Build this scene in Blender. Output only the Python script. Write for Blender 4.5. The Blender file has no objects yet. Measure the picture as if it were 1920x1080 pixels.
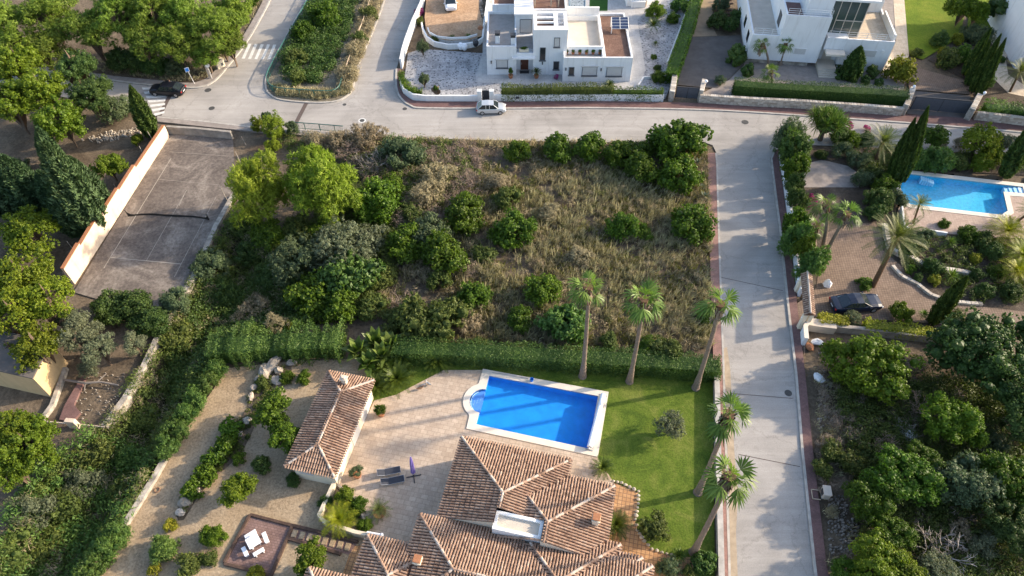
import bpy, math, random
import numpy as np
from mathutils import Vector, Matrix
from mathutils.geometry import tessellate_polygon

# ------------------------------------------------------------------ camera, sky, sun, exposure
S = bpy.context.scene
COL = S.collection
CH = 58.0
PITCH = math.radians(50.5)
FPX = 1331.0
cam = bpy.data.objects.new('camera', bpy.data.cameras.new('camera'))
COL.objects.link(cam)
cam.location = (0, 0, CH)
cam.rotation_euler = (math.pi/2 - PITCH, 0, 0)
cam.data.sensor_width = 36.0
cam.data.lens = 36.0 * FPX / 1920.0
cam.data.clip_start = 0.5
cam.data.clip_end = 3000
S.camera = cam

SUN_EL = math.radians(23.0)
SUN_AZ = math.radians(12.8)          # angle of the sun from +X towards +Y
world = bpy.data.worlds.new('World')
S.world = world
world.use_nodes = True
wn = world.node_tree.nodes
wl = world.node_tree.links
sky = wn.new('ShaderNodeTexSky')
sky.sky_type = 'NISHITA'
sky.sun_disc = False
sky.sun_elevation = SUN_EL
sky.sun_rotation = math.pi/2 - SUN_AZ
sky.air_density = 1.0
sky.dust_density = 2.2
wl.new(sky.outputs[0], wn['Background'].inputs[0])
wn['Background'].inputs[1].default_value = 0.15
sun = bpy.data.objects.new('sun', bpy.data.lights.new('sun', 'SUN'))
COL.objects.link(sun)
sun.data.energy = 3.05
sun.data.angle = math.radians(1.2)
sun.data.color = (1.0, 0.84, 0.64)
sdir = Vector((math.cos(SUN_EL)*math.cos(SUN_AZ), math.cos(SUN_EL)*math.sin(SUN_AZ), math.sin(SUN_EL)))
sun.rotation_euler = sdir.to_track_quat('Z', 'Y').to_euler()
sun.location = (60, 40, 60)
S.view_settings.view_transform = 'Standard'
S.view_settings.look = 'None'
S.view_settings.gamma = 1.0
S.view_settings.exposure = 1.36
S.cycles.use_denoising = True
S.cycles.max_bounces = 6
S.cycles.transparent_max_bounces = 8

# ------------------------------------------------------------------ survey: turning photo measurements into ground positions
cP, sP = math.cos(PITCH), math.sin(PITCH)
def at(u, v, z=0.0):
    x = (u-960.0)/FPX; y = (v-540.0)/FPX
    d = np.array([x, cP - y*sP, -sP - y*cP])
    t = (z-CH)/d[2]
    return Vector((d[0]*t, d[1]*t, z))
def mpp(u, v, z=0.0):
    p = at(u, v, z)
    return (p.y*cP + (CH-z)*sP)/FPX        # metres per pixel
def top_at(base, u, v):
    y = (v-540.0)/FPX
    t = base.y/(cP - y*sP)
    return Vector(((u-960.0)/FPX*t, base.y, CH + (-sP - y*cP)*t))
def P2(pts, z=0.0):
    return [at(u, v, z).to_2d() for u, v in pts]
def inside(x, y, poly):
    """vectorised point in polygon"""
    x = np.asarray(x, float); y = np.asarray(y, float)
    r = np.zeros(x.shape, bool)
    n = len(poly)
    for i in range(n):
        x1, y1 = poly[i][0], poly[i][1]; x2, y2 = poly[(i+1) % n][0], poly[(i+1) % n][1]
        c = ((y1 > y) != (y2 > y)) & (x < (x2-x1)*(y-y1)/((y2-y1) if y2 != y1 else 1e-9)+x1)
        r ^= c
    return r
def edge_dist(x, y, poly):
    x = np.asarray(x, float); y = np.asarray(y, float)
    d = np.full(x.shape, 1e9)
    n = len(poly)
    for i in range(n):
        ax, ay = poly[i][0], poly[i][1]; bx, by = poly[(i+1) % n][0]-ax, poly[(i+1) % n][1]-ay
        L = bx*bx+by*by+1e-12
        t = np.clip(((x-ax)*bx+(y-ay)*by)/L, 0, 1)
        d = np.minimum(d, np.hypot(x-ax-t*bx, y-ay-t*by))
    return d
def area(poly):
    return 0.5*sum(poly[i][0]*poly[(i+1) % len(poly)][1]-poly[(i+1) % len(poly)][0]*poly[i][1] for i in range(len(poly)))
def offset(poly, d):
    """grow a polygon outwards by d"""
    if area(poly) < 0: poly = poly[::-1]
    out = []
    n = len(poly)
    for i in range(n):
        p, q, r = Vector(poly[i-1]), Vector(poly[i]), Vector(poly[(i+1) % n])
        a = (q-p).normalized(); b = (r-q).normalized()
        na = Vector((a.y, -a.x)); nb = Vector((b.y, -b.x))
        m = (na+nb)
        m = m/max(m.length_squared, 0.35)*2
        out.append(q + m*d)
    return out
def smooth(pts, k=4):
    """Catmull-Rom through a list of 2D points"""
    out = []
    P = [Vector(p) for p in pts]
    for i in range(len(P)-1):
        p0 = P[max(i-1, 0)]; p1 = P[i]; p2 = P[i+1]; p3 = P[min(i+2, len(P)-1)]
        for j in range(k):
            t = j/k
            out.append(0.5*((2*p1)+(p2-p0)*t+(2*p0-5*p1+4*p2-p3)*t*t+(3*p1-p0-3*p2+p3)*t**3))
    out.append(P[-1])
    return out
RAV = P2([(440,400),(500,455),(560,520),(640,590),(560,610),(420,640),(385,690),(300,850),(232,985),(170,1100),(90,1200),(-80,1200),(40,950),(200,795),(262,700),(325,590),(380,500)])
def gz(x, y):
    i = inside(x, y, RAV)
    return np.where(i, -2.6*np.clip(edge_dist(x, y, RAV)/3.0, 0, 1)**0.8, 0.0)
def atg(u, v, dz=0.0):
    z = 0.0
    for _ in range(8):
        p = at(u, v, z+dz)
        z = 0.5*z+0.5*float(gz(p.x, p.y))
    return at(u, v, z+dz)

# ------------------------------------------------------------------ materials
MATS = {}
def _noise(nt, scale, detail=4.0, rough=0.6, dist=0.0, vec=None):
    n = nt.nodes.new('ShaderNodeTexNoise')
    n.inputs['Scale'].default_value = scale; n.inputs['Detail'].default_value = detail
    n.inputs['Roughness'].default_value = rough; n.inputs['Distortion'].default_value = dist
    if vec is not None: nt.links.new(vec, n.inputs['Vector'])
    return n
def _ramp(nt, src, stops):
    r = nt.nodes.new('ShaderNodeValToRGB')
    e = r.color_ramp.elements
    while len(e) < len(stops): e.new(0.5)
    for k, (p, c) in enumerate(stops):
        e[k].position = p; e[k].color = (*c, 1) if len(c) == 3 else c
    nt.links.new(src, r.inputs[0])
    return r
def _mix(nt, fac, a, b, mode='MIX'):
    m = nt.nodes.new('ShaderNodeMix'); m.data_type = 'RGBA'; m.blend_type = mode
    for s, k in ((fac, 0), (a, 6), (b, 7)):
        if hasattr(s, 'links'): nt.links.new(s, m.inputs[k])
        elif isinstance(s, (int, float)): m.inputs[k].default_value = s
        else: m.inputs[k].default_value = (*s, 1)
    return m.outputs[2]
def _pos(nt, rot=0.0, obj=False):
    if obj:
        g = nt.nodes.new('ShaderNodeTexCoord').outputs['Object']
    else:
        g = nt.nodes.new('ShaderNodeNewGeometry').outputs['Position']
    if rot:
        m = nt.nodes.new('ShaderNodeMapping'); m.inputs['Rotation'].default_value = (0, 0, rot)
        nt.links.new(g, m.inputs[0]); return m.outputs[0]
    return g
def newmat(name, rough=0.8, spec=0.3, metal=0.0):
    m = bpy.data.materials.new(name); m.use_nodes = True
    b = m.node_tree.nodes['Principled BSDF']
    b.inputs['Roughness'].default_value = rough
    b.inputs['Specular IOR Level'].default_value = spec
    b.inputs['Metallic'].default_value = metal
    MATS[name] = m
    return m, m.node_tree, b
def _bump(nt, b, h, strength, dist):
    n = nt.nodes.new('ShaderNodeBump'); n.inputs['Strength'].default_value = strength; n.inputs['Distance'].default_value = dist
    nt.links.new(h, n.inputs['Height']); nt.links.new(n.outputs[0], b.inputs['Normal'])
def plain(name, col, rough=0.6, spec=0.4, metal=0.0, var=0.12, scale=3.0, bump=0.0, obj=True, coat=0.0):
    m, nt, b = newmat(name, rough, spec, metal)
    v = _pos(nt, obj=obj)
    n = _noise(nt, scale, 5, 0.65, vec=v)
    lo = tuple(c*(1-var) for c in col); hi = tuple(min(1, c*(1+var)) for c in col)
    r = _ramp(nt, n.outputs[0], [(0.3, lo), (0.7, hi)])
    c = r.outputs[0]
    if name.endswith('_wall'):
        mp = nt.nodes.new('ShaderNodeMapping'); mp.inputs['Scale'].default_value = (2.6, 2.6, 0.22); nt.links.new(v, mp.inputs[0])
        sn = _noise(nt, 1.0, 5, 0.65, 0.1, mp.outputs[0])
        sr = _ramp(nt, sn.outputs[0], [(0.30, (0.80, 0.785, 0.76)), (0.47, (1, 1, 1))])
        c = _mix(nt, 0.7, c, sr.outputs[0], 'MULTIPLY')
    nt.links.new(c, b.inputs['Base Color'])
    if bump: _bump(nt, b, n.outputs[0], 0.5, bump)
    if coat: b.inputs['Coat Weight'].default_value = coat
    return m
def ground(name, cols, scale=0.35, fine=6.0, rough=0.95, bump=0.05, dist=0.6, speck=None):
    """patchy ground: three colours over large blotches, fine grain on top, optional stones"""
    m, nt, b = newmat(name, rough, 0.15)
    v = _pos(nt)
    n = _noise(nt, scale, 7, 0.68, dist, v)
    r = _ramp(nt, n.outputs[0], [(0.32, cols[0]), (0.5, cols[1]), (0.68, cols[2])])
    f = _noise(nt, fine, 6, 0.7, 0, v)
    fr = _ramp(nt, f.outputs[0], [(0.3, (0.6, 0.6, 0.6)), (0.7, (1.35, 1.35, 1.35))])
    c = _mix(nt, 1.0, r.outputs[0], fr.outputs[0], 'MULTIPLY')
    if speck:
        vo = nt.nodes.new('ShaderNodeTexVoronoi'); vo.inputs['Scale'].default_value = speck[1]
        nt.links.new(v, vo.inputs['Vector'])
        sp = _ramp(nt, vo.outputs['Distance'], [(speck[2], (1, 1, 1)), (speck[2]+0.12, (0, 0, 0))])
        c = _mix(nt, sp.outputs[0], c, speck[0])
    nt.links.new(c, b.inputs['Base Color'])
    _bump(nt, b, f.outputs[0], 0.8, bump)
    return m
def paving(name, c1, c2, mortar, w, h, rot=0.0, msize=0.02, stain=0.35, offset_=0.5, rough=0.8, bump=0.01):
    m, nt, b = newmat(name, rough, 0.25)
    v = _pos(nt, rot)
    br = nt.nodes.new('ShaderNodeTexBrick')
    br.offset = offset_
    br.inputs['Scale'].default_value = 1.0
    br.inputs['Brick Width'].default_value = w; br.inputs['Row Height'].default_value = h
    br.inputs['Mortar Size'].default_value = msize; br.inputs['Mortar Smooth'].default_value = 0.2
    br.inputs['Color1'].default_value = (*c1, 1); br.inputs['Color2'].default_value = (*c2, 1); br.inputs['Mortar'].default_value = (*mortar, 1)
    nt.links.new(v, br.inputs['Vector'])
    n = _noise(nt, 0.5, 7, 0.7, 0.5, _pos(nt))
    r = _ramp(nt, n.outputs[0], [(0.3, (1-stain,)*3), (0.65, (1+stain*0.5,)*3)])
    c = _mix(nt, 1.0, br.outputs[0], r.outputs[0], 'MULTIPLY')
    f = _noise(nt, 5, 5, 0.7, 0, _pos(nt))
    r2 = _ramp(nt, f.outputs[0], [(0.3, (0.85,)*3), (0.7, (1.15,)*3)])
    c = _mix(nt, 1.0, c, r2.outputs[0], 'MULTIPLY')
    nt.links.new(c, b.inputs['Base Color'])
    _bump(nt, b, br.outputs['Fac'], -0.5, bump)
    return m
def tinted(name, c0, c1, rough=0.6, transl=0.0, tcol=None, objvar=0.12, spec=0.25):
    """colour from each face's own 'tint' value, shifted a little per object; used for leaves, tiles, stones"""
    m, nt, b = newmat(name, rough, spec)
    a = nt.nodes.new('ShaderNodeAttribute'); a.attribute_name = 'tint'
    r = _ramp(nt, a.outputs['Fac'], [(0.0, c0), (1.0, c1)])
    oi = nt.nodes.new('ShaderNodeObjectInfo')
    hs = nt.nodes.new('ShaderNodeHueSaturation')
    mr = nt.nodes.new('ShaderNodeMapRange'); mr.inputs[3].default_value = 1-objvar*1.6; mr.inputs[4].default_value = 1+objvar*1.6
    nt.links.new(oi.outputs['Random'], mr.inputs[0]); nt.links.new(mr.outputs[0], hs.inputs['Value'])
    mr2 = nt.nodes.new('ShaderNodeMapRange'); mr2.inputs[3].default_value = 0.5-objvar*0.10; mr2.inputs[4].default_value = 0.5+objvar*0.10
    ml = nt.nodes.new('ShaderNodeMath'); ml.operation = 'FRACT'
    mm = nt.nodes.new('ShaderNodeMath'); mm.operation = 'MULTIPLY'; mm.inputs[1].default_value = 7.31
    nt.links.new(oi.outputs['Random'], mm.inputs[0]); nt.links.new(mm.outputs[0], ml.inputs[0]); nt.links.new(ml.outputs[0], mr2.inputs[0])
    nt.links.new(mr2.outputs[0], hs.inputs['Hue'])
    nt.links.new(r.outputs[0], hs.inputs['Color'])
    nt.links.new(hs.outputs[0], b.inputs['Base Color'])
    if transl:
        t = nt.nodes.new('ShaderNodeBsdfTranslucent')
        mx = nt.nodes.new('ShaderNodeMixShader'); mx.inputs[0].default_value = transl
        tc = _mix(nt, 1.0, hs.outputs[0], tcol or (1.3, 1.5, 0.5), 'MULTIPLY')
        nt.links.new(tc, t.inputs[0])
        nt.links.new(b.outputs[0], mx.inputs[1]); nt.links.new(t.outputs[0], mx.inputs[2])
        nt.links.new(mx.outputs[0], nt.nodes['Material Output'].inputs[0])
    return m

# ------------------------------------------------------------------ mesh builder
class MB:
    def __init__(s): s.v = []; s.f = []; s.m = []; s.t = []
    def add(s, verts, faces, mi=0, t=0.5):
        o = len(s.v)
        s.v += [tuple(p) for p in verts]
        for f in faces:
            s.f.append(tuple(i+o for i in f)); s.m.append(mi); s.t.append(t)
    def box(s, c, d, rz=0.0, mi=0, t=0.5, bev=0.0):
        """box centred at c with size d, turned about z; bev chamfers the upright and top edges"""
        cx, cy, cz = c; x, y, z = d[0]/2, d[1]/2, d[2]/2
        ca, sa = math.cos(rz), math.sin(rz)
        def T(px, py, pz): return (cx+px*ca-py*sa, cy+px*sa+py*ca, cz+pz)
        if bev <= 0:
            V = [T(*p) for p in ((-x,-y,-z),(x,-y,-z),(x,y,-z),(-x,y,-z),(-x,-y,z),(x,-y,z),(x,y,z),(-x,y,z))]
            s.add(V, [(0,3,2,1),(4,5,6,7),(0,1,5,4),(1,2,6,5),(2,3,7,6),(3,0,4,7)], mi, t)
        else:
            b = min(bev, x*.9, y*.9, z*1.8)
            ring = [(-x+b,-y),(x-b,-y),(x,-y+b),(x,y-b),(x-b,y),(-x+b,y),(-x,y-b),(-x,-y+b)]
            ins = [(-x+b,-y+b),(x-b,-y+b),(x-b,-y+b),(x-b,y-b),(x-b,y-b),(-x+b,y-b),(-x+b,y-b),(-x+b,-y+b)]
            V = [T(p[0],p[1],-z) for p in ring]+[T(p[0],p[1],z-b) for p in ring]+[T(*ins[k],z) for k in (0,2,4,6)]
            F = [tuple(range(7,-1,-1))]+[(i,(i+1)%8,8+(i+1)%8,8+i) for i in range(8)]
            top = [16,16,17,17,18,18,19,19]
            mp = {0:16,1:17,2:17,3:18,4:18,5:19,6:19,7:16}
            for i in range(8):
                j = (i+1)%8
                F.append((8+i,8+j,mp[j],mp[i]) if mp[i]!=mp[j] else (8+i,8+j,mp[i]))
            F.append((16,17,18,19))
            s.add(V, F, mi, t)
    def prism(s, poly, z0, z1, mi=0, t=0.5, side=None, holes=(), bottom=False):
        if area(poly) < 0: poly = poly[::-1]
        n = len(poly)
        V = [(p[0], p[1], z1) for p in poly]
        loops = [[Vector((p[0], p[1], 0)) for p in poly]]
        for h in holes:
            h = h[::-1] if area(h) > 0 else h
            loops.append([Vector((p[0], p[1], 0)) for p in h]); V += [(p[0], p[1], z1) for p in h]
        tri = tessellate_polygon(loops) if holes else []
        T = [] if holes else [tuple(range(n))]
        for a, b, c in tri:
            A, B, C = V[a], V[b], V[c]
            if (B[0]-A[0])*(C[1]-A[1])-(B[1]-A[1])*(C[0]-A[0]) < 0: a, b, c = a, c, b
            T.append((a, b, c))
        s.add(V, T, mi, t)
        if z0 is not None and z0 < z1:
            if bottom: s.add([(p[0], p[1], z0) for p in poly], [tuple(reversed(range(n)))] if not holes else [], mi, t)
            o = 0
            for lp in loops:
                k = len(lp)
                s.add([(p.x, p.y, z0) for p in lp]+[(p.x, p.y, z1) for p in lp], [(i, (i+1) % k, k+(i+1) % k, k+i) for i in range(k)], mi if side is None else side, t)
    def tube(s, pts, rad, n=6, mi=0, t=0.5, cap=True):
        pts = [Vector(p) for p in pts]
        rings = []
        for i, p in enumerate(pts):
            d = (pts[min(i+1, len(pts)-1)]-pts[max(i-1, 0)]).normalized()
            a = d.cross(Vector((0, 0, 1)) if abs(d.z) < 0.9 else Vector((1, 0, 0))).normalized(); b = d.cross(a)
            r = rad[i] if hasattr(rad, '__len__') else rad
            rings.append([p+a*(r*math.cos(k*2*math.pi/n))+b*(r*math.sin(k*2*math.pi/n)) for k in range(n)])
        V = [q for r in rings for q in r]
        F = []
        for i in range(len(pts)-1):
            for k in range(n):
                F.append((i*n+k, i*n+(k+1) % n, (i+1)*n+(k+1) % n, (i+1)*n+k))
        if cap: F += [tuple(range(n)), tuple(reversed(range((len(pts)-1)*n, len(pts)*n)))]
        s.add(V, F, mi, t)
    def lathe(s, prof, n=12, c=(0,0,0), mi=0, t=0.5):
        V = []; F = []
        for r, z in prof:
            V += [(c[0]+r*math.cos(k*2*math.pi/n), c[1]+r*math.sin(k*2*math.pi/n), c[2]+z) for k in range(n)]
        for i in range(len(prof)-1):
            for k in range(n): F.append((i*n+k, i*n+(k+1) % n, (i+1)*n+(k+1) % n, (i+1)*n+k))
        F += [tuple(reversed(range(n))), tuple(range((len(prof)-1)*n, len(prof)*n))]
        s.add(V, F, mi, t)
    def ball(s, c, r, n=8, mi=0, t=0.5, sq=(1,1,1), rng=None, jit=0.0):
        V = []; F = []
        for i in range(n+1):
            th = math.pi*i/n
            for k in range(2*n):
                a = math.pi*k/n
                q = 1+(rng.uniform(-jit, jit) if rng else 0)
                V.append((c[0]+r*sq[0]*q*math.sin(th)*math.cos(a), c[1]+r*sq[1]*q*math.sin(th)*math.sin(a), c[2]+r*sq[2]*q*math.cos(th)))
        for i in range(n):
            for k in range(2*n): F.append((i*2*n+k, (i+1)*2*n+k, (i+1)*2*n+(k+1) % (2*n), i*2*n+(k+1) % (2*n)))
        s.add(V, F, mi, t)
    def build(s, name, mats, parent=None, sm=False, origin=None):
        me = bpy.data.meshes.new(name)
        v = s.v
        if origin is not None: v = [(p[0]-origin[0], p[1]-origin[1], p[2]-origin[2]) for p in v]
        me.from_pydata(v, [], s.f)
        for m in (mats if isinstance(mats, (list, tuple)) else [mats]):
            me.materials.append(MATS[m] if isinstance(m, str) else m)
        me.polygons.foreach_set('material_index', s.m)
        a = me.attributes.new('tint', 'FLOAT', 'FACE'); a.data.foreach_set('value', s.t)
        if sm: me.polygons.foreach_set('use_smooth', [True]*len(s.f))
        me.update()
        o = bpy.data.objects.new(name, me)
        if origin is not None: o.location = origin
        COL.objects.link(o)
        if parent is not None: o.parent = parent
        return o
def quads_mesh(name, V, tint, mat, k=4):
    """V: (n*k,3) corner array; one face per k corners"""
    n = len(V)//k
    me = bpy.data.meshes.new(name)
    me.vertices.add(n*k); me.vertices.foreach_set('co', np.asarray(V, np.float32).ravel())
    me.loops.add(n*k); me.loops.foreach_set('vertex_index', np.arange(n*k, dtype=np.int32))
    me.polygons.add(n); me.polygons.foreach_set('loop_start', np.arange(0, n*k, k, dtype=np.int32))
    me.polygons.foreach_set('loop_total', np.full(n, k, np.int32))
    a = me.attributes.new('tint', 'FLOAT', 'FACE'); a.data.foreach_set('value', np.clip(tint, 0, 1).astype(np.float32))
    me.materials.append(MATS[mat] if isinstance(mat, str) else mat)
    me.update(calc_edges=True)
    return me
def link(name, me, parent=None, loc=None, rz=0.0, sc=None):
    o = bpy.data.objects.new(name, me); COL.objects.link(o)
    if parent is not None: o.parent = parent
    if loc is not None: o.location = loc
    if rz: o.rotation_euler[2] = rz
    if sc is not None: o.scale = sc if hasattr(sc, '__len__') else (sc,)*3
    return o
def tag(o, label=None, cat=None, group=None, kind=None):
    if label: o['label'] = label
    if cat: o['category'] = cat
    if group: o['group'] = group
    if kind: o['kind'] = kind
    return o
def empty(name, loc, label, cat, group=None, rz=0.0):
    o = bpy.data.objects.new(name, None); COL.objects.link(o)
    o.location = loc; o.rotation_euler[2] = rz
    o.empty_display_size = 0.3
    return tag(o, label, cat, group)
def sheet(name, poly, z, mat, holes=(), z0=None):
    b = MB(); b.prism(poly, z0, z, holes=holes)
    return tag(b.build(name, mat), kind='structure')
def copy_tree(o, parent=None):
    c = o.copy(); COL.objects.link(c)
    if parent is not None: c.parent = parent
    for ch in list(o.children): copy_tree(ch, c)
    return c
# ------------------------------------------------------------------ material list
HA = math.radians(12.7)      # the tiled villa and its pool are turned this much
def road_mat(name, cols, streak_rot):
    m, nt, b = newmat(name, 0.9, 0.2)
    v = _pos(nt)
    mp = nt.nodes.new('ShaderNodeMapping'); mp.inputs['Rotation'].default_value = (0, 0, streak_rot); mp.inputs['Scale'].default_value = (0.05, 0.9, 1)
    nt.links.new(v, mp.inputs[0])
    st = _noise(nt, 1.6, 6, 0.7, 0.2, mp.outputs[0])
    n = _noise(nt, 0.16, 6, 0.62, 0.8, v)
    r = _ramp(nt, n.outputs[0], [(0.3, cols[0]), (0.5, cols[1]), (0.7, cols[2])])
    sr = _ramp(nt, st.outputs[0], [(0.3, (0.88,)*3), (0.7, (1.1,)*3)])
    c = _mix(nt, 1.0, r.outputs[0], sr.outputs[0], 'MULTIPLY')
    f = _noise(nt, 9, 5, 0.75, 0, v)
    fr = _ramp(nt, f.outputs[0], [(0.3, (0.86,)*3), (0.7, (1.13,)*3)])
    c = _mix(nt, 1.0, c, fr.outputs[0], 'MULTIPLY')
    # old patches and hairline cracks
    vo = nt.nodes.new('ShaderNodeTexVoronoi'); vo.feature = 'DISTANCE_TO_EDGE'; vo.inputs['Scale'].default_value = 0.16
    wv = _noise(nt, 0.9, 5, 0.7, 0, v)
    vm = nt.nodes.new('ShaderNodeVectorMath'); vm.operation = 'ADD'
    vs = nt.nodes.new('ShaderNodeVectorMath'); vs.operation = 'SCALE'; vs.inputs['Scale'].default_value = 2.2
    nt.links.new(wv.outputs['Color'], vs.inputs[0]); nt.links.new(vs.outputs[0], vm.inputs[0]); nt.links.new(v, vm.inputs[1])
    nt.links.new(vm.outputs[0], vo.inputs['Vector'])
    cr = _ramp(nt, vo.outputs['Distance'], [(0.0, (0.45, 0.43, 0.42)), (0.014, (1, 1, 1))])
    c = _mix(nt, 0.34, c, cr.outputs[0], 'MULTIPLY')
    pn = _noise(nt, 0.55, 3, 0.5, 2.5, v)
    pr = _ramp(nt, pn.outputs[0], [(0.30, (0.80,0.79,0.78)), (0.36, (1,1,1)), (0.66, (1,1,1)), (0.72, (1.08,1.07,1.05))])
    c = _mix(nt, 0.45, c, pr.outputs[0], 'MULTIPLY')
    nt.links.new(c, b.inputs['Base Color'])
    _bump(nt, b, f.outputs[0], 0.4, 0.01)
    return m
road_mat('road', [(0.275,0.254,0.23),(0.335,0.31,0.282),(0.39,0.362,0.33)], 0.0)
plain('kerb', (0.40,0.37,0.33), 0.9, 0.2, var=0.25, scale=1.5, obj=False)
plain('marking', (0.62,0.61,0.58), 0.8, 0.2, var=0.18, scale=2.5, obj=False)
plain('worn_line', (0.36,0.32,0.27), 0.9, 0.2, var=0.3, scale=1.4, obj=False)
plain('sand_drift', (0.37,0.295,0.21), 0.95, 0.1, var=0.2, scale=2.0, obj=False)
plain('iron', (0.06,0.058,0.055), 0.7, 0.4, var=0.3, scale=8)
plain('drain', (0.11,0.085,0.075), 0.9, 0.2, var=0.3, scale=6, obj=False)
paving('brick_pavement', (0.155,0.085,0.078), (0.185,0.105,0.095), (0.12,0.08,0.074), 0.22, 0.11, 0.0, 0.012, 0.3)
paving('red_pavement', (0.26,0.145,0.12), (0.30,0.17,0.14), (0.21,0.135,0.115), 0.22, 0.11, 0.0, 0.012, 0.3)
plain('concrete_pavement', (0.27,0.235,0.21), 0.95, 0.15, var=0.22, scale=1.2, obj=False, bump=0.01)
ground('earth', [(0.075,0.055,0.038),(0.13,0.10,0.07),(0.19,0.145,0.10)], 0.25, 4.0, bump=0.08)
ground('pine_floor', [(0.17,0.115,0.08),(0.27,0.19,0.13),(0.34,0.25,0.175)], 0.3, 4.0, bump=0.08)
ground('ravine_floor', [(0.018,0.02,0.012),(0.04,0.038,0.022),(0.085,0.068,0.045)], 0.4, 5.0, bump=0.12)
ground('scrub_floor', [(0.11,0.095,0.07),(0.19,0.165,0.12),(0.27,0.235,0.17)], 0.3, 5.0, bump=0.12)
ground('rubble_floor', [(0.06,0.045,0.036),(0.11,0.085,0.068),(0.18,0.15,0.125)], 0.35, 5.0, bump=0.12, speck=((0.45,0.42,0.38), 2.6, 0.16))
ground('bed_soil', [(0.05,0.04,0.03),(0.085,0.066,0.05),(0.125,0.10,0.075)], 0.4, 5.0, bump=0.1)
ground('court_floor', [(0.10,0.084,0.074),(0.165,0.138,0.118),(0.29,0.25,0.21)], 0.2, 3.0, rough=0.9, bump=0.01, dist=1.6)
ground('white_gravel', [(0.23,0.228,0.232),(0.33,0.326,0.33),(0.44,0.436,0.435)], 0.5, 3.2, bump=0.05, speck=((0.10,0.10,0.11), 2.4, 0.22))
ground('orange_earth', [(0.31,0.195,0.115),(0.40,0.26,0.16),(0.47,0.32,0.205)], 0.4, 4.0, bump=0.03)
ground('gravel', [(0.26,0.19,0.122),(0.335,0.252,0.163),(0.40,0.31,0.21)], 0.35, 5.0, bump=0.04, speck=((0.17,0.135,0.10), 5.0, 0.07))
ground('lawn', [(0.052,0.09,0.012),(0.092,0.135,0.017),(0.16,0.18,0.038)], 0.42, 7.0, bump=0.06, dist=0.8)
ground('lawn_fresh', [(0.08,0.13,0.008),(0.12,0.17,0.012),(0.17,0.20,0.022)], 0.3, 7.0, bump=0.06)
plain('artificial_lawn', (0.030,0.085,0.018), 0.95, 0.1, var=0.15, scale=3, obj=False)
paving('terrace_tile', (0.42,0.325,0.245), (0.49,0.39,0.30), (0.30,0.23,0.175), 0.62, 0.42, HA, 0.016, 0.16, 0.5, 0.7)
paving('brick_path', (0.40,0.215,0.10), (0.48,0.285,0.145), (0.22,0.13,0.075), 0.34, 0.34, HA, 0.03, 0.2, 0.0, 0.8)
paving('red_paver', (0.185,0.115,0.098), (0.24,0.155,0.135), (0.13,0.085,0.075), 0.3, 0.2, HA, 0.02, 0.3)
paving('drive_paver', (0.185,0.128,0.092), (0.235,0.168,0.122), (0.11,0.08,0.062), 0.26, 0.26, 0.1, 0.025, 0.25, 0.0)
paving('grey_paving', (0.40,0.385,0.37), (0.45,0.435,0.42), (0.32,0.31,0.30), 0.6, 0.6, 0.0, 0.012, 0.2, 0.0)
paving('cream_paving', (0.50,0.405,0.30), (0.56,0.465,0.35), (0.40,0.32,0.24), 0.5, 0.5, 0.1, 0.012, 0.15, 0.0)
plain('asphalt_drive', (0.125,0.11,0.10), 0.95, 0.15, var=0.18, scale=0.8, obj=False, bump=0.01)
plain('tan_drive', (0.29,0.215,0.145), 0.95, 0.15, var=0.18, scale=0.8, obj=False, bump=0.01)
paving('pool_deck', (0.36,0.265,0.215), (0.41,0.315,0.255), (0.30,0.22,0.18), 0.3, 0.3, 0.1, 0.012, 0.15, 0.0)
plain('coping', (0.66,0.59,0.50), 0.75, 0.3, var=0.07, scale=1.2, obj=False)
plain('white_wall', (0.76,0.75,0.73), 0.85, 0.2, var=0.05, scale=0.6, obj=False, bump=0.006)
plain('cool_wall', (0.70,0.705,0.715), 0.85, 0.2, var=0.04, scale=0.6, obj=False, bump=0.006)
plain('cream_wall', (0.70,0.61,0.47), 0.88, 0.2, var=0.08, scale=0.8, obj=False, bump=0.008)
plain('peach_wall', (0.62,0.50,0.385), 0.88, 0.2, var=0.14, scale=0.9, obj=False, bump=0.008)
plain('ochre_wall', (0.56,0.40,0.22), 0.88, 0.2, var=0.1, scale=0.8, obj=False, bump=0.008)
plain('grey_wall', (0.30,0.27,0.235), 0.92, 0.2, var=0.35, scale=0.9, obj=False, bump=0.02)
plain('weathered_wall', (0.36,0.32,0.27), 0.92, 0.2, var=0.5, scale=1.6, obj=False, bump=0.02)
plain('terracotta', (0.34,0.15,0.075), 0.8, 0.25, var=0.2, scale=6)
plain('grey_roof', (0.30,0.275,0.255), 0.9, 0.2, var=0.15, scale=1.2, obj=False)
ground('brown_gravel', [(0.13,0.075,0.055),(0.17,0.10,0.075),(0.22,0.135,0.10)], 0.6, 7.0, bump=0.03)
plain('cream_roof', (0.56,0.49,0.40), 0.9, 0.2, var=0.1, scale=0.8, obj=False)
plain('beige_roof', (0.50,0.44,0.37), 0.9, 0.2, var=0.1, scale=1.0, obj=False)
plain('shutter', (0.50,0.49,0.48), 0.6, 0.3, var=0.05)
plain('slate', (0.10,0.105,0.115), 0.6, 0.4, var=0.1)
plain('dark_glass', (0.02,0.024,0.028), 0.12, 0.7, var=0.2, scale=0.6)
plain('green_glass', (0.045,0.065,0.06), 0.08, 0.9, var=0.4, scale=0.35)
plain('dark_metal', (0.035,0.036,0.042), 0.55, 0.5, var=0.12)
plain('gate_metal', (0.085,0.09,0.105), 0.6, 0.4, var=0.1)
plain('white_metal', (0.72,0.72,0.71), 0.45, 0.5, var=0.04)
plain('steel', (0.42,0.42,0.43), 0.4, 0.5, 0.6, var=0.1)
plain('green_metal', (0.030,0.12,0.095), 0.5, 0.4, var=0.15)
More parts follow.
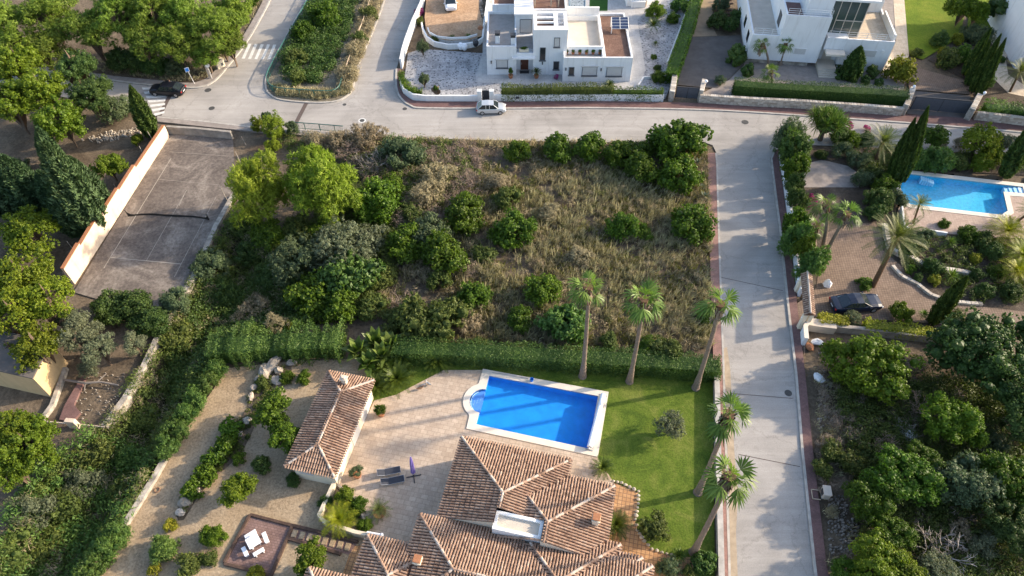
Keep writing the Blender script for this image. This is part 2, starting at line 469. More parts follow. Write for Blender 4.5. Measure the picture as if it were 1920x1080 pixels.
plain('rust', (0.22,0.13,0.08), 0.85, 0.2, var=0.3, scale=5)
plain('wood', (0.24,0.13,0.07), 0.7, 0.3, var=0.25, scale=7)
plain('sleeper', (0.085,0.055,0.042), 0.9, 0.2, var=0.35, scale=5)
plain('pale_wood', (0.46,0.36,0.26), 0.8, 0.25, var=0.2, scale=6)
plain('door_wood', (0.10,0.035,0.02), 0.5, 0.4, var=0.2, scale=6)
plain('white_plastic', (0.80,0.81,0.84), 0.4, 0.5, var=0.03)
plain('black_fabric', (0.035,0.04,0.055), 0.75, 0.3, var=0.15, scale=10)
plain('purple_fabric', (0.21,0.155,0.42), 0.85, 0.2, var=0.25, scale=6)
plain('blue_plastic', (0.01,0.16,0.55), 0.4, 0.5, var=0.08)
plain('solar', (0.035,0.05,0.10), 0.2, 0.7, var=0.15, scale=2)
plain('net', (0.035,0.033,0.03), 0.9, 0.1, var=0.3, scale=8)
plain('pool_blue', (0.004,0.245,0.70), 0.6, 0.3, var=0.14, scale=1.1, obj=False)
plain('pool_step', (0.09,0.26,0.68), 0.6, 0.3, var=0.1, scale=4, obj=False)
plain('pool_turquoise', (0.055,0.43,0.66), 0.6, 0.3, var=0.22, scale=3.2, obj=False)
plain('pool_line', (0.55,0.75,0.92), 0.5, 0.3, var=0.04, obj=False)
plain('flower_pink', (0.62,0.07,0.22), 0.7, 0.2, var=0.2)
def water(name, tint, wave):
    m, nt, b = newmat(name, 0.03, 0.5)
    nt.nodes.remove(b)
    tr = nt.nodes.new('ShaderNodeBsdfTransparent'); tr.inputs[0].default_value = (*tint, 1)
    gl = nt.nodes.new('ShaderNodeBsdfGlossy'); gl.inputs['Roughness'].default_value = 0.04
    lw = nt.nodes.new('ShaderNodeLayerWeight'); lw.inputs[0].default_value = 0.35
    pw = nt.nodes.new('ShaderNodeMath'); pw.operation = 'POWER'; pw.inputs[1].default_value = 3.0
    fr = nt.nodes.new('ShaderNodeMath'); fr.operation = 'MULTIPLY_ADD'; fr.inputs[1].default_value = 0.45; fr.inputs[2].default_value = 0.02
    nt.links.new(lw.outputs['Facing'], pw.inputs[0]); nt.links.new(pw.outputs[0], fr.inputs[0])
    mx = nt.nodes.new('ShaderNodeMixShader')
    n = _noise(nt, wave, 3, 0.5, 0.4, _pos(nt))
    bp = nt.nodes.new('ShaderNodeBump'); bp.inputs['Strength'].default_value = 0.35; bp.inputs['Distance'].default_value = 0.05
    nt.links.new(n.outputs[0], bp.inputs['Height']); nt.links.new(bp.outputs[0], gl.inputs['Normal']); nt.links.new(bp.outputs[0], lw.inputs['Normal'])
    nt.links.new(fr.outputs[0], mx.inputs[0]); nt.links.new(tr.outputs[0], mx.inputs[1]); nt.links.new(gl.outputs[0], mx.inputs[2])
    nt.links.new(mx.outputs[0], nt.nodes['Material Output'].inputs[0])
water('water', (0.92, 0.98, 1.0), 2.5)
water('water_rippled', (0.85, 0.97, 1.0), 4.0)
tinted('stone_dull', (0.10,0.085,0.07), (0.34,0.30,0.255), 0.95, objvar=0.05)
tinted('stone', (0.20,0.165,0.13), (0.50,0.435,0.36), 0.9, objvar=0.08)
tinted('stone_wall', (0.33,0.28,0.225), (0.58,0.52,0.44), 0.92, objvar=0.02)
def tiles_mat():
    m, nt, b = newmat('roof_tile', 0.88, 0.2)
    a = nt.nodes.new('ShaderNodeAttribute'); a.attribute_name = 'tint'
    r = _ramp(nt, a.outputs['Fac'], [(0.0, (0.16,0.10,0.075)), (0.35, (0.285,0.178,0.125)), (0.7, (0.365,0.245,0.175)), (1.0, (0.44,0.325,0.25))])
    v = _pos(nt)
    n = _noise(nt, 2.6, 5, 0.7, 0.3, v)
    lr = _ramp(nt, n.outputs[0], [(0.40, (0.16,0.14,0.13)), (0.54, (1,1,1))])
    big = _noise(nt, 0.35, 4, 0.6, 0, v)
    br = _ramp(nt, big.outputs[0], [(0.36, (0.0,)*3), (0.62, (0.7,)*3)])
    c = _mix(nt, br.outputs[0], r.outputs[0], _mix(nt, 1.0, r.outputs[0], lr.outputs[0], 'MULTIPLY'))
    nt.links.new(c, b.inputs['Base Color'])
tiles_mat()
plain('tile_channel', (0.13,0.07,0.048), 0.9, 0.2, var=0.3, scale=3, obj=False)
plain('mortar', (0.48,0.40,0.335), 0.9, 0.2, var=0.2, scale=5, obj=False)

# ------------------------------------------------------------------ the ground and its surfaces
rng = random.Random(4)
def ring_sheet(name, inner, outer, z, z0, mat):
    b = MB(); n = len(inner)
    V = [(p[0], p[1], z) for p in inner]+[(p[0], p[1], z) for p in outer]+[(p[0], p[1], z0) for p in inner]+[(p[0], p[1], z0) for p in outer]
    F = []
    for i in range(n):
        j = (i+1) % n
        F += [(i, j, n+j, n+i), (2*n+i, i, n*0+j+0, 2*n+j)[::-1], (n+i, n+j, 3*n+j, 3*n+i)]
    a, c, d = Vector(V[0]), Vector(V[1]), Vector(V[n+1])
    if (c-a).cross(d-a).z < 0: F = [f[::-1] for f in F]
    b.add(V, F)
    return tag(b.build(name, mat), kind='structure')
POOL = P2([(917.5,706),(1121,744),(1103,842.5),(893,797)])
_c = [Vector(p) for p in POOL]
_e = (_c[1]-_c[0]).normalized()
W0 = _c[0].lerp(_c[3], 0.29); W1 = _c[0].lerp(_c[3], 0.77)
_cc = (W0+W1)/2; _r = (W0-W1).length/2
_ax = (_c[3]-_c[0]).normalized()
ROMAN = [_cc + _ax*(-_r*math.cos(a)) - _e*(_r*0.95*math.sin(a)) for a in [math.pi*k/12 for k in range(13)]]
POOLW = [_c[0], _c[1], _c[2], _c[3], ROMAN[-1]] + ROMAN[-2:0:-1] + [ROMAN[0]]
VPOOL = P2([(1699,327),(1916,352),(1920,364.5),(1880,361.5),(1888,397),(1876,405),(1706.7,385),(1695.5,380),(1687,352)])
TPOOL = P2([(1066,-40),(1098,-40),(1096.5,20),(1068,20)])
def base_ground():
    xs = np.concatenate([[-900,-400,-220], np.arange(-150, 151, 1.0), [220,400,900]])
    ys = np.concatenate([[-500,-200,-60], np.arange(0, 176, 1.0), [230,400,1400]])
    X, Y = np.meshgrid(xs, ys)
    Z = gz(X, Y)-0.10
    Z -= np.where(inside(X, Y, RAV), 0, 0.0)
    nx = len(xs)
    V = np.stack([X, Y, Z], -1).reshape(-1, 3)
    F = []
    cx = (xs[1:]+xs[:-1])/2; cy = (ys[1:]+ys[:-1])/2
    CX, CY = np.meshgrid(cx, cy)
    hole = np.zeros(CX.shape, bool)
    for p in (POOLW, VPOOL, TPOOL):
        q = offset(p, 0.75)
        hole |= inside(CX, CY, q)
    mi = []
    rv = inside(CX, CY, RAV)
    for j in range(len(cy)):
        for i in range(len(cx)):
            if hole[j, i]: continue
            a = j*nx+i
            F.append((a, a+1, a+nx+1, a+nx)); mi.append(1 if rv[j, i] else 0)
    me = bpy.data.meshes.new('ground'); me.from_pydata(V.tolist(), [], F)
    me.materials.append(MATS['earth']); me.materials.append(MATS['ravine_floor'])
    me.polygons.foreach_set('material_index', mi)
    me.update()
    tag(link('ground', me), kind='structure')
base_ground()
def lot(name, poly, mat, amp, res=0.5, seed=1, fade=1.5, z=0.0):
    """bumpy ground inside an outline"""
    r = np.random.default_rng(seed)
    x0, x1 = min(p[0] for p in poly), max(p[0] for p in poly); y0, y1 = min(p[1] for p in poly), max(p[1] for p in poly)
    nx, ny = int((x1-x0)/res)+2, int((y1-y0)/res)+2
    X, Y = np.meshgrid(x0+np.arange(nx)*res, y0+np.arange(ny)*res)
    H = np.zeros(X.shape)
    for k, (wl_, a) in enumerate([(9, .5), (4, .3), (1.8, .2), (0.9, .12)]):
        ph = r.uniform(0, 6.28, 6)
        H += a*(np.sin(X*6.28/wl_+ph[0]+1.3*np.sin(Y*6.28/wl_*.7+ph[1]))*np.sin(Y*6.28/wl_+ph[2]+1.1*np.sin(X*6.28/wl_*.8+ph[3])))
    H = (H+0.6)*amp*np.clip(edge_dist(X, Y, poly)/fade, 0, 1)
    H = np.maximum(H, 0)+z+gz(X, Y)*0.999
    ok = inside(X, Y, poly)
    V = np.stack([X, Y, H], -1).reshape(-1, 3).tolist(); F = []
    for j in range(ny-1):
        for i in range(nx-1):
            if ok[j, i]+ok[j+1, i]+ok[j, i+1]+ok[j+1, i+1] >= 3:
                a = j*nx+i; F.append((a, a+1, a+nx+1, a+nx))
    me = bpy.data.meshes.new(name); me.from_pydata(V, [], F); me.materials.append(MATS[mat])
    me.polygons.foreach_set('use_smooth', [True]*len(F)); me.update()
    return tag(link(name, me), kind='structure')

ROAD = P2([(-60,140),(120,182),(300,218),(380,226),(480,238),(560,246),(640,252),(760,258),(900,262),(1100,267),(1250,266),(1318,266)]) + \
    [Vector(p) for p in P2([(1336,272),(1344,288),(1346,310),(1349,420),(1354,560),(1359,700),(1365,900),(1371,1120),(1380,1400)])] + \
    P2([(1570,1400),(1534,1140),(1524,1060),(1502,850),(1490,700),(1475,570),(1462,440),(1448,330),(1444,298),(1450,284),(1468,275),(1520,272),(1700,279),(1930,295),(2300,330)]) + \
    P2([(2300,285),(1920,249),(1800,239),(1700,231),(1600,224),(1440,213),(1300,206),(1100,203),(960,204),(800,203.5),(770,199),(750,184),(742,163),(743,130),(756,90),(776,40),(790,0),(812,-60)]) + \
    P2([(735,-60),(722,0),(700,60),(674,120),(664,160),(655,178),(632,191),(590,194),(530,189),(506,179),(497,162),(503,130),(540,60),(574,0),(604,-60)]) + \
    P2([(535,-60),(508,0),(488,40),(461,85),(430,124),(405,152),(380,164.5),(345,166),(250,158),(190,150),(100,138),(-60,118)])
sheet('road', ROAD, 0.0, 'road')
def strip(name, left, right, z, mat, z0=-0.1):
    return sheet(name, [Vector(p) for p in left]+[Vector(p) for p in right][::-1], z, mat, z0=z0)
def kerb(pts, name='kerb', w=0.2, h=0.13, side=1, mat='kerb'):
    P = [Vector(p) for p in pts]; L = []
    for i in range(len(P)):
        d = (P[min(i+1, len(P)-1)]-P[max(i-1, 0)]).normalized()
        L.append(P[i]+Vector((-d.y, d.x))*w*side)
    b = MB(); b.prism(P+L[::-1], -0.1, h)
    return tag(b.build(name, mat), kind='structure'), L
# right-hand road: brick pavement with pale kerb on its right side
rk = P2([(1450,284),(1444.5,298),(1448,330),(1462,440),(1475,570),(1490,700),(1502,850),(1524,1060),(1534,1140)])
_, kL = kerb(rk, side=1, w=0.22)
ro = P2([(1462,284),(1459,298),(1464,330),(1479,440),(1494,570),(1509,700),(1524,850),(1549,1060),(1562,1140)])
sheet('sidewalk', kL+ro[::-1], 0.115, 'brick_pavement', z0=-0.1)
# left side of that road
lk = P2([(1318,267),(1336,273),(1343.5,288),(1345.5,310),(1348.5,420),(1353.5,560),(1358.5,700),(1364.5,900),(1371,1120)])
_, kL2 = kerb(lk[2:], side=-1, w=0.2)
lo = P2([(1326,288),(1327,310),(1329,420),(1333,560),(1338,700),(1348,780),(1351,900),(1352,1120)])
sheet('sidewalk', [Vector(p) for p in lo]+kL2[::-1], 0.115, 'red_pavement', z0=-0.1)
# sand washed along the left edge of the road
sheet('sand_drift', P2([(1356,655),(1363,650),(1369,690),(1373,760),(1377,850),(1384,920),(1380,1000),(1384,1100),(1371,1100),(1366,900),(1360,720)]), 0.008, 'sand_drift')
# far pavement below the white property and the stone walls
tk = P2([(742,130),(741.5,163),(750,185),(770,200),(800,204.5),(960,205),(1100,204),(1300,207),(1440,214),(1600,225),(1700,232),(1800,240),(1920,250),(2200,276)])
_, kT = kerb(smooth(tk, 3), side=1, w=0.25)
to = P2([(751,130),(750,160),(757,176),(772,187.5),(800,191),(960,191.5),(1100,190.5),(1300,194),(1440,199),(1600,209),(1700,216),(1800,222),(1920,231),(2200,256)])
sheet('sidewalk', kT+smooth(to, 3)[::-1], 0.115, 'brick_pavement', z0=-0.1)
# pavement round the pine plot
pk = smooth(P2([(60,130),(190,149),(250,157.5),(345,165.5),(380,164),(405,151.5),(430,123.5),(461,84),(488,39),(508,0),(535,-60)]), 3)
_, kP = kerb(pk, side=1, w=0.25)
po = smooth(P2([(60,118),(190,140),(250,147),(345,156),(372,154),(394,143),(417,117),(449,79),(475,37),(494,0),(520,-60)]), 3)
sheet('sidewalk', kP+po[::-1], 0.115, 'concrete_pavement', z0=-0.1)
# pavement along the near side, above the court
ck = P2([(296,219.5),(380,227.5),(480,239.5),(560,247.5),(640,253.5)])
_, kC = kerb(ck, side=-1, w=0.22)
sheet('sidewalk', kC+P2([(640,259),(560,254),(480,248),(380,238),(296,229)]), 0.115, 'concrete_pavement', z0=-0.1)
# the planted island between the two upper roads
isl = smooth(P2([(604,-60),(574,0),(540,60),(503,130),(497,162),(506,179),(530,189),(590,194),(632,191),(655,178),(664,160),(674,120),(700,60),(722,0),(735,-60)]), 3)
_, kI = kerb(isl, side=1, w=0.22)
sheet('traffic_island', kI, 0.11, 'scrub_floor', z0=-0.1)
# zebra crossings, drains across the road
def bars(name, a0, a1, b0, b1, n, duty, mat='marking'):
    b = MB()
    A0, A1, B0, B1 = [at(*q).to_2d() for q in (a0, a1, b0, b1)]
    for k in range(n):
        t0 = k/n; t1 = (k+duty)/n
        q = [A0.lerp(A1, t0), A0.lerp(A1, t1), B0.lerp(B1, t1), B0.lerp(B1, t0)]
        b.prism(q, None, 0.012)
    return tag(b.build(name, mat), kind='structure')
bars('zebra_crossing', (266,164), (292,222), (312,164), (308,216), 7, 0.52)
bars('zebra_crossing', (453,110), (513,112), (466,82), (524,84), 5, 0.48)
def streak(name, a, b_, w, z=0.008, mat='drain'):
    A, B = at(*a).to_2d(), at(*b_).to_2d(); d = (B-A).normalized(); n = Vector((-d.y, d.x))*w/2
    return sheet(name, [A+n, B+n, B-n, A-n], z, mat)
streak('drain_channel', (318,180), (299,217), 0.55)
streak('drain_channel', (575,192), (551,238), 0.55)
def manhole(u, v, r=0.42, ring=False):
    p = at(u, v); b = MB()
    b.lathe([(r, 0.0), (r, 0.016), (r*0.86, 0.02), (r*0.84, 0.014)], 20, (p.x, p.y, 0))
    o = b.build('manhole_cover', ['iron'], origin=(p.x, p.y, 0))
    if ring:
        q = MB(); 
        n = 24
        V = [(p.x+R*math.cos(k*2*math.pi/n), p.y+R*math.sin(k*2*math.pi/n), 0.01) for R in (r*1.02, r*1.5) for k in range(n)]
        q.add(V, [(k, (k+1) % n, n+(k+1) % n, n+k) for k in range(n)])
        q.build('collar', 'marking', parent=o, origin=(p.x, p.y, 0)).location = (0, 0, 0)
    return o
for u, v, r, ring, l in [(390,169,.45,0,'dark round manhole cover beside the black car at the zebra crossing'),(397,203,.4,0,'round manhole cover in the road above the tennis court'),
        (679,226,.33,1,'manhole cover set in a white painted ring on the junction'),(1397,229,.45,0,'dark round manhole cover at the top of the right-hand road'),(759,204,.3,0,'small drain cover beside the curved brick kerb'),
        (1478,737,.35,0,'small square-framed manhole near the right kerb of the straight road'),(646,196,.25,0,'little iron drain lid beside the tip of the fenced island')]:
    tag(manhole(u, v, r, ring), l, 'manhole')
# joints across the straight road
for i, (a, b_) in enumerate([((1362,737),(1486,747)),((1352,520),(1468,545)),((1385,852),(1500,875))]):
    streak('road_joint', a, b_, 0.07, 0.006+0.0005*i, 'drain')
# plots
lot('pine_plot', P2([(60,116),(190,139),(345,154),(372,152),(394,141),(417,115),(449,77),(475,35),(494,0),(520,-60),(-200,-60),(-200,100)]), 'pine_floor', 0.5, 0.8, 2)
lot('scrub_ground', P2([(436,268),(500,256),(640,262),(760,262),(900,266),(1100,271),(1250,270),(1322,276),(1325,310),(1327,420),(1331,560),(1333,650),(1310,672),(840,664),(640,600),(560,520),(500,455),(440,400)]), 'scrub_floor', 0.55, 0.45, 3)
lot('slope_ground', P2([(-300,200),(120,188),(296,230),(308,250),(130,520),(0,520),(-300,600)]), 'pine_floor', 0.4, 0.8, 5)
lot('left_plot', P2([(-100,530),(130,530),(150,540),(312,585),(262,690),(200,790),(40,950),(-200,1000)]), 'pine_floor', 0.25, 0.6, 6)
lot('overgrown_plot', P2([(1512,660),(1560,650),(2000,690),(2100,1200),(1566,1200),(1551,1060),(1526,850)]), 'rubble_floor', 0.5, 0.5, 7)
COURT = P2([(318,252),(437,261),(442,340),(440,372),(405,430),(364,525),(322,596),(230,575),(138,548)])
sheet('tennis_court', COURT, 0.02, 'court_floor')
def courtline(a, b_, w=0.06):
    return (at(*a).to_2d(), at(*b_).to_2d(), w)
b = MB()
for a, c, w in [((207,483),(321,297),.08),((195,503),(207,483),.08),((340,495),(405,370),.05),((327,520),(340,495),.05),((207,483),(340,495.5),.09),((274.5,489.5),(350,357),.05),((297,336.5),(412,347.5),.04),((318,285),(425,293),.04),((346,365),(336,386),.06)]:
    A, B = at(*a).to_2d(), at(*c).to_2d(); d = (B-A).normalized(); n = Vector((-d.y, d.x))*w/2
    b.add([(q.x, q.y, 0.03+0.002*len(b.f)) for q in (A+n, A-n, B-n, B+n)], [(0, 1, 2, 3)])
tag(b.build('court_lines', 'worn_line'), kind='structure')
# white villa's plot
sheet('white_gravel_yard', P2([(765,100),(790,92),(905,100),(912,40),(925,-60),(1360,-60),(1312,20),(1247,186),(900,190),(790,186),(768,175),(758,150)]), 0.03, 'white_gravel')
sheet('parking_ground', P2([(800,72),(797,40),(805,-60),(900,-60),(898,20),(908,60),(905,74),(880,82),(840,83),(812,78)]), 0.62, 'orange_earth')
sheet('house_paving', P2([(893,140),(905,100),(905,60),(920,-60),(1330,-60),(1290,-10),(1215,15),(1195,40),(1210,130),(1200,165),(1060,166),(1056,163),(893,155)]), 0.05, 'grey_paving', [offset(TPOOL, 0.05)])
sheet('artificial_lawn', P2([(1105,21),(1139,21),(1141,-50),(1107,-50)]), 0.07, 'artificial_lawn')
# the two driveways between the villas and the plot of the modern house
sheet('driveway', P2([(1268,159),(1288,70),(1345,68),(1395,66),(1395,120),(1365,150),(1345,166),(1310,163)]), 0.03, 'asphalt_drive')
sheet('driveway', P2([(1288,69.5),(1300,0),(1312,-60),(1372,-60),(1345,0),(1330,40),(1345,67.5)]), 0.032, 'tan_drive')
sheet('garden_ground', P2([(1367,150),(1395,122),(1398,60),(1420,-60),(1700,-60),(1702,110),(1695,165),(1690,195),(1310,178)]), 0.02, 'concrete_pavement')
sheet('side_terrace', P2([(1655,135),(1680,78),(1672,-40),(1692,-40),(1704,105),(1700,112)]), 0.05, 'cream_paving')
sheet('driveway', P2([(1700,140),(1722,128),(1830,158),(1822,178),(1705,168)]), 0.05, 'drive_paver')
sheet('driveway', P2([(1704,170),(1820,180),(1812,222),(1700,214)]), 0.045, 'asphalt_drive')
sheet('lawn', P2([(1684,-60),(1695,50),(1706,105),(1730,112),(1800,70),(1825,-60)]), 0.04, 'lawn_fresh')
sheet('lawn', P2([(1826,-60),(1812,60),(1850,62),(1905,72),(1925,30),(1960,-60)]), 0.04, 'lawn_fresh')
sheet('garden_path', P2([(1850,64),(1906,74),(1885,110),(1890,140),(1920,160),(1960,190),(1890,175),(1865,150),(1868,100)]), 0.05, 'cream_paving')
sheet('garden_ground', P2([(1740,112),(1800,72),(1848,66),(1866,100),(1862,150),(1960,200),(1960,225),(1830,205),(1830,160)]), 0.03, 'bed_soil')
# right villa
sheet('villa_garden', P2([(1466,282),(1520,276),(1700,283),(2000,302),(2000,420),(1960,330),(1700,318),(1688,330),(1682,395),(1688,432),(1840,446),(1960,446),(2000,640),(1800,630),(1540,600),(1505,560),(1480,420)]), 0.02, 'bed_soil')
sheet('driveway', P2([(1494,570),(1530,540),(1540,470),(1545,440),(1580,422),(1640,418),(1655,440),(1655,470),(1690,500),(1730,545),(1800,572),(1990,592),(1990,640),(1800,612),(1700,603),(1545,594),(1515,608),(1508,668)]), 0.06, 'drive_paver', z0=0.0)
sheet('garden_path', P2([(1502,310),(1540,300),(1590,312),(1615,330),(1610,352),(1505,352)]), 0.06, 'concrete_pavement')
sheet('garden_path', P2([(1600,275),(1690,280),(1690,292),(1600,287)]), 0.05, 'orange_earth')
VI = VPOOL if area(VPOOL) > 0 else VPOOL[::-1]
VO = offset(VPOOL, 0.3)
_v = VO if area(VPOOL) > 0 else VO[::-1]
sheet('pool_terrace', P2([(1683,393),(1690,431),(1840,446),(1990,450),(1990,325),(1924,332)])+[_v[1], _v[2], _v[3], _v[4], _v[5], _v[6], _v[7]], 0.14, 'pool_deck', z0=-0.1)
ring_sheet('pool_coping', VI, offset(VI, 0.62), 0.19, 0.0, 'coping')
def coping_rings():
    o = 0.62
    A = [_c[0]-_ax*o-_e*o*1.25, _c[1]-_ax*o*1.05+_e*o*1.5, _c[2]+_ax*o+_e*o*1.5, _c[3]+_ax*o-_e*o*1.25]
    base = (A[0]-_c[0]).dot(_e)
    inner = [_c[0], _c[1], _c[2], _c[3]]+ROMAN[::-1]
    R = []
    for k in range(12, -1, -1):
        a = math.pi*k/12
        p = _cc + _ax*(-(_r+o)*math.cos(a)) - _e*((_r*0.95+o)*math.sin(a))
        x = (p-_c[0]).dot(_e)
        if x > base: p = p-_e*(x-base)
        R.append(p)
    return inner, A+R
CI, CO = coping_rings()
CO2 = [p.lerp(q, .12) for p, q in zip(CO, CI)]
sheet('lawn', P2([(690,660),(840,664),(1310,674),(1337,690),(1337,800),(1341,1130),(1215,1130),(1140,1130),(1150,905)])+[CO2[2], CO2[1], CO2[0]]+P2([(832,695),(743,741),(702,752),(690,760)]), 0.03, 'lawn')
sheet('patio', P2([(702,752),(743,741),(832,695)])+[CO2[0]]+CO2[4:][::-1]+[CO2[3], CO2[2]]+P2([(1150,905),(1150,1000),(900,1100),(760,1060),(690,1000),(665,945),(630,912)]), 0.10, 'terrace_tile', z0=-0.05)
ring_sheet('pool_coping', CI, CO, 0.17, 0.0, 'coping')
sheet('brick_path', P2([(1140,900),(1150,905),(1196,924),(1192,975),(1198,1003),(1218,1027),(1248,1040),(1300,1046),(1300,1140),(1100,1140)]), 0.07, 'brick_path', z0=-0.05)
sheet('gravel_garden', P2([(428,690),(560,676),(700,672),(720,700),(702,752),(630,912),(690,1000),(760,1060),(760,1150),(150,1150),(234,990),(312,862),(365,780)]), 0.02, 'gravel')
sheet('planting_bed', smooth(P2([(545,684),(498,694),(476,722),(462,765),(438,800),(395,850),(352,915),(330,965),(345,975),(372,930),(405,895),(452,850),(478,800),(500,760),(512,722),(548,700)]), 2), 0.035, 'earth')
sheet('picnic_paving', P2([(469,967),(548,987),(508,1079),(421,1057)]), 0.06, 'red_paver', z0=-0.05)
sheet('picnic_paving', P2([(548,988),(670,1018),(655,1040),(536,1010)]), 0.055, 'red_paver', z0=-0.05)
sheet('picnic_paving', P2([(660,1025),(690,1020),(670,1090),(638,1090)]), 0.05, 'brick_path', z0=-0.05)
# pools: shell, water
def pool(name, outline, depth, shell, watermat, wz, label, ztop=0.12):
    b = MB()
    P = outline if area(outline) > 0 else outline[::-1]
    n = len(P)
    V = [(p[0], p[1], ztop) for p in P]+[(p[0], p[1], -depth(p)) for p in P]
    F = [(i, n+i, n+(i+1) % n, (i+1) % n) for i in range(n)]
    F.append(tuple(range(n, 2*n)))
    b.add(V, F)
    root = b.build(name, shell)
    tag(root, label, 'pool')
    w = MB(); w.prism(offset(P, 0.0), None, wz)
    w.build('water', watermat, parent=root)
    return root
def near_depth(p):
    s = (Vector(p)-_c[0]).dot(_e)/(_c[1]-_c[0]).length
    return 0.5+0.4*s
np_ = pool('swimming_pool', POOLW, near_depth, 'pool_blue', 'water', 0.07, 'deep blue swimming pool with a rounded step end and pale coping, beside the tiled roofs')
b = MB()
for k, rr in enumerate((0.92, 0.66, 0.4)):
    pts = [_cc + _ax*(-_r*rr*math.cos(a)) - _e*(_r*0.95*rr*math.sin(a)+0.02) for a in [math.pi*j/10 for j in range(11)]]
    b.prism(pts, -0.9, -0.08-0.11*k, mi=0)
b.build('pool_steps', ['pool_step'], parent=np_)
b = MB()
for k, rr in enumerate((0.92, 0.66, 0.4)):
    pts = [_cc + _ax*(-_r*rr*math.cos(a)) - _e*(_r*0.95*rr*math.sin(a)) for a in [math.pi*(j+3)/16 for j in range(11)]]
    b.tube([(p.x, p.y, -0.06-0.11*k) for p in pts], 0.03, 4)
for k in range(3):
    p = _cc+_ax*_r*(0.2*(k-1)) - _e*(_r*0.2+0.25*k)
    b.tube([(p.x-_ax.x*.3, p.y-_ax.y*.3, -0.1), (p.x+_ax.x*.3, p.y+_ax.y*.3, -0.1)], 0.025, 4)
b.build('step_edging', 'pool_line', parent=np_)
vp = pool('swimming_pool', VPOOL, lambda p: 0.75, 'pool_turquoise', 'water_rippled', 0.08, 'turquoise swimming pool with stepped corner in the garden right of the road')
b = MB()
A, B = at(1884,354).to_2d(), at(1917,358).to_2d(); d = (B-A).normalized(); n = Vector((-d.y, d.x))
for k in range(4):
    q = A.lerp(B, k/4); 
    b.box((q.x+d.x*.28, q.y+d.y*.28, -0.75+0.08*k), (0.5, 0.9, 1.2), math.atan2(d.y, d.x))
b.build('pool_steps', 'pool_line', parent=vp)
b = MB()
A, B = at(1726,333).to_2d(), at(1754,338).to_2d(); d = (B-A).normalized()
for k in range(6):
    q = A.lerp(B, (k+.5)/6); b.box((q.x, q.y, -0.35-0.06*k), (0.2, 0.75, 0.7), math.atan2(d.y, d.x))
b.build('pool_steps', 'pool_line', parent=vp)
pool('swimming_pool', TPOOL, lambda p: 0.7, 'pool_turquoise', 'water', 0.07, 'small bright blue pool behind the white flat-roofed house')
# ------------------------------------------------------------------ buildings
def on_plane(u, v, p, n):
    x = (u-960.0)/FPX; y = (v-540.0)/FPX
    d = Vector((x, cP - y*sP, -sP - y*cP)); o = Vector((0, 0, CH))
    p = Vector((p[0], p[1], 0)); n = Vector((n[0], n[1], 0))
    return o + d*((p-o).dot(n)/d.dot(n))
class Frame:
    """a building's own axes: s along its front, t into its depth"""
    def __init__(f, o, ang): f.o = Vector((o[0], o[1])); f.a = ang; f.e = Vector((math.cos(ang), math.sin(ang))); f.n = Vector((-math.sin(ang), math.cos(ang)))
    def front(f, u, v, t=0.0):
        q = on_plane(u, v, f.o+f.n*t, f.n); r = q.to_2d()-f.o
        return r.dot(f.e), q.z
    def flat(f, u, v, z):
        r = at(u, v, z).to_2d()-f.o
        return r.dot(f.e), r.dot(f.n)
def rect(s0, s1, t0, t1): return [Vector((s0, t0)), Vector((s1, t0)), Vector((s1, t1)), Vector((s0, t1))]
def flatblock(par, s0, s1, t0, t1, z0, z1, wall='cool_wall', roof='grey_roof', lip=0.35, th=0.22, name='wall'):
    b = MB(); inner = rect(s0+th, s1-th, t0+th, t1-th)
    b.prism(rect(s0, s1, t0, t1), z0, z1, holes=[inner])
    w = b.build(name, wall, parent=par)
    r = MB(); r.prism(inner, None, z1-lip); r.build('roof', roof, parent=par)
    return w
def window(par, s0, s1, z0, z1, t, mat='dark_glass', sill=True, frame='slate', lintel=False, shutter=False):
    """window set in a front wall at depth t, facing the street"""
    b = MB()
    w = 0.07
    b.box(((s0+s1)/2, t-0.02, z1-w/2), (s1-s0, 0.10, w)); b.box(((s0+s1)/2, t-0.02, z0+w/2), (s1-s0, 0.10, w))
    b.box((s0+w/2, t-0.02, (z0+z1)/2), (w, 0.10, z1-z0-2*w)); b.box((s1-w/2, t-0.02, (z0+z1)/2), (w, 0.10, z1-z0-2*w))
    f = b.build('window', frame, parent=par)
    g = MB(); g.box(((s0+s1)/2, t-0.005, (z0+z1)/2), (s1-s0-2*w+.01, 0.06, z1-z0-2*w+.01))
    if shutter:
        n = max(4, int((z1-z0)/0.16))
        for k in range(n):
            g.box(((s0+s1)/2, t-0.045, z0+w+(z1-z0-2*w)*(k+.5)/n), (s1-s0-2*w-.01, 0.02, (z1-z0-2*w)/n*0.82))
        g.build('shutter', mat, parent=f)
    else:
        g.build('pane', mat, parent=f)
    if sill:
        q = MB(); q.box(((s0+s1)/2, t-0.10, z0-0.04), (s1-s0+0.16, 0.24, 0.08)); q.build('sill', 'slate', parent=f)
    if lintel:
        q = MB(); q.box(((s0+s1)/2, t-0.07, z1+0.07), (s1-s0+0.3, 0.16, 0.12)); q.build('lintel', 'shutter', parent=f)
    return f

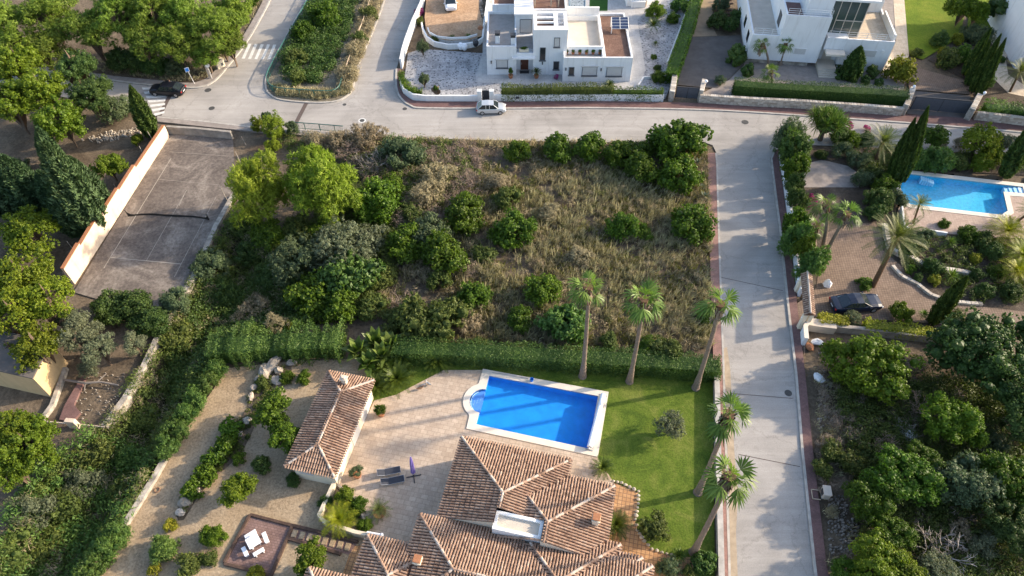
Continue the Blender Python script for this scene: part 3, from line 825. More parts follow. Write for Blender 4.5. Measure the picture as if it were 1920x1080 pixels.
# ---- tiled villa and pool house: hip roofs of barrel tiles
HO = at(866, 819, 2.9).to_2d()
E1 = Vector((math.cos(-HA), math.sin(-HA))); E2 = Vector((math.sin(-HA), -math.cos(-HA)))
def hp(s, t): return HO+E1*s+E2*t
def hip_h(R, s, t):
    s0, s1, t0, t1, he, tn, gs = R
    d = min(s-s0, s1-s, t-t0)
    if not gs: d = min(d, t1-t)
    elif t > t1: d = -1
    return he+d*tn if d >= -1e-6 else -99
TP = 0.325
def tile_roof(par, R, allR, frame, cut=None, seed=1, only=None, pitch=0.232, tl=0.42):
    """rows of barrel tiles over the visible parts of one hip roof; frame maps (s,t) to the ground"""
    r = random.Random(seed)
    s0, s1, t0, t1, he, tn, gs = R
    sides = [('w', Vector((1, 0))), ('e', Vector((-1, 0))), ('n', Vector((0, 1)))]+([] if gs else [('s', Vector((0, -1)))])
    top = lambda s, t: max(hip_h(Q, s, t) for Q in allR)
    for nm, up in sides:
        if only and nm not in only: continue
        b = MB()
        along = Vector((-up.y, up.x))
        if nm in 'we': L = t1-t0; org = Vector((s0 if nm == 'w' else s1, t0)); along = Vector((0, 1)); run = (s1-s0)/2
        else: L = s1-s0; org = Vector((s0, t0 if nm == 'n' else t1)); along = Vector((1, 0)); run = (t1-t0)/2 if not gs else (s1-s0)/2
        n = int(L/pitch)
        for c in range(n):
            base = org+along*((c+.5)*L/n)
            # steps along the slope
            k = 0; d = -0.12
            while d < run+0.5:
                m = base+up*(d+tl/2)
                dn = min(m.x-s0, s1-m.x, m.y-t0, *(() if gs else (t1-m.y,)))
                mine = (m.x-s0 if nm == 'w' else s1-m.x if nm == 'e' else m.y-t0 if nm == 'n' else t1-m.y)
                ok = mine <= dn+0.02 and hip_h(R, m.x, m.y) >= top(m.x, m.y)-0.01 and (not gs or m.y < t1)
                if ok and cut and cut[0] < m.x < cut[1] and cut[2] < m.y < cut[3]: ok = False
                if ok:
                    tint = min(1, max(0, r.gauss(0.56, 0.14)))
                    rv = 0.080+r.uniform(-.005, .005); jit = r.uniform(-.012, .012)
                    V = []
                    for (dd, rr, dz) in ((d-0.02, rv*1.12, 0.05), (d+tl+0.03, rv*0.88, 0.018)):
                        z = he+(dd)*tn+dz
                        for q in range(6):
                            a = math.pi*q/5
                            p = base+up*dd+along*(rr*math.cos(a)+jit)
                            g = frame(p.x, p.y)
                            V.append((g.x, g.y, z+rr*0.95*math.sin(a)))
                    b.add(V, [(q, q+1, 6+q+1, 6+q) for q in range(5)]+[(0, 5, 4, 3, 2, 1)], 0, tint)
                d += tl; k += 1
        if b.f: b.build('roof_tiles', 'roof_tile', parent=par, sm=False)
    # deck under the tiles
    b = MB(); st = 0.3
    ns, nt = int((s1-s0)/st), int((t1-t0)/st)
    for i in range(ns):
        for j in range(nt):
            q = [(s0+(s1-s0)*(i+a)/ns, t0+(t1-t0)*(j+c)/nt) for a, c in ((0, 0), (1, 0), (1, 1), (0, 1))]
            m = ((q[0][0]+q[2][0])/2, (q[0][1]+q[2][1])/2)
            if hip_h(R, *m) < top(*m)-0.03: continue
            if cut and cut[0]-.1 < m[0] < cut[1]+.1 and cut[2]-.1 < m[1] < cut[3]+.1: continue
            V = []
            for s, t in q:
                g = frame(s, t); V.append((g.x, g.y, max(he, hip_h(R, min(max(s, s0), s1), min(max(t, t0), t1)))+0.005))
            f = (0, 1, 2, 3)
            A, B_, C = Vector(V[0]), Vector(V[1]), Vector(V[2])
            if (B_-A).cross(C-A).z < 0: f = (3, 2, 1, 0)
            b.add(V, [f])
    if b.f: b.build('roof_deck', 'tile_channel', parent=par)
    # ridge and hip caps in mortar
    b = MB()
    def cap(p, q):
        n = max(1, int((q-p).length/0.36))
        for k in range(n):
            a = p.lerp(q, k/n); c = p.lerp(q, (k+1.12)/n)
            m = (a+c)/2
            if hip_h(R, m.x, m.y) < top(m.x, m.y)-0.04: continue
            if cut and cut[0] < m.x < cut[1] and cut[2] < m.y < cut[3]: continue
            ga, gc = frame(a.x, a.y), frame(c.x, c.y)
            za, zc = hip_h(R, a.x, a.y), hip_h(R, min(max(c.x, s0), s1), min(max(c.y, t0), t1))
            if za < 0 or zc < 0: continue
            d = (gc-ga).normalized(); nn = Vector((-d.y, d.x))
            V = []
            for g, z, rr in ((ga, za+.055, .12), (gc, zc+.04, .095)):
                for q_ in range(6):
                    an = math.pi*q_/5
                    V.append((g.x+nn.x*rr*math.cos(an), g.y+nn.y*rr*math.cos(an), z+rr*math.sin(an)))
            b.add(V, [(q_, q_+1, 7+q_, 6+q_) for q_ in range(5)]+[(0, 5, 4, 3, 2, 1), (6, 7, 8, 9, 10, 11)], 0 if r.random() < 0.45 else 1, r.uniform(.3, 1))
    W = min(s1-s0, 1e9 if gs else t1-t0)/2
    if gs or (s1-s0) <= (t1-t0):
        W = (s1-s0)/2; p1 = Vector((s0+W, t0+W)); p2 = Vector((s0+W, t1 if gs else t1-W))
    else:
        W = (t1-t0)/2; p1 = Vector((s0+W, t0+W)); p2 = Vector((s1-W, t0+W))
    cap(Vector((s0, t0)), p1); cap(p1, p2)
    cap(Vector((s1, t0)), p1 if (gs or (s1-s0) <= (t1-t0)) else p2)
    if not gs:
        cap(Vector((s0, t1)), p2 if (s1-s0) <= (t1-t0) else p1); cap(Vector((s1, t1)), p2)
    if b.f: b.build('ridge_caps', ['mortar', 'roof_tile'], parent=par)
def roofwall(par, R, frame, mat='cream_wall', inset=0.45, z0=-0.1):
    s0, s1, t0, t1, he, tn, gs = R
    b = MB()
    b.prism([frame(s, t) for s, t in ((s0+inset, t0+inset), (s1-inset, t0+inset), (s1-inset, t1-inset), (s0+inset, t1-inset))], z0, he-0.02)
    q = MB()
    for (a, c) in (((s0, t0), (s1, t0)), ((s1, t0), (s1, t1)), ((s1, t1), (s0, t1)), ((s0, t1), (s0, t0))):
        pass
    b.build('wall', mat, parent=par)
villa = empty('tiled_villa', (*hp(5, 8), 0), 'large villa with terracotta barrel-tiled hip roofs round a small white flat deck', 'house')
class _O: pass
def vparent(o):
    o.matrix_parent_inverse = Matrix.Translation(-Vector(villa.location)); return o
RA = (0, 9.5, 0, 7.25, 2.9, TP, True)
RB = (3.9, 13.38, 1.54, 7.9, 2.9, TP, True)
RC = (-1.4, 17.0, 7.4, 15.2, 3.15, TP, False)
RD = (-4.98, 0.62, 9.8, 20.0, 2.9, TP, False)
RE = (-8.42, -3.6, 13.15, 20.0, 2.9, TP, False)
RG = (6.0, 14.45, 6.21, 20.0, 2.9, TP, False)
RF = (8.0, 16.21, 6.86, 20.0, 2.9, TP, False)
VR = [RA, RB, RC, RD, RE, RG, RF]
n0 = set(bpy.data.objects)
CUT = (4.55, 8.35, 6.15, 7.65)
for i, R in enumerate(VR):
    tile_roof(villa, R, VR, hp, cut=CUT, seed=10+i)
    roofwall(villa, R, hp)
b = MB()
b.prism([hp(4.55, 6.15), hp(8.35, 6.15), hp(8.35, 7.65), hp(4.55, 7.65)], 2.9, 4.22, holes=[[hp(4.8, 6.4), hp(8.1, 6.4), hp(8.1, 7.4), hp(4.8, 7.4)]])
b.prism([hp(8.36, 7.4), hp(13.0, 7.4), hp(13.0, 7.7), hp(8.36, 7.7)], 2.5, 2.95)
b.build('deck_parapet', 'white_wall', parent=villa)
def gable(pts, t):
    b = MB(); V = []
    for tt in (t, t-.1):
        for s, z in pts: g = hp(s, tt); V.append((g.x, g.y, z))
    n = len(pts); b.add(V, [tuple(range(n)), tuple(range(2*n-1, n-1, -1))]+[(i, n+i, n+(i+1) % n, (i+1) % n) for i in range(n)]); b.build('gable_wall', 'cream_wall', parent=villa)
gable([(8.37, 2.5), (13.2, 2.5), (13.3, 2.9), (8.64, 4.42), (8.37, 4.35)], 7.88)
gable([(.1, 2.5), (4.54, 2.5), (4.54, 4.34), (.1, 2.92)], 7.22)
b = MB(); b.prism([hp(4.8, 6.4), hp(8.1, 6.4), hp(8.1, 7.4), hp(4.8, 7.4)], None, 4.0); b.build('roof_deck', 'cream_roof', parent=villa)
def chimney(par, p, z, w, h, rz, mat='cream_wall'):
    b = MB(); b.box((p.x, p.y, z+h/2), (w, w, h), rz, bev=0.02); b.box((p.x, p.y, z+h+.05), (w+.16, w+.16, .1), rz, bev=.02)
    for dx in (-1, 1):
        for dy in (-1, 1):
            q = p+E1*dx*w*.35+E2*dy*w*.35
            b.box((q.x, q.y, z+h+.2), (.1, .1, .22), rz)
    c = b.build('chimney', mat, parent=par)
    k = MB(); k.box((p.x, p.y, z+h+.34), (w+.12, w+.12, .07), rz, bev=.03); k.build('chimney_cap', 'terracotta', parent=c)
    return c
for (u, v, z) in ((1117, 976, 3.7), (784, 1054, 3.6)):
    chimney(villa, at(u, v, z).to_2d(), z-0.5, 0.5, 0.9, -HA, 'cream_wall')
for o in set(bpy.data.objects)-n0:
    if o.parent == villa: vparent(o)
# pool house
PO = at(616, 696, 2.7).to_2d()
def pp(s, t): return PO+E1*s+E2*t
RP = (0, 4.45, 0, 9.66, 2.7, 0.33, False)
phouse = empty('pool_house', (*pp(2.2, 4.8), 0), 'long narrow outbuilding under a terracotta hip roof at the left edge of the tiled terrace', 'outbuilding')
n0 = set(bpy.data.objects)
tile_roof(phouse, RP, [RP], pp, seed=31)
b = MB(); b.prism([pp(.4, .4), pp(4.1, .4), pp(4.1, 9.3), pp(.4, 9.3)], -0.1, 2.68); b.build('wall', 'cream_wall', parent=phouse)
b = MB()
for t0_, t1_ in ((1.6, 3.2), (3.9, 5.5)):
    a, c = pp(4.115, t0_), pp(4.115, t1_); m = (a+c)/2
    b.box((m.x, m.y, 1.1), (0.05, (c-a).length, 2.1), -HA)
b.build('door', 'shutter', parent=phouse)
b = MB(); m = pp(1.5, 9.31); b.box((m.x, m.y, 1.6), (1.3, 0.06, 0.9), -HA); w_ = b.build('window', 'shutter', parent=phouse)
b = MB(); 
p = pp(2.1, 1.05); b.box((p.x, p.y, 3.35), (.45, .45, 1.0), -HA, bev=.03); b.box((p.x, p.y, 3.9), (.7, .6, .12), -HA, bev=.05); b.box((p.x, p.y, 4.05), (.4, .35, .18), -HA, bev=.05)
b.build('chimney', 'peach_wall', parent=phouse)
for o in set(bpy.data.objects)-n0:
    if o.parent == phouse: o.matrix_parent_inverse = Matrix.Translation(-Vector(phouse.location))

# ---- white flat-roofed house
f0 = at(913.7, 140.5)
WF = Frame((f0.x, f0.y), 0.0)
wh = empty('white_house', (f0.x, f0.y, 0), 'white flat-roofed modern house with gravel roofs, roller shutters and a solar panel', 'house')
sL1, zL = WF.front(912.7, 87); sL1 = WF.front(968, 141)[0]
_, tLb = WF.flat(925, 21, zL)
flatblock(wh, 0, sL1, 0, tLb, 0, zL, roof='grey_roof')
s_, z_ = WF.front(930.5, 112); s2_, z2_ = WF.front(952.3, 127)
window(wh, s_, s2_, z2_, z_, 0, 'shutter', lintel=True, shutter=True)
# entrance between the wings
sM0, sM1 = sL1, WF.front(998.8, 141.5)[0]
b = MB(); b.prism(rect(sM0, sM1, 1.3, tLb), 0, 3.3, ); b.prism(rect(sM0-.6, sM1+.3, -0.5, 1.3), 2.75, 2.95, bottom=True)
b.build('entrance_wall', 'cool_wall', parent=wh)
b = MB(); b.prism(rect(sM0+.02, sM1-.02, 1.3, 4.4), 3.30, 3.34); b.build('balcony_floor', 'grey_roof', parent=wh)
b = MB(); b.prism(rect(sM0+.0, sM1, -0.1, 0.1), 2.95, 3.45, bottom=True); b.build('balcony_parapet', 'cool_wall', parent=wh)
d_ = MB(); d_.box((sM0+1.15, 1.27, 1.05), (1.1, .08, 2.1)); 
for k in range(3): d_.box((sM0+1.15, 1.22, .4+.65*k), (.8, .04, .5))
dr = d_.build('door', 'door_wood', parent=wh)
b = MB(); b.box((sM0+.75, 1.19, 1.05), (.05, .06, .3)); b.build('handle', 'steel', parent=dr)
b = MB(); b.box((sM0+1.15, 0.6, .075), (1.3, .7, .04)); b.build('doormat', 'dark_metal', parent=wh)
_, tU = WF.flat(985, 63, 3.3)
zU = WF.front(985, 27, tU)[1]
b = MB(); b.prism(rect(sM0-.1, sM1+.1, tU, tU+5), 3.2, zU); b.prism(rect(sM0-.3, sM1+.1, tU-.3, tU+5), zU, zU+.2, bottom=True); b.build('upper_wall', 'cool_wall', parent=wh)
window(wh, sM0+.5, sM1-.15, 3.4, 5.5, tU, 'shutter', sill=False, shutter=True)
# stair tower
zT = WF.front(999, 56)[1]; sT1 = WF.front(1065, 61)[0]
_, tT = WF.flat(1000, 21, zT)
b = MB()
h1 = rect(sM1+.45, sM1+2.75, 1.0, tT-.5); h2 = rect(sM1+3.3, sT1-.45, 1.0, tT-.4)
b.prism(rect(sM1, sT1, 0, tT), 0, zT, holes=[h1, h2]); b.build('tower_wall', 'cool_wall', parent=wh)
b = MB(); b.prism(h1, None, zT-1.0); b.build('roof', 'brown_gravel', parent=wh)
b = MB()
for k in range(5): b.prism(rect(sM1+3.3, sT1-.45, 1.0+k*(tT-1.4)/5, 1.0+(k+1)*(tT-1.4)/5), zT-2.4, zT-1.5+.22*k)
b.build('roof_stair', 'white_wall', parent=wh)
b = MB()
for k in range(2): b.prism(rect(sM1+.3, sM1+2.9, 1.9+k*1.2, 2.15+k*1.2), zT-.22, zT+.02, bottom=True)
b.build('roof_beam', 'white_wall', parent=wh)
for (a, c, l) in (((1012.6, 89), (1022.4, 113), False), ((1039.4, 70.4), (1049.3, 88), True), ((1037.8, 115), (1047.8, 130), False)):
    p0, p1 = WF.front(*a), WF.front(*c)
    window(wh, p0[0], p1[0], p1[1], p0[1], 0, 'shutter' if l else 'dark_glass')
# right wing: stepped out towards the street
r0 = WF.flat(1054.4, 153.5, 0); tR = r0[1]; sR0 = r0[0]; 
_, zR = WF.front(1056, 108, tR); sR1 = WF.front(1187, 109, tR)[0]
sRm = WF.front(1133.5, 108, tR)[0]
_, tRb = WF.flat(1160, 24, zR)
flatblock(wh, sRm, sR1, tR, tRb, 0, zR, roof='brown_gravel', lip=.35)
_, tTe = WF.flat(1100, 88, zR+.3)
b = MB(); b.prism(rect(sR0, sRm-.003, tR, tTe), 0, zR, holes=[rect(sR0+.2, sRm-.2, tR+.2, tTe-.05)]); b.build('wall', 'cool_wall', parent=wh)
b = MB(); b.prism(rect(sR0+.2, sRm-.2, tR+.2, tTe-.05), None, zR-.75); b.build('roof', 'grey_roof', parent=wh)
_, tTb = WF.flat(1100, 29, zR+.3)
b = MB(); b.prism(rect(sR0+.3, sRm-.003, tTe, tTb), 0, zR+.35, holes=[rect(sT1+.15, sRm-.22, tTe+.22, tTb-.25)]); b.build('terrace_wall', 'white_wall', parent=wh)
b = MB(); b.prism(rect(sT1+.15, sRm-.22, tTe+.22, tTb-.25), None, zR-.35); b.build('roof_terrace', 'cream_roof', parent=wh)
b = MB(); b.prism(rect(sT1, sRm, tTb, tTb+.3), 0, zR+1.5); b.build('terrace_wall', 'white_wall', parent=wh)
for (a, c, l) in (((1067, 125.7), (1076, 140.5), False), ((1092, 124.7), (1118.6, 141.5), True), ((1138, 125.7), (1165, 142.5), True)):
    p0, p1 = WF.front(*a, tR), WF.front(*c, tR)
    window(wh, p0[0], p1[0], p1[1], p0[1], tR, 'shutter' if l else 'dark_glass', lintel=l, shutter=l)
for (u, v, t) in ((921, 116, 0), (1017, 118, 0), (1061, 129, tR), (1127, 130, tR)):
    s_, z_ = WF.front(u, v, t); b = MB(); b.box((s_, t-.08, z_), (.14, .14, .4), bev=.02); b.build('wall_lamp', 'dark_metal', parent=wh)
# blocks behind
_, tB = WF.flat(1000, 17.5, zT-.6)
flatblock(wh, WF.flat(971, 17, zT-.6)[0], WF.flat(1063, 17, zT-.6)[0], tB, tB+6.5, 0, zT-.6, roof='brown_gravel', lip=.5)
_, tB2 = WF.flat(940, 21, zL)
flatblock(wh, WF.flat(923, 10, zL+1)[0], sM0, tLb+.01, tLb+5, 0, zL+1.0, roof='brown_gravel', lip=.4)
b = MB()
zz = zT-1.1
for (u, v) in ((1003, 12), (1033, 12), (1047, 13), (1003, 1), (1047, 1)):
    s_, t_ = WF.flat(u, v, zz); b.box((s_, t_, zz+1.2), (.18, .18, 2.4))
for (a, c) in (((1003, 1), (1047, 1)), ((1003, 12), (1047, 13))):
    p, q = WF.flat(*a, zz), WF.flat(*c, zz); b.box(((p[0]+q[0])/2, (p[1]+q[1])/2, zz+2.5), (q[0]-p[0]+.5, .2, .2))
b.build('pergola', 'pale_wood', parent=wh)
for (u, v) in ((933, 79), (962, 83)):
    s_, t_ = WF.flat(u, v, zL-.3); b = MB(); b.box((s_, t_, zL+.25), (.6, .6, 1.2), bev=.02); c_ = b.build('chimney', 'cool_wall', parent=wh)
    b = MB(); b.box((s_, t_, zL+1.0), (.66, .66, .3)); b.box((s_, t_, zL+1.2), (.75, .75, .08)); b.build('chimney_cap', 'dark_metal', parent=c_)
# solar panel on its frame
sp = empty('solar_panel', (0, 0, 0), 'solar panel on a white frame standing on the brown gravel roof', 'solar panel')
z0_ = zR-.35
A_ = [WF.flat(u, v, z0_+h) for u, v, h in ((1147, 54, .7), (1178.5, 54, .7), (1177.5, 32, 1.5), (1146.5, 32, 1.5))]
A_ = [Vector((f0.x+s, f0.y+t, z0_+h)) for (s, t), h in zip(A_, (.7, .7, 1.5, 1.5))]
sp.location = (A_[0].x, A_[0].y, z0_)
def PB(mbld, nm, mt, par): 
    o = mbld.build(nm, mt, parent=par); o.matrix_parent_inverse = Matrix.Translation(-Vector(par.location)); return o
b = MB(); b.add([*A_, *[p-Vector((0, 0, .06)) for p in A_]], [(0, 1, 2, 3), (7, 6, 5, 4), (0, 4, 5, 1), (1, 5, 6, 2), (2, 6, 7, 3), (3, 7, 4, 0)]); PB(b, 'panel', 'solar', sp)
b = MB()
for k in range(3):
    p, q = A_[0].lerp(A_[1], k/2), A_[3].lerp(A_[2], k/2); b.tube([p+Vector((0, 0, .015)), q+Vector((0, 0, .015))], .035, 4)
for k in range(5):
    p, q = A_[0].lerp(A_[3], k/4), A_[1].lerp(A_[2], k/4); b.tube([p+Vector((0, 0, .015)), q+Vector((0, 0, .015))], .025, 4)
for p in A_: b.tube([p, (p.x, p.y, z0_)], .06, 5)
PB(b, 'panel_frame', 'white_metal', sp)

# ---- modern house on the right
m0 = at(1396, 118.5); m1 = at(1658, 136)
MF = Frame((m0.x, m0.y), math.atan2(m1.y-m0.y, m1.x-m0.x))
mh = empty('modern_house', (m0.x, m0.y, 0), 'tall white modern house with a glazed corner room and railed roof terraces', 'house', rz=MF.a)
zA = MF.front(1409, 64)[1]
sC0, zC = MF.front(1476, 28); sC1 = MF.front(1562, 32)[0]
sD1, zD = MF.front(1679, 79)
b = MB(); b.prism(rect(0.15, sC1-1.0, .35, 12), -0.1, .75); b.build('plinth', 'weathered_wall', parent=mh)
flatblock(mh, 0, sC0+.2, 0, 16, .75, zA, roof='beige_roof', lip=.6)
flatblock(mh, sC0, sC1, .003, 15, .75, zC, roof='cool_wall', lip=.9, name='upper_wall')
b = MB(); b.prism(rect(sC0+.23, sC0+2.6, .25, 5), None, zC-.8); b.build('balcony_floor', 'brick_pavement', parent=mh)
b = MB(); b.prism(rect(sC0+2.7, sC1, 1.2, 15), zC-.9, zC+2.6); b.build('upper_wall', 'cool_wall', parent=mh)
# lower right wing with entrance recess
s_e0, s_e1 = MF.front(1533, 123)[0], MF.front(1566, 131)[0]
flatblock(mh, s_e1, sD1, .006, 13, 0, zD, roof='cream_paving', lip=.4)
b = MB(); b.prism(rect(s_e0, s_e1, 1.6, 13), 0, zD-.4); b.prism(rect(s_e0, s_e1, .1, 1.6), 2.9, zD-.006); b.build('entrance_wall', 'cool_wall', parent=mh)
b = MB(); b.prism(rect(s_e0, s_e1, .35, 13), zD-.4, zD-.39); b.build('roof', 'cream_paving', parent=mh)
b = MB(); b.box(((s_e0+s_e1)/2, 1.57, 1.1), (1.3, .08, 2.2)); b.build('door', 'beige_roof', parent=mh)
s_, z_ = MF.front(1543, 96); s2_, z2_ = MF.front(1580, 100)
b = MB(); b.prism(rect(s_+.2, s2_, -1.3, .0), 2.75, 3.05, bottom=True); b.build('canopy', 'coping', parent=mh)
b = MB()
for k in range(4): b.prism(rect(s_e0-.1, s_e1-.2, -2.4+.35*k, -2.4+.35*(k+1)), -.1, .12*(k+1))
b.prism(rect(s_e0-.1, s_e1-.2, -1.0, 1.6), -.1, .52)
b.build('steps', 'cream_roof', parent=mh)
for a, c in (((1490, 89.5), (1509, 103)), ((1617, 93), (1640, 107.5))):
    p0, p1 = MF.front(*a), MF.front(*c); window(mh, p0[0], p1[0], p1[1], p0[1], .006, 'shutter', sill=False, frame='cool_wall', shutter=True)
p0 = MF.front(1655, 96); b = MB(); b.box((p0[0], -.06, p0[1]), (.4, .12, .4), bev=.03); b.build('wall_lamp', 'white_metal', parent=mh)
# glazed corner room on the wing's roof
sg0, tg = MF.flat(1556, 66, zD-.4); sg1, _ = MF.flat(1605, 67, zD-.4)
_, zG = MF.front(1630, 3.5, tg)
g = MB(); g.prism(rect(sg0-1, sg1, tg, tg+8), zD-.4, zG); 
gr = g.build('glass_room', 'green_glass', parent=mh)
b = MB()
for k in range(4):
    s_ = sg0+(sg1-sg0)*k/3; b.box((s_, tg-.03, (zD+zG)/2-.2), (.09, .1, zG-zD+.4))
for z_ in (zD-.3, zD+(zG-zD)*.40, zG-.05): b.box(((sg0+sg1)/2, tg-.04, z_), (sg1-sg0+.1, .12, .1))
b.box((sg1+.02, tg+4, zD+(zG-zD)*.4), (.1, 8, .1)); b.box((sg1+.02, tg+2.6, (zD+zG)/2), (.1, .1, zG-zD)); b.box((sg1+.02, tg+5.2, (zD+zG)/2), (.1, .1, zG-zD))
b.build('mullions', 'beige_roof', parent=gr)
b = MB(); b.prism(rect(sg0-1, sg1+1.3, tg-.3, tg+9), zG, zG+.3, bottom=True); b.build('roof_slab', 'white_wall', parent=mh)
sx, tx = MF.flat(1640, 8, zD+1.5)
b = MB(); b.prism(rect(sD1-.22, sD1+.0, .5, 7), zD, zD+.7); b.prism(rect(sg1+1.3, sD1-.2, tg+7, tg+13), zD-.4, zG-.5); b.build('terrace_wall', 'white_wall', parent=mh)
def railing(par, pts, h=.9, n=3, r=.025, mat='white_metal', step=1.2, name='railing'):
    b = MB()
    for k in range(n):
        z = h*(k+1)/n; b.tube([(p[0], p[1], p[2]+z) for p in pts], r, 5)
    for i in range(len(pts)-1):
        a, c = Vector(pts[i]), Vector(pts[i+1]); m = max(1, int((c-a).length/step))
        for j in range(m+1):
            q = a.lerp(c, j/m); b.tube([q, q+Vector((0, 0, h))], r*1.2, 5)
    return b.build(name, mat, parent=par)
railing(mh, [(.1, .1, zA), (sC0, .1, zA)]); railing(mh, [(sC0+.1, .1, zC), (sC1-.1, .1, zC), (sC1-.1, 1.2, zC)])
railing(mh, [(s_e0+.1, .45, zD-.1), (s_e1, .2, zD), (sD1-.1, .15, zD), (sD1-.1, 2, zD)])
# left flank windows
b = MB(); b.box((-.02, 2.5, 2.8), (.08, 1.2, 1.5)); b.box((-.02, 6.5, 2.8), (.08, 1.2, 1.5)); b.build('window', 'dark_glass', parent=mh)
b = MB(); b.box((sC0-.02, 3.0, zA+.9), (.08, 1.6, 1.9)); b.build('window', 'dark_glass', parent=mh)
# ---- house at the right edge
p0 = at(1902, 128)
rh = empty('white_house', (p0.x, p0.y, 0), 'corner of a plain white house at the right end of the curved garden path', 'house', rz=-.12)
b = MB(); b.prism(rect(0, 14, 0, 14), -.1, 7.2); b.build('wall', 'cool_wall', parent=rh)
b = MB(); b.prism(rect(-.3, 14.3, -.3, 14.3), 7.2, 7.4, bottom=True); b.build('roof', 'terracotta', parent=rh)
window(rh, 1.2, 2.6, 1.0, 2.4, 0, 'dark_glass')
# pavilion beside the little pool
pv0 = at(1174, 12); pv = empty('pavilion', (pv0.x, pv0.y, 0), 'small white garden pavilion with stools, behind the white flat-roofed house', 'pavilion')
flatblock(pv, 0, 3.2, 0, 5, 0, 2.5, roof='grey_roof', wall='white_wall')
b = MB(); b.prism(rect(.7, 2.9, -.5, 0), 0, 1.0); b.build('counter', 'white_wall', parent=pv)
for k in range(2):
    q = at(1198+12*k, 12); b = MB(); b.lathe([(.16, 0), (.13, .7), (.19, .72), (.19, .78)], 8, (0, 0, 0)); o = b.build('stool', 'pale_wood'); o.location = (q.x, q.y, .05)
    tag(o, ['wooden bar stool nearer the white house, at the pavilion counter', 'wooden bar stool nearer the clipped driveway hedge, at the pavilion counter'][k], 'stool', 'bar stools at the pavilion')
# ---- flat-roofed outbuilding at the left edge
A_, B_, C_ = at(95.5, 744), at(8, 724), at(120, 694)
ob = empty('outbuilding', (A_.x, A_.y, 0), 'ochre outbuilding with a dark flat roof at the left edge, below the yellow-green trees', 'outbuilding')
hO = top_at(A_, 67.5, 708.5).z
u1 = (B_-A_).to_2d().normalized(); u2 = (C_-A_).to_2d()
pl = [A_.to_2d(), A_.to_2d()+u1*7.5, A_.to_2d()+u1*9+u2*1.3, A_.to_2d()+u2*1.3]
b = MB(); b.prism(pl, -.2, hO); PB(b, 'wall', 'ochre_wall', ob)
b = MB(); b.prism(offset(pl, .12), hO, hO+.15, bottom=True); PB(b, 'roof', 'asphalt_drive', ob)
p0 = at(24, 412); lb = empty('outbuilding', (p0.x, p0.y, 0), 'corner of an ochre building at the left edge above the round yellow-green tree', 'outbuilding', rz=-.5)
b = MB(); b.prism(rect(-6, 0, 0, 5), -.1, 2.4); b.build('wall', 'ochre_wall', parent=lb); b = MB(); b.prism(rect(-6.2, .2, -.2, 5.2), 2.4, 2.55, bottom=True); b.build('roof', 'beige_roof', parent=lb)

# ------------------------------------------------------------------ walls, gates, fences
def wall(name, pts, h, th, mat, label, z0=-.1, cap=None, cat='wall', caph=.08, hs=None):
    """free-standing wall along ground points; hs gives a height per point"""
    b = MB()
    P = [Vector(p) for p in pts]; L = []; R = []
    for i in range(len(P)):
        d = (P[min(i+1, len(P)-1)]-P[max(i-1, 0)]).normalized(); n = Vector((-d.y, d.x))*th/2
        L.append(P[i]+n); R.append(P[i]-n)
    H = hs or [h]*len(P)
    V = []
    for i in range(len(P)): V += [(L[i].x, L[i].y, z0), (R[i].x, R[i].y, z0), (R[i].x, R[i].y, H[i]), (L[i].x, L[i].y, H[i])]
    F = []
    for i in range(len(P)-1):
        a = 4*i; c = a+4
        F += [(a+1, c+1, c+2, a+2), (c, a, a+3, c+3), (a+3, a+2, c+2, c+3)]
    F += [(0, 1, 2, 3), tuple(reversed([4*(len(P)-1)+k for k in range(4)]))]
    b.add(V, F, 0, .5)
    o = b.build(name, mat)
    o = tag(o, label, cat)
    if cap:
        q = MB(); V = []
        for i in range(len(P)):
            n = (L[i]-P[i])*1.25
            V += [(P[i].x+n.x, P[i].y+n.y, H[i]+.003), (P[i].x-n.x, P[i].y-n.y, H[i]+.003), (P[i].x-n.x, P[i].y-n.y, H[i]+caph), (P[i].x+n.x, P[i].y+n.y, H[i]+caph)]
        q.add(V, F+[(c, c+4, c+5, c+1) for c in range(0, 4*(len(P)-1), 4)]); q.build('coping', cap, parent=o)
    return o
def stone_wall(name, pts, h, th, label, seed=1, sz=.32, cat='wall'):
    """wall faced with rough stones of varied size, mortar core behind"""
    r = random.Random(seed); o = wall(name, pts, h-.05, th*.8, 'weathered_wall', label, cat=cat)
    b = MB(); P = [Vector(p) for p in pts]
    for i in range(len(P)-1):
        d = P[i+1]-P[i]; L = d.length; d = d.normalized(); n = Vector((-d.y, d.x))
        z = .05
        while z < h-.05:
            hh = min(sz*r.uniform(.6, 1.1), h-z); x = 0
            while x < L:
                w = sz*r.uniform(.8, 1.9); w = min(w, L-x)
                if w < .06: break
                for sd in (-1, 1):
                    c = P[i]+d*(x+w/2)+n*sd*(th/2-.07)
                    b.box((c.x, c.y, z+hh/2), (w*.94, .12+r.uniform(0, .06), hh*.92), math.atan2(d.y, d.x), 0, r.random(), bev=.03)
                x += w
            z += hh
        x = 0
        while x < L:
            w = sz*r.uniform(.8, 1.8); w = min(w, L-x)
            if w < .06: break
            c = P[i]+d*(x+w/2); b.box((c.x, c.y, h-.02), (w*.96, th*.98, .1), math.atan2(d.y, d.x), 0, r.random(), bev=.03); x += w
    b.build('stonework', 'stone_wall', parent=o)
    return o
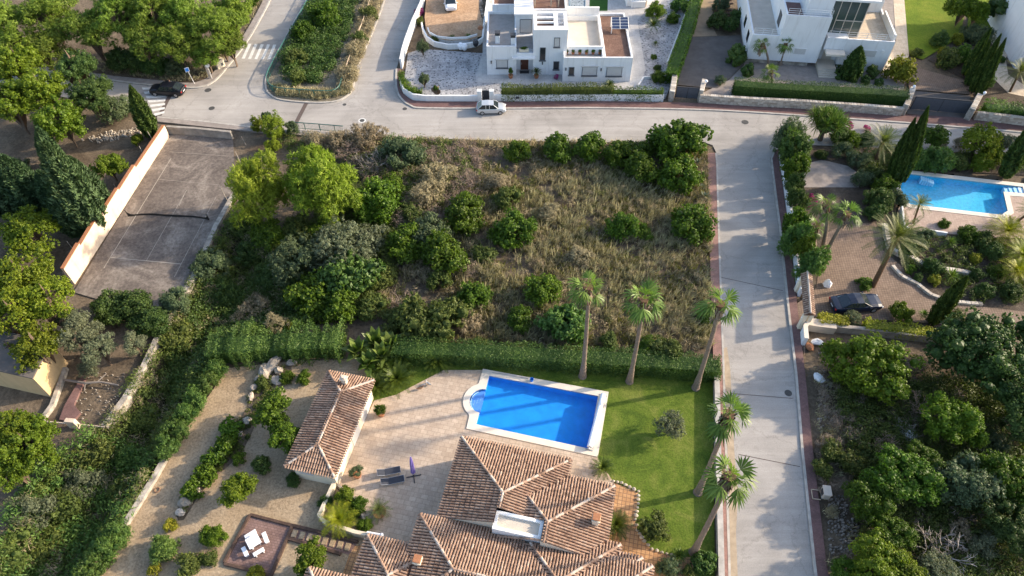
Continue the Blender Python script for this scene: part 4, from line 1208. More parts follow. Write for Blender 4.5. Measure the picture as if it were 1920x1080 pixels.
# white property wall along the street
wp = P2([(899,190),(850,190),(800,190),(775,187),(758,176),(752.5,163),(751.5,152)])
wall('garden_wall', wp, .95, .25, 'white_wall', 'low white garden wall curving round the gravel yard at the road junction')
wall('garden_wall', P2([(926,190),(1000,190),(1100,189),(1200,189),(1243,190)]), 1.05, .25, 'white_wall', 'long low white wall in front of the white house, under the climbing hedge')
wall('garden_wall', P2([(753,128),(757,108),(763,88),(775,55),(790,22),(800,-10),(812,-60)]), 1.5, .3, 'white_wall', 'tall white wall running uphill beside the upper road')
wall('garden_wall', P2([(790,44),(794,62),(801,76),(815,86),(840,91),(870,90),(893,86),(905,78),(907,60)]), .72, .25, 'white_wall', 'curved white retaining wall holding the orange parking ground')
wall('garden_wall', P2([(803,62),(806,70),(820,78),(845,81),(875,80),(895,74)]), .95, .14, 'white_wall', 'thin curved white planter wall inside the orange parking ground')
wall('garden_wall', P2([(907,60),(914,10),(918,-40)]), 1.1, .2, 'white_wall', 'slim white wall between the orange parking ground and the house path')
for k, (u, l) in enumerate(((899.5, 'white gate pillar left of the slim dark gate'), (922, 'white gate pillar right of the slim dark gate'))):
    p = at(u, 190); b = MB(); b.box((p.x, p.y, .8), (.55, .5, 1.8), bev=.02); b.box((p.x, p.y, 1.74), (.65, .6, .09), bev=.02); o = b.build('gate_pillar', 'white_wall'); tag(o, l, 'pillar', 'pillars of the slim dark gate')
p = at(911, 190); g = empty('garden_gate', (p.x, p.y, 0), 'slim dark metal gate between two white pillars behind the silver hatchback', 'gate')
b = MB(); b.box((0, 0, .9), (.95, .06, 1.65)); 
for k in range(7): b.box((0, -.04, .2+.22*k), (.9, .02, .17))
b.build('gate_leaf', 'dark_metal', parent=g)
b = MB(); b.box((-.35, -.08, .95), (.05, .08, .2)); b.build('handle', 'steel', parent=g)
p = at(970, 190); mbx = MB(); mbx.box((p.x, p.y-.2, .75), (.5, .2, .25), bev=.03); tag(mbx.build('letterbox', 'dark_metal'), 'small dark letterbox on the white wall right of the slim gate', 'letterbox')
wall('garden_wall', P2([(1289,18),(1250,122)]), .5, .2, 'white_wall', 'low white wall between the white gravel and the tall clipped hedge')
wall('garden_wall', P2([(1196,163),(1206,148),(1220,147)]), .35, .15, 'white_wall', 'short white kerb wall at the corner of the brown flower bed')
# driveway walls in stone
stone_wall('stone_pillar', P2([(1257,190),(1262,158)]), 1.55, .7, 'stone gate pillar at the left of the grey driveway gate', 1, cat='pillar')
stone_wall('stone_wall', P2([(1309,192),(1400,198),(1500,203),(1600,210),(1688,217)]), 1.25, .5, 'long low stone wall under the long dark clipped hedge', 2, .28)
stone_wall('stone_pillar', P2([(1311,190),(1316,168)]), 1.7, .6, 'stone gate pillar at the right of the grey driveway gate', 3, cat='pillar')
stone_wall('stone_pillar', P2([(1690,217),(1703,183)]), 1.7, .65, 'stone gate pillar at the left of the wide slate-blue gate', 4, cat='pillar')
stone_wall('stone_pillar', P2([(1811,226),(1826,197)]), 1.8, .7, 'stone gate pillar at the right of the wide slate-blue gate', 5, cat='pillar')
stone_wall('stone_wall', P2([(1824,224),(1870,229),(1925,236),(1990,243)]), 1.2, .5, 'low stone wall under the loose green hedge at the right edge', 6, .28)
for (u, v, l) in ((1318.5, 176, 'pale globe lamp on the right stone pillar of the grey driveway gate'), (1702, 186, 'pale globe lamp on the left stone pillar of the wide slate-blue gate'), (1832, 198, 'grey globe lamp on the right stone pillar of the wide slate-blue gate')):
    p = at(u, v, 0); b = MB(); b.ball((p.x, p.y, 2.02), .2, 7); b.lathe([(.1, 1.72), (.06, 1.85)], 8, (p.x, p.y, 0)); tag(b.build('globe_lamp', 'white_plastic', sm=True), l, 'lamp', 'globe lamps on the gate pillars')
def sheetgate(a, c, h, label, slats=12):
    A, B = at(*a), at(*c); d = (B-A).to_2d(); L = d.length; rz = math.atan2(d.y, d.x)
    g = empty('driveway_gate', (A.x, A.y, 0), label, 'gate', rz=rz)
    b = MB(); b.box((L/2, 0, h/2+.05), (L, .05, h-.1))
    for k in range(slats): b.box((L*(k+.5)/slats, -.035, h/2), (L/slats*.86, .03, h-.2))
    b.build('gate_panel', 'gate_metal', parent=g)
    b = MB(); b.box((L/2, 0, h+.02), (L+.05, .1, .1)); b.box((0.05, 0, h/2), (.1, .1, h)); b.box((L-.05, 0, h/2), (.1, .1, h)); b.box((L/2, -.0, h/2), (.1, .12, h)); b.build('gate_frame', 'dark_metal', parent=g)
    return g
sheetgate((1265,183), (1308,186), 1.7, 'grey panelled metal gate closing the dark asphalt driveway', 4)
sheetgate((1705,205), (1811,214), 2.0, 'wide slate-blue metal gate between stone pillars at the modern house', 24)
# green railings
def greenfence(pts, label, h=1.05):
    P = [Vector((p[0], p[1], .1)) for p in pts]
    o = empty('railing_fence', P[0], label, 'fence')
    b = MB(); b.tube([p+Vector((0, 0, h)) for p in P], .06, 5); b.tube([p+Vector((0, 0, .15)) for p in P], .035, 5); PB(b, 'rail', 'green_metal', o)
    b = MB(); q = MB()
    for i in range(len(P)-1):
        d = P[i+1]-P[i]; n = max(1, round(d.length/.16))
        for k in range(n):
            c = P[i]+d*(k/n); b.tube([c+Vector((0, 0, .12)), c+Vector((0, 0, h))], .016, 3, cap=False)
    PB(b, 'baluster', 'green_metal', o)
    acc = 0
    for i in range(len(P)-1):
        d = P[i+1]-P[i]; L = d.length
        while acc < L:
            c = P[i]+d*(acc/L); q = MB(); q.box((c.x, c.y, c.z+h/2), (.08, .08, h)); PB(q, 'post', 'green_metal', o); acc += 2.0
        acc -= L
    return o
gf = smooth(P2([(600,-40),(582,6),(540,82),(506,146),(505,163),(512,173),(530,178),(580,182),(622,183),(638,175),(644,155)]), 3)
greenfence(gf, 'green metal railing curving round the planted island between the two upper roads')
greenfence(P2([(545,242),(600,246),(646,250)]), 'short green metal railing along the near edge of the road above the scrub plot')
b = MB(); pts = [at(693,0,1.0), at(676,50,1.0), at(662,85,1.0), at(650,120,1.05), at(645,140,.5)]
b.tube(pts, .06, 5); b.tube([at(678,44,1.0), at(671,58,1.4)], .03, 4); tag(b.build('handrail', 'pale_wood'), 'long bent pale handrail overgrown by dry shrubs on the planted island', 'handrail')
for u, v in ():
    pass
# tennis court walls
cw = at(318,256).to_2d(); ce = at(140,532).to_2d()
b = MB(); hts = [(0, 1.75), (.33, 1.85), (.33, 2.2), (.5, 2.1), (.5, 2.35), (.72, 2.2), (.72, 2.5), (.86, 2.3), (.86, 2.6), (1.0, 2.4)]
tw = empty('court_wall', (cw.x, cw.y, 0), 'stepped sunlit peach wall along the left side of the tennis court', 'wall')
d = (ce-cw); L = d.length; d = d.normalized(); n = Vector((-d.y, d.x))*-1
for (f_, h_), (f2, h2) in zip(hts[:-1], hts[1:]):
    if f2-f_ < .01: continue
    a, c = cw.lerp(ce, f_), cw.lerp(ce, f2)
    w = Vector((d.y, -d.x))*.32
    V = [(a.x, a.y, -.1), (c.x, c.y, -.1), (c.x, c.y, h2), (a.x, a.y, h_)]
    V += [(p[0]+w.x, p[1]+w.y, p[2]) for p in V]
    F = [(0, 1, 2, 3), (7, 6, 5, 4), (3, 2, 6, 7), (1, 5, 6, 2), (4, 0, 3, 7)]
    b.add(V, F)
    q_ = [(a.x, a.y, h_+.003), (c.x, c.y, h2+.003)]
PB(b, 'wall', 'peach_wall', tw)
b = MB()
for (f_, h_), (f2, h2) in zip(hts[:-1], hts[1:]):
    if f2-f_ < .01: continue
    a, c = cw.lerp(ce, f_), cw.lerp(ce, f2); w = Vector((d.y, -d.x))
    m0_, m1_ = a+w*.16, c+w*.16
    for k in range(1):
        V = []
        for p, h in ((m0_, h_), (m1_, h2)): 
            for sd, hh in ((-.2, .004), (.2, .004), (.2, .07), (-.2, .07)): V.append((p.x+w.x*sd, p.y+w.y*sd, h+hh))
        b.add(V, [(0, 1, 5, 4), (1, 2, 6, 5), (2, 3, 7, 6), (3, 0, 4, 7), (3, 2, 1, 0), (4, 5, 6, 7)])
PB(b, 'coping', 'terracotta', tw)
wall('court_wall', P2([(318,250),(370,253),(437,260)]), 1.15, .35, 'grey_wall', 'stained grey wall between the road pavement and the top of the tennis court')
ew = P2([(440,368),(406,428),(365,522),(322,594),(304,622),(272,690),(238,748),(198,802)])
wall('court_wall', ew, .35, .45, 'weathered_wall', 'long weathered wall between the tennis court and the overgrown ravine', z0=-2.9, cap='weathered_wall', caph=.06)
# garden wall on the ravine side
wall('garden_wall', P2([(311,863),(290,900),(262,945),(231,995)]), .4, .5, 'weathered_wall', 'pale rough wall edging the gravel path above the ravine', z0=-2.5)
wall('garden_wall', P2([(1340,690),(1342,760),(1344,900),(1347,1000),(1350,1140)]), .75, .38, 'weathered_wall', 'grey roadside wall along the right edge of the lawn', cap='kerb', caph=.08)
# terrace planter wall
wall('planter_wall', P2([(632,905),(601,972),(612,984),(668,1003),(712,1012)]), .75, .3, 'cream_wall', 'cream wall round the planting bed at the corner of the tiled terrace', z0=-.2)
wall('planter_wall', P2([(630,908),(668,938),(690,990)]), .3, .18, 'weathered_wall', 'low inner edging between the planting bed and the terrace tiles')
b = MB(); p = at(688,998,.9); q = at(716,1003,.9); b.tube([p, q], .1, 8); b.ball((q.x, q.y, q.z), .16, 6); tag(b.build('awning_roll', 'white_plastic'), 'white rolled awning lying along the cream planter wall', 'awning')
# right villa: road wall, gateway
wall('garden_wall', smooth(P2([(1476,281),(1466,286),(1463,297),(1468,330),(1483,440),(1498,555)]), 3), 1.15, .3, 'cool_wall', 'curved pale wall between the right-hand pavement and the palm garden')
gw = empty('gateway', (*at(1515,560).to_2d(), 0), 'small tiled gateway roof over the entrance of the palm garden drive', 'gateway')
n0 = set(bpy.data.objects)
gA, gB, gC, gD = [at(u, v, 2.5).to_2d() for u, v in ((1501,513), (1522,514.5), (1528.5,592), (1507,591.5))]
def gframe(s, t): 
    a = gA.lerp(gB, s/2.2); c = gD.lerp(gC, s/2.2); return a.lerp(c, t/6.0)
gl = (gD-gA).length
def gframe(s, t, gl=gl):
    a = gA.lerp(gB, s/2.0); c = gD.lerp(gC, s/2.0); return a.lerp(c, t/gl)
b = MB(); r = random.Random(3)
for side in (0, 1):
    n = int(gl/.27)
    for c in range(n):
        t = (c+.5)*gl/n
        for k in range(3):
            V = []
            for dd, rr, dz in ((k*.34-.04, .10, .04), (k*.34+.36, .08, .015)):
                s = dd if side == 0 else 2.0-dd
                for q in range(6):
                    a = math.pi*q/5; g_ = gframe(s, t+rr*math.cos(a)); V.append((g_.x, g_.y, 2.5+dd*.4+dz+rr*math.sin(a)))
            b.add(V, [(q, q+1, 7+q, 6+q) for q in range(5)], 0, r.uniform(.4, 1))
b.build('roof_tiles', 'roof_tile', parent=gw)
b = MB(); g_ = [gframe(0, 0), gframe(2, 0), gframe(2, gl), gframe(0, gl)]; ml, mr_ = gframe(1, 0), gframe(1, gl)
b.add([(p.x, p.y, 2.5) for p in g_]+[(ml.x, ml.y, 2.9), (mr_.x, mr_.y, 2.9)], [(0, 4, 5, 3), (4, 1, 2, 5), (0, 1, 4), (3, 5, 2), (0, 3, 2, 1)]); b.build('roof_deck', 'tile_channel', parent=gw)
b = MB(); b.tube([(ml.x, ml.y, 2.95), (mr_.x, mr_.y, 2.95)], .1, 8); b.build('ridge_caps', 'mortar', parent=gw)
for t in (.3, gl-.3):
    for s in (.5, 1.5):
        b = MB(); g_ = gframe(s, t); b.box((g_.x, g_.y, 1.2), (.4, .4, 2.6), bev=.02); b.build('pillar', 'cream_wall', parent=gw)
for o in set(bpy.data.objects)-n0: o.matrix_parent_inverse = Matrix.Translation(-Vector(gw.location))
wall('garden_wall', P2([(1514,607),(1503,625),(1505,648)]), 1.2, .35, 'cool_wall', 'short angled pale wall below the tiled gateway', cap='coping')
wall('garden_wall', P2([(1510,612),(1535,616),(1562,619)]), .9, .95, 'beige_roof', 'broad cream wall top beside the golden hedge at the gateway')
wall('garden_wall', P2([(1562,619),(1650,628),(1790,645),(1850,652)]), .8, .4, 'grey_wall', 'grey wall between the golden hedge and the large bright bush')
wall('terrace_wall', P2([(1687,395),(1691,430),(1700,436)]), .75, .18, 'white_wall', 'small white balustrade wall at the near left corner of the turquoise pool terrace')
wall('terrace_wall', P2([(1728,436),(1772,443)]), .6, .18, 'white_wall', 'short white parapet below the turquoise pool terrace, behind the feather palm')
stone_wall('rock_wall', smooth(P2([(1657,425),(1665,465),(1685,480),(1712,490),(1740,505),(1790,512),(1830,520)]), 2), .55, .5, 'low dry-stone wall of pale rocks round the planting above the paved drive', 8, .5)
stone_wall('rock_wall', smooth(P2([(1672,500),(1690,520),(1720,535),(1745,555),(1790,568),(1840,572)]), 2), .3, .4, 'low row of pale rocks edging the paved drive below the yuccas', 9, .45)
# picnic corner edged with dark sleepers
for k, (a, c, l) in enumerate((((470,966),(549,986.5),'dark sleeper on the far side of the picnic square, next to the gravel'), ((549,987),(509,1080),'dark sleeper between the picnic square and the round citrus bush'), ((421,1058),(509,1080),'dark sleeper on the near side of the picnic square'), ((421,1056),(469,967),'dark sleeper along the left side of the picnic square'), ((549,986),(672,1017),'long dark sleeper on the far side of the stepping-stone path'), ((538,1010),(640,1040),'long dark sleeper on the near side of the stepping-stone path'))):
    A, B = at(*a), at(*c); dd = B-A; b = MB(); b.box((0, 0, 0), (dd.length, .26, .2), 0, bev=.03)
    o = b.build('sleeper', 'sleeper'); o.location = ((A.x+B.x)/2, (A.y+B.y)/2, .12+.004*k); o.rotation_euler[2] = math.atan2(dd.y, dd.x); tag(o, l, 'sleeper', 'dark timber sleepers edging the picnic square')
for k in range(8):
    q = at(552.5+14.2*k, 1001+3.6*k); b = MB(); b.box((0, 0, 0), (.44, .62, .08), 0, bev=.02); o = b.build('stepping_stone', 'gravel'); o.location = (q.x, q.y, .085); o.rotation_euler[2] = -HA+.05
    tag(o, 'square beige stepping stone in the row between the dark sleepers', 'stepping stone', 'stepping stones between the dark sleepers')
# stone edging of the brick path
b = MB(); r = random.Random(8)
for seg in (P2([(1150,903),(1165,906),(1180,914),(1197,922)]), P2([(1197,922),(1196,945),(1191,975),(1195,995),(1207,1015),(1222,1030),(1250,1039),(1268,1043)])):
    for i in range(len(seg)-1):
        n = int((seg[i+1]-seg[i]).length/.32)
        for k in range(max(1, n)):
            q = seg[i].lerp(seg[i+1], k/max(1, n)); b.ball((q.x, q.y, .12), r.uniform(.13, .2), 4, 0, r.uniform(.4, 1), (1, r.uniform(.7, 1), .7), r, .18)
tag(b.build('stone_edging', 'stone'), 'row of small rounded stones edging the brick path along the lawn', 'edging')
# ------------------------------------------------------------------ vehicles
plain('paint_silver', (0.50,0.52,0.54), 0.32, 0.6, 0.35, var=0.02, coat=0.6)
plain('paint_navy', (0.003,0.011,0.034), 0.35, 0.35, 0.0, var=0.02, coat=0.15)
plain('paint_black', (0.008,0.009,0.014), 0.35, 0.35, 0.0, var=0.02, coat=0.15)
plain('paint_white', (0.74,0.75,0.77), 0.3, 0.6, 0.0, var=0.02, coat=0.6)
plain('car_glass', (0.02,0.028,0.034), 0.06, 0.9, var=0.1)
plain('car_glass_pale', (0.16,0.22,0.23), 0.08, 0.9, var=0.1)
plain('tyre', (0.018,0.018,0.018), 0.85, 0.3, var=0.1)
plain('rim', (0.42,0.42,0.43), 0.35, 0.6, 0.6, var=0.1)
plain('lamp_red', (0.35,0.01,0.01), 0.25, 0.6, var=0.05)
plain('lamp_clear', (0.72,0.74,0.76), 0.15, 0.7, var=0.05)
plain('black_trim', (0.02,0.02,0.02), 0.6, 0.4, var=0.1)
def car(name, label, paint, pos, heading, body, cab, L, W, roof_h, wheel_r=.31, axle=(.31, -.31), group=None, rearglass='car_glass', plate=True, mirrors=True):
    """body: (x/L, halfwidth/W*2, z_low, z_shoulder, z_deck); cab: (x/L, base half, roof half, z_base, z_roof)"""
    root = empty(name, pos, label, 'car', group, rz=heading)
    b = MB(); V = []; F = []
    for x, w, zl, zs, zd in body:
        w = w*W/2; x = x*L
        half = [(w*.84, zl), (w*.97, zl+.1), (w, zl+.24), (w*.985, zs-.12), (w*.93, zs), (w*.62, zd), (0, zd+.012)]
        V += [(x, y, z) for y, z in half]+[(x, -y, z) for y, z in half[-2::-1]]
    n = 13
    for i in range(len(body)-1):
        for k in range(n-1): F.append((i*n+k, i*n+k+1, (i+1)*n+k+1, (i+1)*n+k))
        F.append((i*n+n-1, i*n, (i+1)*n, (i+1)*n+n-1))
    F += [tuple(range(n))[::-1], tuple(range((len(body)-1)*n, len(body)*n))]
    b.add(V, F); b.build('body', paint, parent=root, sm=False)
    g = MB(); V = []; F = []
    for x, wb, wr, zb, zr in cab:
        V += [(x*L, wb*W/2, zb), (x*L, wr*W/2, zr), (x*L, -wr*W/2, zr), (x*L, -wb*W/2, zb)]
    for i in range(len(cab)-1):
        for k in range(3): F.append((i*4+k, i*4+k+1, (i+1)*4+k+1, (i+1)*4+k))
    F += [(3, 2, 1, 0), tuple(len(V)-4+k for k in range(4))]
    g.add(V, F); g.build('window', 'car_glass', parent=root)
    # roof skin: between second and last-but-one cabin stations
    r = MB(); st = cab[1:-1]; V = []; F = []
    for i, (x, wb, wr, zb, zr) in enumerate(st):
        e = .02 if 0 < i < len(st)-1 else .005
        V += [(x*L, wr*W/2+.015, zr-.035), (x*L, wr*W/2-.06, zr+e), (x*L, 0, zr+e+.025), (x*L, -wr*W/2+.06, zr+e), (x*L, -wr*W/2-.015, zr-.035)]
    for i in range(len(st)-1):
        for k in range(4): F.append((i*5+k, i*5+k+1, (i+1)*5+k+1, (i+1)*5+k))
    r.add(V, F)
    for s in (1, -1):
        for (a, c, w_) in ((0, 1, .035), (len(cab)-1, len(cab)-2, .05)):
            A, C = cab[a], cab[c]
            r.tube([(A[0]*L, s*A[1]*W/2, A[3]), (C[0]*L, s*(C[2]*W/2+.0), C[4])], w_, 5)
        for fx in (.36, .66):
            x = cab[1][0]+(cab[-2][0]-cab[1][0])*fx; q = cab[len(cab)//2]
            r.tube([(x*L, s*(q[1]*W/2+.005), q[3]), (x*L, s*(q[2]*W/2+.005), q[4]-.02)], .03, 4)
    r.build('roof', paint, parent=root)
    if rearglass != 'car_glass':
        A, C = cab[-1], cab[-2]; m = MB()
        m.add([(A[0]*L-.012, A[1]*W/2*.86, A[3]+.02), (A[0]*L-.012, -A[1]*W/2*.86, A[3]+.02), (C[0]*L-.012, -C[2]*W/2*.9, C[4]-.03), (C[0]*L-.012, C[2]*W/2*.9, C[4]-.03)], [(3, 2, 1, 0)])
        m.build('rear_window', rearglass, parent=root)
    for ax in axle:
        for s in (1, -1):
            w = MB(); n = 18
            prof = [(wheel_r*.62, -.09), (wheel_r*.95, -.10), (wheel_r, -.06), (wheel_r, .06), (wheel_r*.95, .10), (wheel_r*.62, .09)]
            V = []; F = []
            for rr, yy in prof: V += [(rr*math.cos(2*math.pi*k/n), yy, rr*math.sin(2*math.pi*k/n)) for k in range(n)]
            for i in range(5):
                for k in range(n): F.append((i*n+k, (i+1)*n+k, (i+1)*n+(k+1) % n, i*n+(k+1) % n))
            w.add(V, F)
            o = w.build('wheel', 'tyre', parent=root); o.location = (ax*L, s*(W/2-.085), wheel_r)
            q = MB(); V = [(0, s*.075, 0)]+[(wheel_r*.63*math.cos(2*math.pi*k/n), s*.095, wheel_r*.63*math.sin(2*math.pi*k/n)) for k in range(n)]
            q.add(V, [(0, 1+k, 1+(k+1) % n) if s < 0 else (0, 1+(k+1) % n, 1+k) for k in range(n)])
            for k in range(5):
                a = 2*math.pi*k/5; q.box((wheel_r*.33*math.cos(a), s*.10, wheel_r*.33*math.sin(a)), (.05, .03, .05))
            q.build('rim', 'rim', parent=o)
    xf, wf, _, zf, _ = body[-2]; xr, wr_, _, zr_, _ = body[1]
    for s in (1, -1):
        h = MB(); h.box((xf*L+.03, s*wf*W/2*.80, zf-.13), (.22, .30, .13), -s*.35, bev=.03); h.build('headlight', 'lamp_clear', parent=root)
        h = MB(); h.box((xr*L-.02, s*wr_*W/2*.84, zr_-.14), (.16, .28, .16), s*.3, bev=.03); h.build('tail_light', 'lamp_red', parent=root)
        if mirrors:
            h = MB(); x = cab[0][0]*L-.25; h.box((x, s*(W/2+.06), cab[0][3]+.06), (.14, .2, .13), 0, bev=.03); h.build('mirror', paint, parent=root)
    if plate:
        p = MB(); p.box((body[0][0]*L-.015, 0, .62), (.02, .5, .11)); p.build('number_plate', 'lamp_clear', parent=root)
        p = MB(); p.box((body[-1][0]*L+.015, 0, .42), (.02, .5, .11)); p.build('number_plate', 'lamp_clear', parent=root)
    t = MB(); t.box((0, 0, .24), (L*.86, W*.86, .16)); t.build('underside', 'black_trim', parent=root)
    return root
hatch_body = [(-.5, .82, .34, .74, .78), (-.485, .93, .26, .86, .90), (-.40, .99, .2, .90, .93), (-.2, 1, .18, .90, .93), (.1, 1, .18, .90, .94), (.26, .99, .18, .88, .95), (.40, .96, .2, .82, .88), (.475, .88, .26, .72, .77), (.5, .74, .34, .60, .64)]
hatch_cab = [(.255, .90, .80, .90, .94), (.09, .92, .72, .9, 1.38), (-.10, .92, .74, .9, 1.43), (-.32, .92, .72, .9, 1.40), (-.47, .88, .66, .88, .95)]
A_, B_ = at(904, 216), at(939, 215.2); hd = math.atan2((B_-A_).y, (B_-A_).x)
c_ = (A_+B_)/2; 
car('hatchback', 'silver five-door hatchback parked at the kerb below the white garden wall', 'paint_silver', (c_.x-.02-math.sin(hd)*.78, c_.y+math.cos(hd)*.78, 0), hd, hatch_body, hatch_cab, 3.85, 1.66, 1.43)
sed_body = [(-.5, .80, .36, .84, .90), (-.488, .92, .28, .95, 1.0), (-.42, .99, .2, .97, 1.02), (-.2, 1, .18, .95, .99), (.1, 1, .18, .92, .98), (.24, .99, .18, .90, .99), (.38, .97, .2, .85, .93), (.465, .9, .25, .76, .83), (.5, .72, .34, .62, .67)]
sed_cab = [(.235, .90, .78, .91, .95), (.07, .92, .70, .93, 1.40), (-.07, .92, .72, .93, 1.46), (-.2, .91, .70, .94, 1.43), (-.375, .86, .62, .97, 1.02)]
A_, B_ = at(1576, 590.5, .06), at(1645, 585, .06); hd = math.atan2((B_-A_).y, (B_-A_).x); c_ = (A_+B_)/2
car('saloon_car', 'dark navy blue saloon car parked on the paved drive inside the tiled gateway', 'paint_navy', (c_.x-.15-math.sin(hd)*.9, c_.y+math.cos(hd)*.9, .06), hd, sed_body, sed_cab, 5.15, 1.92, 1.46, .34, (.305, -.27), rearglass='car_glass_pale')
A_, B_ = at(332.5, 182.5), at(294, 180.2); hd = math.atan2((B_-A_).y, (B_-A_).x); c_ = (A_+B_)/2
suv_cab = [(.24, .90, .80, .93, .97), (.09, .92, .74, .95, 1.42), (-.08, .92, .75, .95, 1.48), (-.28, .91, .73, .95, 1.44), (-.45, .84, .64, .97, 1.02)]
bc = car('black_car', 'black car stopped across the zebra crossing on the left road', 'paint_black', (c_.x-math.sin(hd)*-.0+.0, c_.y+.82, 0), hd, sed_body, suv_cab, 4.7, 1.86, 1.48, .34)
van_body = [(-.5, .9, .36, 1.0, 1.05), (-.495, .96, .26, 1.1, 1.16), (-.40, 1, .2, 1.12, 1.2), (-.1, 1, .2, 1.1, 1.18), (.2, 1, .2, 1.05, 1.15), (.32, .98, .2, 1.0, 1.12), (.42, .95, .22, .92, 1.02), (.48, .88, .26, .8, .86), (.5, .8, .34, .64, .7)]
van_cab = [(.36, .92, .80, 1.02, 1.1), (.18, .94, .82, 1.05, 1.80), (0, .95, .84, 1.1, 1.86), (-.3, .95, .84, 1.1, 1.86), (-.49, .93, .80, 1.1, 1.7)]
p_ = at(846.5, 23.5, .62)
car('van', 'white van parked on the orange parking ground, nose towards the road', 'paint_white', (p_.x-.28, p_.y+2.15, .62), math.radians(-83), van_body, van_cab, 4.4, 1.84, 1.86)

# ------------------------------------------------------------------ a person
plain('skin', (0.42,0.26,0.19), 0.6, 0.3, var=0.05)
plain('hair', (0.03,0.02,0.015), 0.7, 0.3, var=0.1)
plain('shirt_white', (0.75,0.76,0.80), 0.85, 0.2, var=0.06)
plain('trousers', (0.03,0.035,0.05), 0.85, 0.2, var=0.1)
def skinned(name, verts, edges, radii, mat, parent, root=0, sub=1):
    me = bpy.data.meshes.new(name); me.from_pydata(verts, edges, []); me.materials.append(MATS[mat])
    o = bpy.data.objects.new(name, me); COL.objects.link(o); o.parent = parent
    o.modifiers.new('skin', 'SKIN'); me.skin_vertices.new() if not me.skin_vertices else None
    for i, r in enumerate(radii):
        me.skin_vertices[0].data[i].radius = (r, r) if not hasattr(r, '__len__') else r
        me.skin_vertices[0].data[i].use_root = (i == root)
    s = o.modifiers.new('sub', 'SUBSURF'); s.levels = sub; s.render_levels = sub
    return o
p_ = at(317.5, 152.5, 1.45)
per = empty('person', (p_.x, p_.y, 0), 'person in a white top with dark hair, standing behind the black car', 'person', rz=math.radians(200))
J = [(0,0,.95),(0,0,1.12),(0,.01,1.34),(0,.0,1.47),(0,-.02,1.60),(0,-.02,1.70),
     (.10,0,.90),(.11,-.02,.5),(.11,.02,.09),(.12,-.12,.04),(-.10,0,.90),(-.11,.02,.5),(-.11,.05,.09),(-.12,-.09,.04),
     (.19,.01,1.40),(.25,.03,1.13),(.24,-.10,.92),(.24,-.16,.84),(-.19,.01,1.40),(-.26,-.02,1.14),(-.22,-.2,1.02),(-.20,-.27,.98)]
ED = [(0,1),(1,2),(2,3),(3,4),(4,5),(0,6),(6,7),(7,8),(8,9),(0,10),(10,11),(11,12),(12,13),(2,14),(14,15),(15,16),(16,17),(2,18),(18,19),(19,20),(20,21)]
RR = [(.15,.11),(.14,.10),(.17,.11),(.055,.055),(.085,.10),(.075,.085),.085,.062,.042,.04,.085,.062,.042,.04,.06,.042,.034,.036,.06,.042,.034,.036]
skinned('body', J, ED, RR, 'skin', per)
T = [(0,0,.93),(0,0,1.12),(0,.01,1.34),(0,.005,1.43),(.19,.01,1.40),(.24,.03,1.18),(-.19,.01,1.40),(-.25,-.01,1.18)]
skinned('shirt', T, [(0,1),(1,2),(2,3),(2,4),(4,5),(2,6),(6,7)], [(.165,.125),(.155,.115),(.185,.125),(.08,.08),.075,.058,.075,.058], 'shirt_white', per)
T = [(0,0,.98),(.10,0,.88),(.11,-.02,.5),(.11,.02,.10),(-.10,0,.88),(-.11,.02,.5),(-.11,.05,.10)]
skinned('trousers', T, [(0,1),(1,2),(2,3),(0,4),(4,5),(5,6)], [(.165,.125),.10,.075,.06,.10,.075,.06], 'trousers', per)
b = MB(); b.ball((0,.01,1.71), .108, 6, sq=(.92,1,1.0)); b.build('hair', 'hair', parent=per, sm=True)
# ------------------------------------------------------------------ garden furniture and small things
def lounger(u, v, label):
    p = at(u, v, .1); o = empty('sun_lounger', p, label, 'sun lounger', 'dark loungers on the terrace', rz=math.radians(13))
    b = MB()
    for y in (-.3, .3):
        b.tube([(-.35, y, .33), (1.0, y, .33)], .022, 6); b.tube([(-.35, y, .33), (-.98, y, .58)], .022, 6)
        b.tube([(.8, y, .33), (.9, y, 0)], .02, 5); b.tube([(-.1, y, .33), (-.25, y, 0)], .02, 5)
        b.tube([(-.25, y, .01), (.9, y, .01)], .02, 5)
    b.tube([(1.0, -.3, .33), (1.0, .3, .33)], .022, 6); b.tube([(-.98, -.3, .58), (-.98, .3, .58)], .022, 6)
    b.build('frame', 'steel', parent=o)
    b = MB(); b.box((.33, 0, .345), (1.32, .56, .035), bev=.01); b.build('seat', 'black_fabric', parent=o)
    b = MB(); b.add([(-.34, -.28, .345), (-.34, .28, .345), (-.97, .28, .6), (-.97, -.28, .6), (-.34, -.28, .31), (-.34, .28, .31), (-.97, .28, .565), (-.97, -.28, .565)], [(0, 1, 2, 3), (7, 6, 5, 4), (0, 4, 5, 1), (1, 5, 6, 2), (2, 6, 7, 3), (3, 7, 4, 0)]); b.build('backrest', 'black_fabric', parent=o)
    return o
lounger(730, 887, 'dark fabric sun lounger, the one farther from the palm pot and nearer the pool')
lounger(737, 904, 'dark fabric sun lounger, the one nearer the potted palm')
pb_ = at(776, 893, .1); pt = top_at(pb_, 769.5, 856)
um = empty('parasol', pb_, 'closed purple parasol standing on a cross base beside the dark loungers', 'parasol')
H_ = pt.z-.1; lean = Vector((pt.x-pb_.x, 0, H_))
b = MB()
for a in (.2, 1.77): b.box((0, 0, .04), (1.3, .09, .07), a, bev=.02)
b.lathe([(.06, .05), (.05, .35), (.03, .36)], 10); b.build('base', 'dark_metal', parent=um)
b = MB(); b.tube([(0, 0, .05), lean], .028, 7); b.build('pole', 'white_metal', parent=um)
b = MB(); n = 16; prof = [(.5/2.3, .19), (.35, .17), (.55, .15), (.8, .11), (.97, .05), (1.0, .02)]
V = []; F = []
